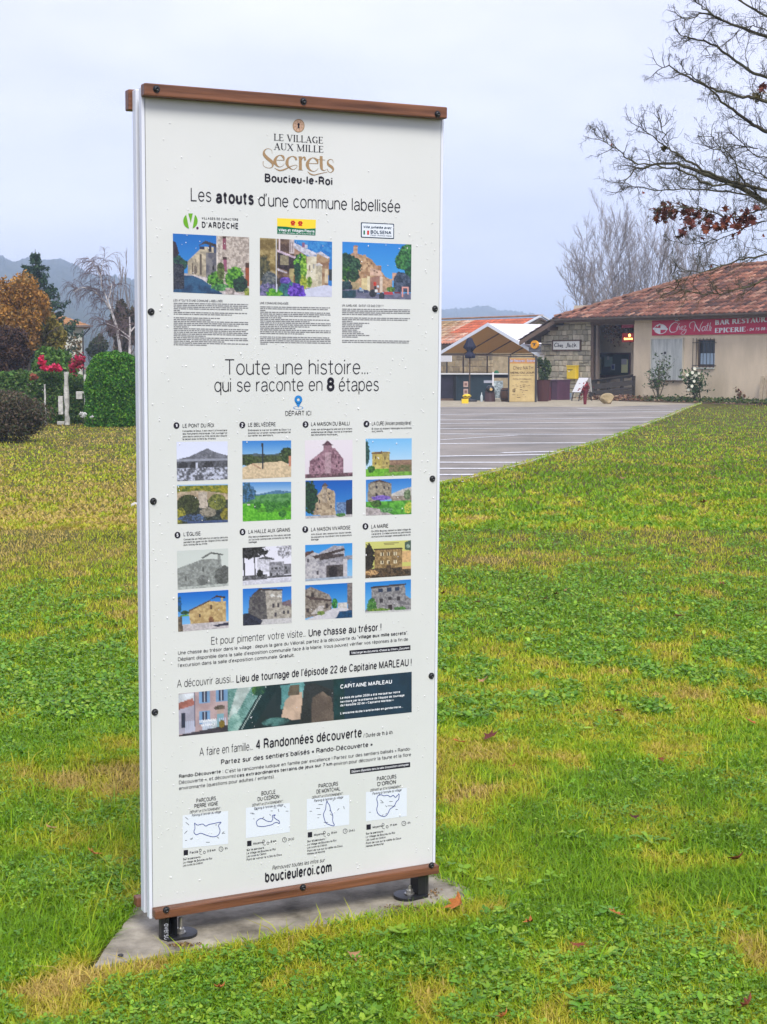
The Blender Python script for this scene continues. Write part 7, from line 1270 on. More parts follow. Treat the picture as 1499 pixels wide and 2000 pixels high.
# dry maple leaves: five-lobed, curled
def maple_leaf_mesh(seed, size=1.0):
    g = random.Random(seed); out = []
    for k in range(5):
        a = R(90+(k-2)*52); out += [(a-R(24), .42), (a-R(10), .62), (a, 1.0 if k == 2 else .85), (a+R(10), .62)]
    out += [(R(250), .5), (R(270), .18), (R(290), .5)][:0]; pts = [(r*math.cos(a), r*math.sin(a)) for a, r in out]; n = len(pts); cv = g.uniform(.25, .7); cw = g.uniform(-.5, .5)
    V = [(0, -.15, 0)]+[(x, y, cv*x*x+cw*x*y*.6+g.uniform(-.06, .06)) for x, y in pts]
    me = bpy.data.meshes.new('leaf'); me.from_pydata([(x*size, y*size, z*size) for x, y, z in V], [], [(0, i+1, (i+1) % n+1) for i in range(n)]); return me
M_dry = [pm('dry_leaf_%s' % nm, c, scale=8, var=.3, rough=.7, bump=.2, spec=.3) for nm, c in (('red', (.10, .022, .014)), ('dark', (.065, .018, .014)), ('rust', (.17, .045, .018)), ('orange', (.36, .12, .025)), ('tan', (.34, .19, .09)))]
LM = []
for i in range(9): me = maple_leaf_mesh(i); me.materials.append(M_dry[i % 3]); LM.append(me)
g = random.Random(3)
clus = [(1285, 412, 8, 12), (1302, 408, 10, 10), (1316, 415, 8, 12), (1338, 415, 10, 14), (1345, 435, 8, 14), (1330, 452, 5, 12), (1362, 418, 8, 10), (1385, 428, 12, 16), (1400, 440, 6, 10), (1380, 450, 5, 8), (1420, 430, 12, 14), (1440, 440, 12, 16), (1455, 425, 10, 12), (1470, 432, 8, 12), (1300, 425, 5, 6), (1478, 404, 5, 6), (1284, 428, 3, 6), (1490, 172, 6, 5)]
nl = 0
for cx, cy, n, sp in clus:
    for _ in range(int(n*2.3)):
        x, y = cx+g.gauss(0, sp*.45), cy+g.gauss(0, sp*.6); p = at(x, y, g.uniform(16.7, 17.4))-np.array([TX, TD, 0]); o = bpy.data.objects.new('leaf', LM[g.randrange(9)]); COL.objects.link(o); o.parent = mt; o.location = p
        o.rotation_euler = (g.uniform(0, 6.28), g.uniform(-.8, .8)+math.pi, g.uniform(0, 6.28)); sc = g.uniform(.042, .066); o.scale = (sc, sc, sc*.9); nl += 1
for x, y in ((1194, 283), (1249, 348), (1257, 376), (1406, 312), (1389, 520), (1492, 460), (1487, 420)):
    p = at(x, y, 16.9)-np.array([TX, TD, 0]); o = bpy.data.objects.new('leaf', LM[2]); COL.objects.link(o); o.parent = mt; o.location = p; o.rotation_euler = (g.uniform(0, 6), g.uniform(0, 6), 0); o.scale = (.03,)*3
# ball of moss / old nest on two limbs
for x, y, r in ((1481, 188, .05), (1298, 290, .022)):
    C_ = np.random.default_rng(2).normal(0, r*.6, (160, 3))+(at(x, y, 17.2)-np.array([TX, TD, 0])); o = leaves_mesh('moss_tuft', C_, .02, palette(160, [(.10, .08, .03), (.14, .12, .04)], np.random.default_rng(3)), M_fol, mt, seed=3); o['kind'] = 'stuff'

# ================================================================== the garden edge on the left
def shrub(name, x0, x1, y0, D, yb, cols, n, size, label, cat, seed, lobes=12, depth=None, stems=True, elong=1.8, flat_top=False, shell=.5, small=.42, main=.72):
    """bushy plant filling photo columns x0..x1 and rows y0..yb, rooted at distance D"""
    g = np.random.default_rng(seed); s = D/FOC; cx = (x0+x1)/2; w = (x1-x0)*s/2; zt = px2h(y0, D); zb_ = max(px2h(yb, D), 0); t = empty(name, base_at(cx, D), label, cat); h = (zt-zb_)/2; d = depth or w*.8
    lb = make_lobes((0, 0, zb_+h), (w, d, h), lobes, g, small, main); C, r = blob_points(n, lb, g, shell); C = C[(C[:, 2] > .02)]; C[:, 0] = np.clip(C[:, 0], -w*1.06, w*1.06); c = palette(len(C), cols, g)
    o = leaves_mesh('foliage', C, size, c, M_fol, t, elong=elong, seed=seed); o['kind'] = 'stuff'
    if stems:
        S = []; tips = []
        for i in range(4): grow(S, (g.normal(0, w*.12), g.normal(0, .1), 0), (g.normal(0, .5*w/max(zt, .1)), g.normal(0, .2), 1), zt*.5, .035*max(zt, .6)/2+.008, 2, g, tips, up=.2, spread=.5, nb=(1, 3), nseg=4, shrink=.5)
        o = segs_mesh('stems', S, M_bark, t, 4); o['kind'] = 'stuff'
    return t
GREENS = [(.05, .13, .02), (.09, .20, .03), (.04, .09, .02), (.13, .24, .04)]
# conifer
D = 65; H = px2h(487, D); g = np.random.default_rng(61); t = empty('spruce_tree', base_at(76, D), 'dark green conical spruce rising above the orange shrub', 'tree')
segs_mesh('trunk', [[0, 0, 0, 0, 0, H*.5, .14, .08], [0, 0, H*.5, 0, 0, H*.99, .08, .01]], M_bark2, t, 8); S = []; C = []
for z in np.arange(.9, H-.08, .15):
    z = z+g.normal(0, .05)
    f_ = 1-(z/H); Rr = min(1.7, .10+.50*(H-z))*(1+.14*math.sin(z*5)); nb = int(4+4*f_)
    for k in range(nb):
        a = 2*math.pi*k/nb+z*2.1+g.normal(0, .2); L = Rr*g.uniform(.7, 1.12); d = np.array([math.cos(a), math.sin(a), .05]); P = [np.array([0, 0, z])]
        for j in range(6): P.append(P[-1]+np.array([d[0], d[1], .12-.16*(j < 4)*(1)+.10*(j >= 4)])*L/6*np.array([1, 1, 1.6]))
        for j in range(6): S.append([*P[j], *P[j+1], .014*(1-j/7), .014*(1-(j+1)/7)])
        m = int(75*L+14)
        for _ in range(m):
            t_ = g.uniform(.12, 1); q = P[min(int(t_*6), 5)]; q = q+(P[min(int(t_*6)+1, 6)]-q)*(t_*6 % 1); wd = .20*(1.1-t_)*min(L, 1.2); sd_ = g.uniform(-1, 1); C.append(q+np.array([-d[1], d[0], 0])*sd_*wd+[0, 0, -abs(sd_)*wd*.45-g.uniform(0, .20)])
segs_mesh('branches', S, M_bark2, t, 3); o = leaves_mesh('needles', np.array(C), .075, palette(len(C), [(.025, .065, .035), (.04, .095, .045), (.016, .045, .028), (.06, .115, .05)], g), M_fol, t, elong=2.6, seed=61); o['kind'] = 'stuff'
# house
D = 75; HX = lambda x: (x-749.5)/FOC*D; hz = lambda y: px2h(y, D); M_hw = pm('house_render', (.52, .52, .44), scale=.8, var=.12, rough=.9); M_ht = pm('house_tiles', (.38, .20, .09), scale=3, var=.3, rough=.9)
HM = Matrix.Translation((HX(168), D, 0)); t = empty('garden_house', (0, 0, 0), 'pale two-storey house with hipped orange roof behind the garden shrubs', 'house', mat=HM@Matrix.Rotation(.24, 4, 'Z'))
w = 3.3; ev = hz(637); MB().box(-w, 0, 0, 5, 0, ev-.05).build('house_wall', M_hw, t)
b = MB(); o_ = .32; rz_ = ev+.95; b.add([(-w-o_, -o_, ev), (o_, -o_, ev), (o_, 5+o_, ev), (-w-o_, 5+o_, ev), (-w/2-.5, 2.0, rz_), (-w/2-.5, 3.2, rz_), (-w-o_, -o_, ev-.08), (o_, -o_, ev-.08), (o_, 5+o_, ev-.08), (-w-o_, 5+o_, ev-.08)], [(0, 1, 4), (1, 2, 5, 4), (2, 3, 5), (3, 0, 4, 5), (9, 8, 7, 6), (0, 6, 7, 1), (1, 7, 8, 2), (2, 8, 9, 3), (3, 9, 6, 0)]); rf = b.build('house_roof', M_ht, t)
for i in range(11):
    k = i/11; MB().bar((-w-o_+(w/2-.5+o_)*k+.0, -o_+2.32*k, ev+.95*k+.02), (o_+(-w/2-.5-o_)*k, -o_+2.32*k, ev+.95*k+.02), .03, .03).build('tile_course', M_ht, t)
MB().box(-2.85, -2.45, 2.2, 2.6, rz_-.4, rz_+.22).build('chimney', pm('chimney_brick', (.45, .28, .16), rough=.9), t); MB().tube([(-.05, -.08, 0), (-.05, -.08, ev-.5), (.28, -.3, ev-.12)], .04, 8).build('downpipe', M_iron, t); MB().bar((-w-o_, -o_-.05, ev-.02), (o_+.08, -o_-.05, ev-.02), .08).build('house_gutter', M_gut, t); MB().bar((o_+.04, -o_, ev-.02), (o_+.04, 5+o_, ev-.02), .08).build('house_gutter', M_gut, t)
wn = MB().box(-1.6, -.9, -.02, .0-.002, ev-1.75, ev-.85).build('house_window', M_beam, t); MB().box(-1.54, -.96, -.026, -.021, ev-1.69, ev-.91).build('pane', M_glass, wn)
# weeping birch
D = 60; g = np.random.default_rng(71); t = empty('weeping_birch', base_at(241, D), 'slender white-barked birch with bare drooping twigs against the blue hill', 'tree'); bx0 = base_at(241, D); Pp = lambda x, y, dd=0: np.array([(x-749.5)/FOC*(D+dd)-bx0[0], dd, px2h(y, D+dd)])
MAIN = [[(241, 745), (240, 700), (236, 668), (232, 640), (222, 608), (210, 590), (195, 575), (182, 566), (165, 563), (150, 572)], [(221, 604), (212, 580), (204, 560), (203, 540), (205, 522), (210, 510)], [(256, 745), (256, 700), (257, 665), (258, 640), (257, 620)], [(257, 660), (245, 650), (232, 640), (215, 633), (200, 636)], [(258, 650), (266, 640), (275, 633)], [(204, 545), (196, 530), (188, 515), (180, 508)], [(215, 592), (222, 570), (224, 556)], [(257, 665), (248, 658), (240, 655)]]
T = []
for k, path in enumerate(MAIN):
    S = []; P = [Pp(x, y, -.3*k+.02*i) for i, (x, y) in enumerate(path)]; r0 = (.075, .035, .07, .03, .03, .02, .02, .02)[k]
    for i in range(len(P)-1):
        r = r0*(1-.85*i/len(P)); S.append([*P[i], *P[i+1], r, r*.85])
        if i >= (3 if k in (0, 2) else 1):
            for _ in range(7): tips = []; q = P[i]+(P[i+1]-P[i])*g.random(); grow(T, q, (g.normal(-.2, .6), g.normal(0, .5), .3), g.uniform(.4, 1.1), .012, 1, g, tips, up=-.05, spread=.5, nb=(1, 3), nseg=6, shrink=.5, wob=.16, minr=.005, droop=.28)
    segs_mesh('trunk' if k == 0 else 'stem', S, M_birch, t, 7)
segs_mesh('twigs', T, pm('birch_twig', (.13, .09, .09), rough=.9, bump=0), t, 3)
t = shrub('brown_pine', 212, 284, 588, 68, 700, [(.075, .055, .03), (.10, .07, .04), (.05, .05, .025), (.09, .085, .04)], 5200, .13, 'round brownish evergreen behind the birch at the edge of the sign', 'tree', 72, 14)
shrub('small_round_tree', 170, 212, 652, 80, 705, [(.05, .07, .03), (.08, .10, .04)], 1500, .13, 'small round olive tree between the house and the birch', 'tree', 73, 8)
poplar_g = np.random.default_rng(5)
for x, yt, sd_, lb in ((222, 560, 81, 'thin bare upright tree left of the brown evergreen, far behind'), (262, 545, 82, 'thin bare upright tree over the brown evergreen, far behind')):
    g = np.random.default_rng(sd_); t = empty('bare_sapling', base_at(x, 90), lb, 'tree', 'thin bare trees far behind the garden'); S = []; tips = []
    for i in range(3): grow(S, (g.normal(0, .1), 0, 0), (g.normal(0, .06), 0, 1), px2h(yt, 90)*g.uniform(.8, 1), .05, 2, g, tips, up=.4, spread=.3, nb=(1, 3), nseg=8, shrink=.28, wob=.04, minr=.012)
    segs_mesh('stems', S, M_twig, t, 3)
shrub('orange_shrub', -30, 98, 538, 45, 690, [(.40, .19, .035), (.50, .26, .05), (.33, .17, .04), (.25, .16, .05)], 17000, .06, 'tall rust-orange leafy shrub at the left picture edge', 'shrub', 62, 16, depth=1.0, small=.5)
shrub('olive_shrub', 78, 136, 612, 46, 705, [(.26, .22, .04), (.33, .26, .05), (.17, .17, .04)], 3800, .08, 'olive-yellow shrub between the orange shrub and the house wall', 'shrub', 63, 10)
shrub('purple_shrub', -40, 66, 632, 41, 760, [(.055, .028, .022), (.09, .045, .03), (.04, .022, .022), (.12, .07, .035)], 14000, .055, 'dark purple-brown shrub below the orange one at the left edge', 'shrub', 64, 14, depth=.9)
shrub('laurel_bush', 58, 168, 676, 40, 770, GREENS, 9000, .075, 'mid-green laurel hedge below the house wall', 'hedge', 65, 14, depth=.7)
shrub('climber', 130, 165, 640, 52, 705, [(.16, .12, .06), (.22, .15, .07), (.10, .09, .05)], 160, .07, 'thin brownish climber against the pale house wall', 'shrub', 66, 6)
# big rounded hedge
def hedge(name, x0, x1, y0, D, cols, n, size, label, seed, depth, p):
    g = np.random.default_rng(seed); s = D/FOC; cx = (x0+x1)/2; w = (x1-x0)*s/2; zt = px2h(y0, D); t = empty(name, base_at(cx, D), label, 'hedge'); C = boxy_points(n, (0, depth*.3, zt*.30), (w, depth, zt*.70), p, g, .05 if p < 4 else .11); C = C[C[:, 2] > .015]
    core = boxy_points(n//3, (0, depth*.3, zt*.30), (w*.88, depth*.86, zt*.64), p, g); core = core[core[:, 2] > .015]; C = np.concatenate([C, core])
    o = leaves_mesh('foliage', C, size, palette(len(C), cols, g, .22), M_fol, t, elong=1.5, seed=seed); o['kind'] = 'stuff'
hedge('rounded_hedge', 166, 279, 688, 36, [(.03, .15, .012), (.06, .22, .018), (.10, .29, .03), (.16, .34, .03), (.025, .10, .012)], 42000, .042, 'large smooth bright green rounded hedge beside the sign edge', 67, .75, 3.2)
hedge('clipped_hedge', -120, 170, 727, 37.5, [(.07, .17, .03), (.11, .22, .04), (.05, .12, .03), (.15, .22, .05)], 36000, .05, 'dull green lower hedge behind the white posts', 68, .5, 5.0)
shrub('dusky_bush', -110, 97, 764, 29, 885, [(.09, .075, .045), (.13, .09, .06), (.06, .08, .035), (.15, .12, .07)], 17000, .036, 'dusky brown-grey bush standing on the lawn at the left edge', 'bush', 69, 30, depth=.6, small=.5, main=.8)
# pink and crimson blooms
gg = np.random.default_rng(9)
def blooms(cs, D, cols, n, label, name, seed, size=.07):
    t = empty(name, base_at(cs[0][0], D), label, 'flowers'); bx_0 = base_at(cs[0][0], D); C = []; S = []
    for cx, cy, rx, ry in cs:
        p = np.array([(cx-749.5)/FOC*D-bx_0[0], 0, px2h(cy, D)]); g = np.random.default_rng(seed); C.append(p+g.normal(0, 1, (n, 3))*[rx*D/FOC*.55, .08, ry*D/FOC*.55]); S.append([p[0], 0.05, p[2]-.16, *p, .008, .004])
    segs_mesh('stems', S, M_stem, t, 4); C = np.concatenate(C); o = leaves_mesh('petals', C, size, palette(len(C), cols, gg), M_fol, t, seed=seed); o['kind'] = 'stuff'
blooms([(86, 708, 6, 5), (92, 718, 7, 4), (102, 720, 7, 4), (112, 716, 8, 5), (118, 720, 4, 4), (85, 700, 3, 6)], 37, [(.70, .02, .10), (.80, .05, .16), (.55, .02, .06)], 60, 'vivid pink blooms in a chain on top of the lower hedge', 'pink_blooms', 5)
blooms([(146, 716, 6, 12), (156, 710, 8, 10), (163, 706, 5, 10)], 36.8, [(.42, .03, .06), (.5, .02, .08), (.25, .05, .04)], 90, 'crimson blooms in a patch left of the rounded hedge', 'crimson_blooms', 6)
blooms([(70, 735, 6, 5)], 36.6, [(.35, .09, .05), (.25, .07, .04)], 60, 'faint rusty-red blooms low on the dull hedge', 'rusty_blooms', 7)
blooms([(161, 807, 3, 3), (167, 808, 2, 3), (164, 812, 3, 2), (181, 813, 1.5, 1.5)], 33.5, [(.78, .78, .74)], 22, 'small white flowers at the foot of the rounded hedge', 'white_flowers', 8, .03)
# weathered pale posts
M_pale = pm('weathered_white', (.42, .41, .36), scale=7, var=.5, col2=(.66, .65, .60), rough=.9, bump=.7, bscale=20, dist=.02)
def roughpost(x0, x1, y0, y1, D, label, name, cat, seed, parts=()):
    s = D/FOC; t = empty(name, base_at((x0+x1)/2, D), label, cat, 'weathered white posts in the garden' if cat == 'post' else None); w = (x1-x0)*s/2; z0, z1 = max(px2h(y1, D), 0), px2h(y0, D); n = 12; k = 9; V = []; F_ = []; g = random.Random(seed)
    for i in range(k+1):
        z = z0+(z1-z0)*i/k; q = g.uniform(.72, 1.08); off = g.uniform(-.12, .12)*w
        for j in range(n): a = 2*math.pi*j/n; V.append((off+w*q*math.cos(a)*g.uniform(.9, 1.06), w*q*math.sin(a), z))
    mm = MB(); mm.add(V, [(i*n+j, i*n+(j+1) % n, (i+1)*n+(j+1) % n, (i+1)*n+j) for i in range(k) for j in range(n)]+[tuple(k*n+j for j in range(n))]); mm.build('post_shaft', M_pale, t)
    for (a0, a1, b0, b1, nm) in parts: MB().box((a0-(x0+x1)/2)*s, (a1-(x0+x1)/2)*s, -.04, .04, max(px2h(b1, D), 0), px2h(b0, D)).build(nm, M_pale, t, bevel=.01)
roughpost(87, 91, 750, 829, 36.3, 'thin pale post, leftmost of the white posts before the hedge', 'garden_post', 'post', 1)
roughpost(126, 136, 726, 829, 36.5, 'thickest and tallest weathered white post before the hedge', 'garden_post', 'post', 2, ((115, 124, 773, 809, 'side_board'), (112, 126, 822, 829, 'footing')))
roughpost(165, 173, 731, 796, 35.9, 'short pale post with a side plate at the rounded hedge', 'garden_post', 'post', 3, ((150, 162, 764, 779, 'side_plate'), (162, 166, 764, 768, 'plate_arm')))
# ================================================================== the lawn: blades, clover, broad leaves
g = np.random.default_rng(77)
from numpy import interp
def in_poly(x, y, P):
    ins = np.zeros(len(x), bool); j = len(P)-1
    for i in range(len(P)):
        xi, yi = P[i]; xj, yj = P[j]; c = ((yi > y) != (yj > y)) & (x < (xj-xi)*(y-yi)/(yj-yi+1e-12)+xi); ins ^= c; j = i
    return ins
_ex = np.array([e[0] for e in EDGE]); _ey = np.array([e[1] for e in EDGE])
SL_in = [(-.765, 3.765), (-.30, 3.985), (-.1, 4.13), (.235, 4.278), (.235, 4.34), (.155, 4.47), (-.24, 4.53), (-.665, 4.40)]
def lawn_ok(x, y):
    ok = ~in_poly(x, y, SL_in)
    asp = (y > 18.75) & (x > -1.4-(y-18.75)*.1323) & (x < interp(y, _ey, _ex)) & (y < 60); ok &= ~asp
    u = (x-RC[0])*.576-(y-RC[1])*.818; v = (x-RC[0])*.818+(y-RC[1])*.576
    ok &= ~((v > -1.9) & (u > uB-1.0)); ok &= ~((y > 50.3) & (x > -6) & (x < 11.5))
    return ok
def field(n, d0, d1, k=2.0, spread=.34):
    """positions in view, thinning with the distance"""
    t = g.random(n); a = 1-k; y = (d0**a+(d1**a-d0**a)*t)**(1/a); x = g.uniform(-1, 1, n)*(y*spread*.87+.35); m = lawn_ok(x, y); return x[m], y[m]
def tone(x, y):
    """0 lush green .. 1 dry straw, from patches; plus a clover share"""
    a = fbm(x*1.0, y*.55, 1.1); b = fbm(x+40, y*.6+9, 3.2, 3); c = fbm(x*.3+9, y*.16, 1, 3)
    dry = np.clip((a-.5)*1.0+(b-.5)*1.3+(fbm(x+5, y*.8, 9.0, 2)-.5)*1.0+.24, 0, .9)
    left = np.clip((-x/np.maximum(y, 1)+.02)*8, 0, 1); far = np.clip((y-6)/6, 0, 1)
    dry = np.clip(dry+left*far*.42*(.5+c), 0, 1)+np.clip(far-.5, 0, 1)*.14
    # dry fringe along the front of the slab and a few bleached spots
    q = (x+.735)*(-.43)+(y-3.796)*.903; dry += np.exp(-((q+.07)/.075)**2)*((x > -.95) & (x < .35))*.55*(.4+1.2*fbm(x+2, y, 9.0, 2))
    for cx, cy, r in ((.33, 4.55, .16), (.30, 5.2, .15), (.55, 8.2, .35), (-1.0, 5.8, .3), (-.75, 3.72, .16), (.95, 3.95, .18), (.75, 12, .6), (-.70, 5.1, .14)): dry += np.exp(-(((x-cx)/r)**2+((y-cy)/(r*1.5))**2))*.4
    return np.clip(dry, 0, 1)
COLS = np.array([(.17, .34, .010), (.25, .42, .012), (.36, .47, .016), (.47, .49, .028), (.52, .45, .05), (.58, .43, .13)])
def tint(t, n, jit=.16):
    t = np.clip(t+g.normal(0, .13, n), 0, 1)*(len(COLS)-1); i = np.clip(t.astype(int), 0, len(COLS)-2); f_ = (t-i)[:, None]; c = COLS[i]*(1-f_)+COLS[i+1]*f_; return np.clip(c*(1+g.normal(0, jit, (n, 1))), .005, .8)
M_grass = leafy('grass_blade', var=.12, rough=.5, trans=.42, scale=1.5, spec=.3)
def blades(name, x, y, h, w, lean, label):
    n = len(x); t = tone(x, y); hh = h*g.uniform(.45, 1.25, n)*(1-.25*t); ww = w*g.uniform(.6, 1.3, n); az_ = g.uniform(0, 2*math.pi, n); ln = lean*g.uniform(.1, 1.5, n)
    d = np.stack([np.cos(az_), np.sin(az_)], 1); s_ = np.stack([-d[:, 1], d[:, 0]], 1); V = np.zeros((n, 5, 3))
    for k, (fh, fl, fw) in enumerate(((0, 0, 1), (0, 0, -1), (.6, .38, .8), (.6, .38, -.8), (1.0, 1.0, 0))):
        V[:, k, 0] = x+d[:, 0]*ln*fl*hh+s_[:, 0]*ww*.5*fw; V[:, k, 1] = y+d[:, 1]*ln*fl*hh+s_[:, 1]*ww*.5*fw; V[:, k, 2] = hh*fh*np.sqrt(np.clip(1-(ln*.42)**2*fh, .12, 1))
    b = np.arange(n)[:, None]*5; F = np.concatenate([b+np.array([[0, 1, 3]]), b+np.array([[0, 3, 2]]), b+np.array([[2, 3, 4]])]); c = tint(t, n); cc = np.repeat(c, 5, 0)
    o = np_mesh(name, V.reshape(-1, 3), F, M_grass, cols=cc); tag(o, label, kind='stuff'); return o
x, y = field(280000, 3.1, 6.2, 1.6); blades('near_grass', x, y, .034, .0036, 1.25, 'short lawn grass in the foreground')
x, y = field(230000, 5.8, 15, 2.2); blades('middle_grass', x, y, .034, .0068, 1.15, 'short lawn grass in the middle distance')
x, y = field(120000, 14, 58, 2.0, .4); blades('far_grass', x, y, .045, .022, 1.1, 'short lawn grass far off')
k_ = g.random(9000)*(len(EDGE)-1.001); i_ = k_.astype(int); f_ = k_-i_; E_ = np.array(EDGE); P_ = E_[i_]*(1-f_[:, None])+E_[i_+1]*f_[:, None]; x, y = P_[:, 0]-np.abs(g.normal(0, .07, 9000))*(.4+fbm(P_[:, 0], P_[:, 1], 1.3))+.06, P_[:, 1]+g.normal(0, .05, 9000)
blades('verge_grass', x, y, .055, .012, 1.2, 'ragged grass leaning over the edge of the parking area')
# longer wisps and straw
x = g.uniform(-1.5, 1.6, 9000); y = g.uniform(3.1, 6.0, 9000); m = lawn_ok(x, y) & ((fbm(x+7, y, 2.5) > .50)); x, y = x[m], y[m]; blades('long_grass', x, y, .075, .0045, 1.3, 'longer grass tufts in the foreground')
q = g.random(2600); x = -.80+1.15*q+g.normal(0, .03, 2600); y = 3.80+.545*q+g.normal(-.075, .05, 2600)-.02-.05*(q < .3); m = ~in_poly(x, y, SL_in); x, y = x[m], y[m]
o = blades('dry_grass', x, y, .042, .0032, 1.4, 'dry straw-coloured grass along the front of the slab')
# clover and small round leaves
def rounds(name, x, y, size, cols, label, zlo=.01, zhi=.035, leaflets=3, elong=1.0, tilt=.45):
    n = len(x); C = []; N = []; a0 = g.uniform(0, 6.28, n); z = g.uniform(zlo, zhi, n); sz = size*g.uniform(.6, 1.3, n); col = palette(n, cols, g, .14); V = []; CC = []
    for k in range(leaflets):
        a = a0+k*2*math.pi/leaflets; d = np.stack([np.cos(a), np.sin(a), g.normal(.1, tilt, n)], 1); d /= np.linalg.norm(d, axis=1, keepdims=True); s_ = np.stack([-np.sin(a), np.cos(a), g.normal(0, tilt*.6, n)], 1); P = np.stack([x, y, z], 1); q = sz[:, None]
        V.append(np.stack([P+d*q*.08, P+d*q*.5*elong+s_*q*.42, P+d*q*1.02*elong+s_*q*.2, P+d*q*1.02*elong-s_*q*.2, P+d*q*.5*elong-s_*q*.42], 1)); CC.append(np.repeat(col*(1+g.normal(0, .05, (n, 1))), 5, 0))
    V = np.concatenate(V).reshape(-1, 3); V[:, 2] = np.maximum(V[:, 2], .004); b = np.arange(n*leaflets)[:, None]*5; F = np.concatenate([b+np.array([[0, 1, 2]]), b+np.array([[0, 2, 3]]), b+np.array([[0, 3, 4]])])
    o = np_mesh(name, V, F, M_clover, cols=np.clip(np.concatenate(CC), .003, 1)); tag(o, label, kind='stuff'); return o
M_clover = leafy('clover_leaf', var=.10, rough=.45, trans=.35, scale=1.5, spec=.4)
CLV = [(.15, .33, .02), (.22, .40, .025), (.10, .25, .018), (.30, .45, .035), (.16, .34, .04)]
x, y = field(64000, 3.1, 7.5, 1.7); m = (tone(x, y) < .6) & (fbm(x+3, y+8, 2.6)+g.normal(0, .09, len(x)) > .47+.06*(x > 0)); x, y = x[m], y[m]; rounds('clover', x, y, .0095, CLV, 'low clover spreading through the near lawn')
x, y = field(40000, 6.5, 16, 2.0); m = (tone(x, y) < .35); x, y = x[m], y[m]; rounds('far_clover', x, y, .022, CLV, 'clover patches further off in the lawn', leaflets=2)
x, y = field(3000, 3.1, 6.5, 1.6); m = (fbm(x+13, y+2, 1.8) > .52) & (tone(x, y) < .6); x, y = x[m], y[m]; rounds('broad_weeds', x, y, .0165, CLV, 'broad-leaved weeds in the near lawn', .008, .03, 5, 1.5, .35)
# a few larger rosettes stand out on their own
def rosette(x, y, size, label, seed, n=9, cols=CLV):
    gg = np.random.default_rng(seed); t = empty('weed_rosette', (x, y, 0), label, 'weed', 'broad-leaved weeds standing out in the lawn'); 
    for k in range(n):
        a = 2*math.pi*k/n+gg.normal(0, .25); L = size*gg.uniform(.7, 1.15); w = L*gg.uniform(.26, .38); P = []; mm = MB(); mm.col = tuple(np.clip(np.array(cols[gg.integers(len(cols))])*gg.uniform(.9, 1.2), 0, 1)); lift = gg.uniform(.25, .7)
        for j, (f_, wd) in enumerate(((0, .12), (.3, .55), (.6, 1), (.85, .75), (1.0, .05))):
            zz = .008+L*lift*math.sin(f_*2.2)*.55; r = L*f_; c = Vector((math.cos(a)*r, math.sin(a)*r, zz)); s_ = Vector((-math.sin(a), math.cos(a), 0))*w*wd/2; P += [c+s_+Vector((0, 0, .12*w*wd)), c, c-s_+Vector((0, 0, .12*w*wd))]
        mm.add(P, [(j*3+i, j*3+i+1, j*3+i+4, j*3+i+3) for j in range(4) for i in range(2)]); mm.build('leaf', M_clover, t, smooth=True)
for px_, py_, s_, n_, lb in ((140, 1760, .075, 8, 'big-leaved plant at the left, level with the lower rails'), (215, 1690, .07, 9, 'broad-leaved plant left of the sign, above the slab corner'), (60, 1700, .06, 7, 'smaller rosette near the left picture edge'), (560, 1930, .065, 8, 'dandelion rosette in front of the slab, near its middle'), (330, 1985, .07, 8, 'rosette at the bottom edge below the left foot'),
     (1270, 1650, .09, 11, 'bluish wide rosette in the lawn at the right, level with the right foot'), (1340, 1600, .06, 8, 'small rosette just behind the bluish wide one'), (1120, 1640, .07, 9, 'rosette midway between the sign and the bluish one'), (1210, 1590, .06, 8, 'rosette furthest back of the right-hand ones'), (1180, 1880, .08, 9, 'long-leaved plant low in the right foreground'), (960, 1950, .07, 8, 'rosette at the bottom edge right of the slab'), (872, 1690, .05, 7, 'dark ivy-like plant growing at the right end of the sign'), (905, 1672, .05, 7, 'leafy plant just behind the right end of the slab')):
    p = gp(px_, py_); rosette(p[0], p[1], s_*.7, lb, int(px_), n_)
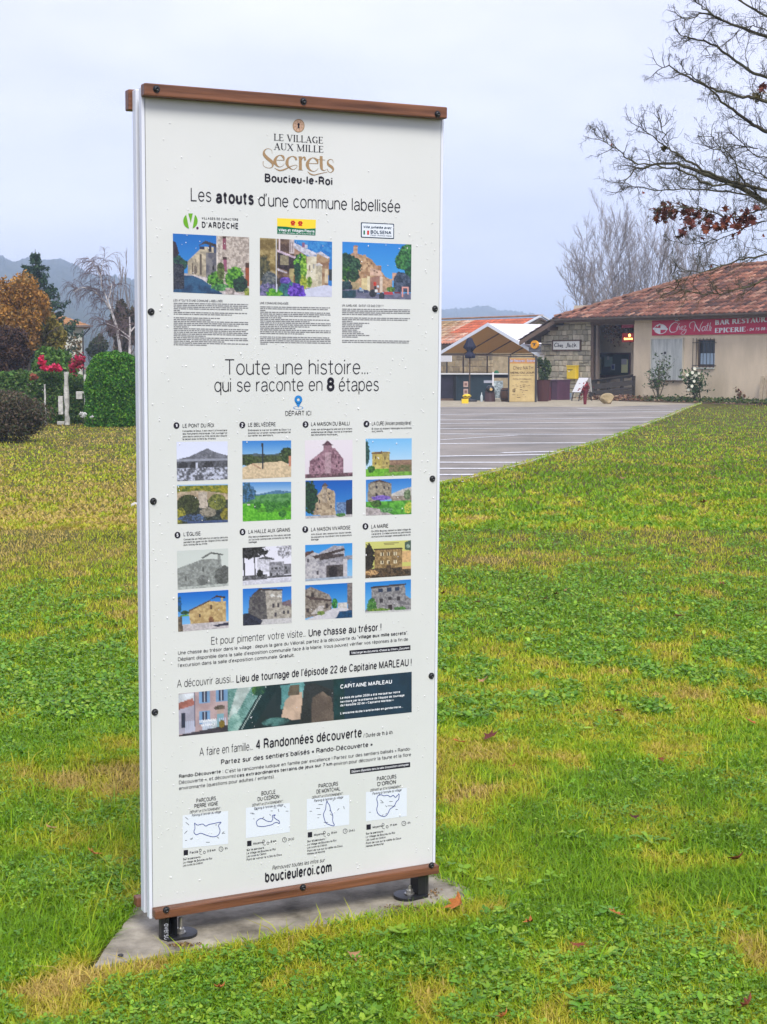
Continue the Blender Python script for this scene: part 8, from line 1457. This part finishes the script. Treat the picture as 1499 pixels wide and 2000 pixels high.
# fallen leaves, each its own
GL_ = [(895, 1768, .055, 3, 'large crinkled orange maple leaf on the right end of the slab', .5), (1036, 1805, .035, 3, 'orange leaf lying right of the slab, below the large one', .2), (957, 1442, .05, 0, 'big brownish-pink leaf in the right lawn', .15), (1290, 1487, .03, 2, 'rust leaf at the right, level with the banner picture', .1), (1460, 1968, .04, 2, 'dark red-brown leaf in the bottom right corner', .2), (185, 1672, .032, 3, 'orange leaf among the clover left of the sign', .2), (1413, 1143, .05, 2, 'rust leaf farthest right in the middle lawn', .1), (1328, 1205, .05, 4, 'tan leaf in the middle lawn below the farthest right one', .1),
       (1085, 1162, .045, 0, 'dark red leaf in the middle lawn right of the sign', .1), (932, 1178, .04, 4, 'tan leaf close to the sign edge in the middle lawn', .1), (868, 1160, .045, 2, 'rust leaf touching the sign edge', .3), (944, 1332, .035, 4, 'tan leaf near the sign above the brownish-pink one', .1), (1210, 1392, .04, 2, 'rust leaf in the lawn below the banner picture level', .2), (1468, 1413, .04, 3, 'orange leaf at the right picture edge', .1), (897, 1452, .035, 3, 'orange leaf beside the sign edge, left of the brownish-pink one', .2), (1377, 982, .07, 2, 'rust leaf far off in the right lawn', .1), (1217, 935, .06, 4, 'tan leaf far off below the parking kerb', .1),
       (1065, 1172, .035, 3, 'small orange leaf next to the dark red one', .1), (1105, 1156, .03, 4, 'small tan leaf right of the dark red one', .1), (1240, 1600, .025, 1, 'small dark leaf between the rosettes', .2), (1205, 1790, .03, 3, 'narrow orange leaf in the right foreground', .2), (1130, 1850, .028, 2, 'rust leaf in the right foreground, below the narrow orange one', .2), (1440, 1680, .035, 2, 'rust leaf on bare grass at the right edge of the foreground', .2), (100, 1620, .025, 4, 'pale tan leaf in the left lawn', .2), (1001, 1500, .02, 3, 'tiny orange leaf below the brownish-pink one', .2), (430, 1935, .03, 3, 'orange leaf at the bottom, in front of the left foot', .2), (690, 1870, .028, 4, 'tan leaf in the straw in front of the slab', .2), (1428, 848, .09, 4, 'pale leaf on the far lawn under the boulder', .1), (985, 1990, .03, 3, 'yellow-orange leaf at the bottom edge', .2)]
for i, (px_, py_, s_, mi, lb, lift) in enumerate(GL_):
    p = gp(px_, py_, .03); me = maple_leaf_mesh(100+i); me.materials.append(M_dry[mi]); o = link_mesh('fallen_leaf', me, None); o.location = (p[0], p[1], .038); gr_ = random.Random(i); o.scale = (s_, s_*gr_.uniform(.6, .9), s_); o.rotation_euler = (gr_.uniform(-.5, .3)-lift, gr_.uniform(-.4, .4), gr_.uniform(0, 6.28)); tag(o, lb, 'leaf', 'fallen leaves on the lawn')
# pebble and crumbs of rust and soil on the slab
p = gp(236, 1864, .02); bm = bmesh.new(); bmesh.ops.create_icosphere(bm, subdivisions=2, radius=1)
for v in bm.verts: v.co = Vector((v.co.x*.008, v.co.y*.006, v.co.z*.004))
me = bpy.data.meshes.new('pebble'); bm.to_mesh(me); bm.free(); o = link_mesh('pebble', me, None, M_iron); o.location = (p[0], p[1], .018); tag(o, 'single dark pebble on the left end of the concrete slab', 'pebble')
C_ = []
for (cx, cy, rx, ry, n) in ((800, 1775, 42, 8, 260), (360, 1845, 30, 4, 90), (850, 1745, 12, 12, 40)):
    for _ in range(n): q_ = gp(cx+g.normal(0, rx*.6), cy+g.normal(0, ry*.6), .016); C_.append(q_+[0, 0, abs(g.normal(0, .001))])
o = leaves_mesh('slab_crumbs', np.array(C_), .0055, palette(len(C_), [(.20, .12, .05), (.28, .17, .07), (.12, .08, .04)], g), M_leafd, seed=8, up=1.2); tag(o, 'rusty crumbs and dead bits scattered on the slab around the feet', kind='stuff')

# ================================================================== air
b = MB(); b.box(-2600, 2600, -120, 3800, -1.2, 68); hz_ = b.build('haze', None)
hm = bpy.data.materials.new('haze_air'); hm.use_nodes = True; hm.node_tree.nodes.clear(); ou = hm.node_tree.nodes.new('ShaderNodeOutputMaterial'); pv_ = hm.node_tree.nodes.new('ShaderNodeVolumePrincipled')
pv_.inputs['Color'].default_value = (.62, .77, 1, 1); pv_.inputs['Density'].default_value = .0009; pv_.inputs['Anisotropy'].default_value = 0.0; hm.node_tree.links.new(pv_.outputs[0], ou.inputs['Volume']); hz_.data.materials.append(hm); tag(hz_, kind='stuff')
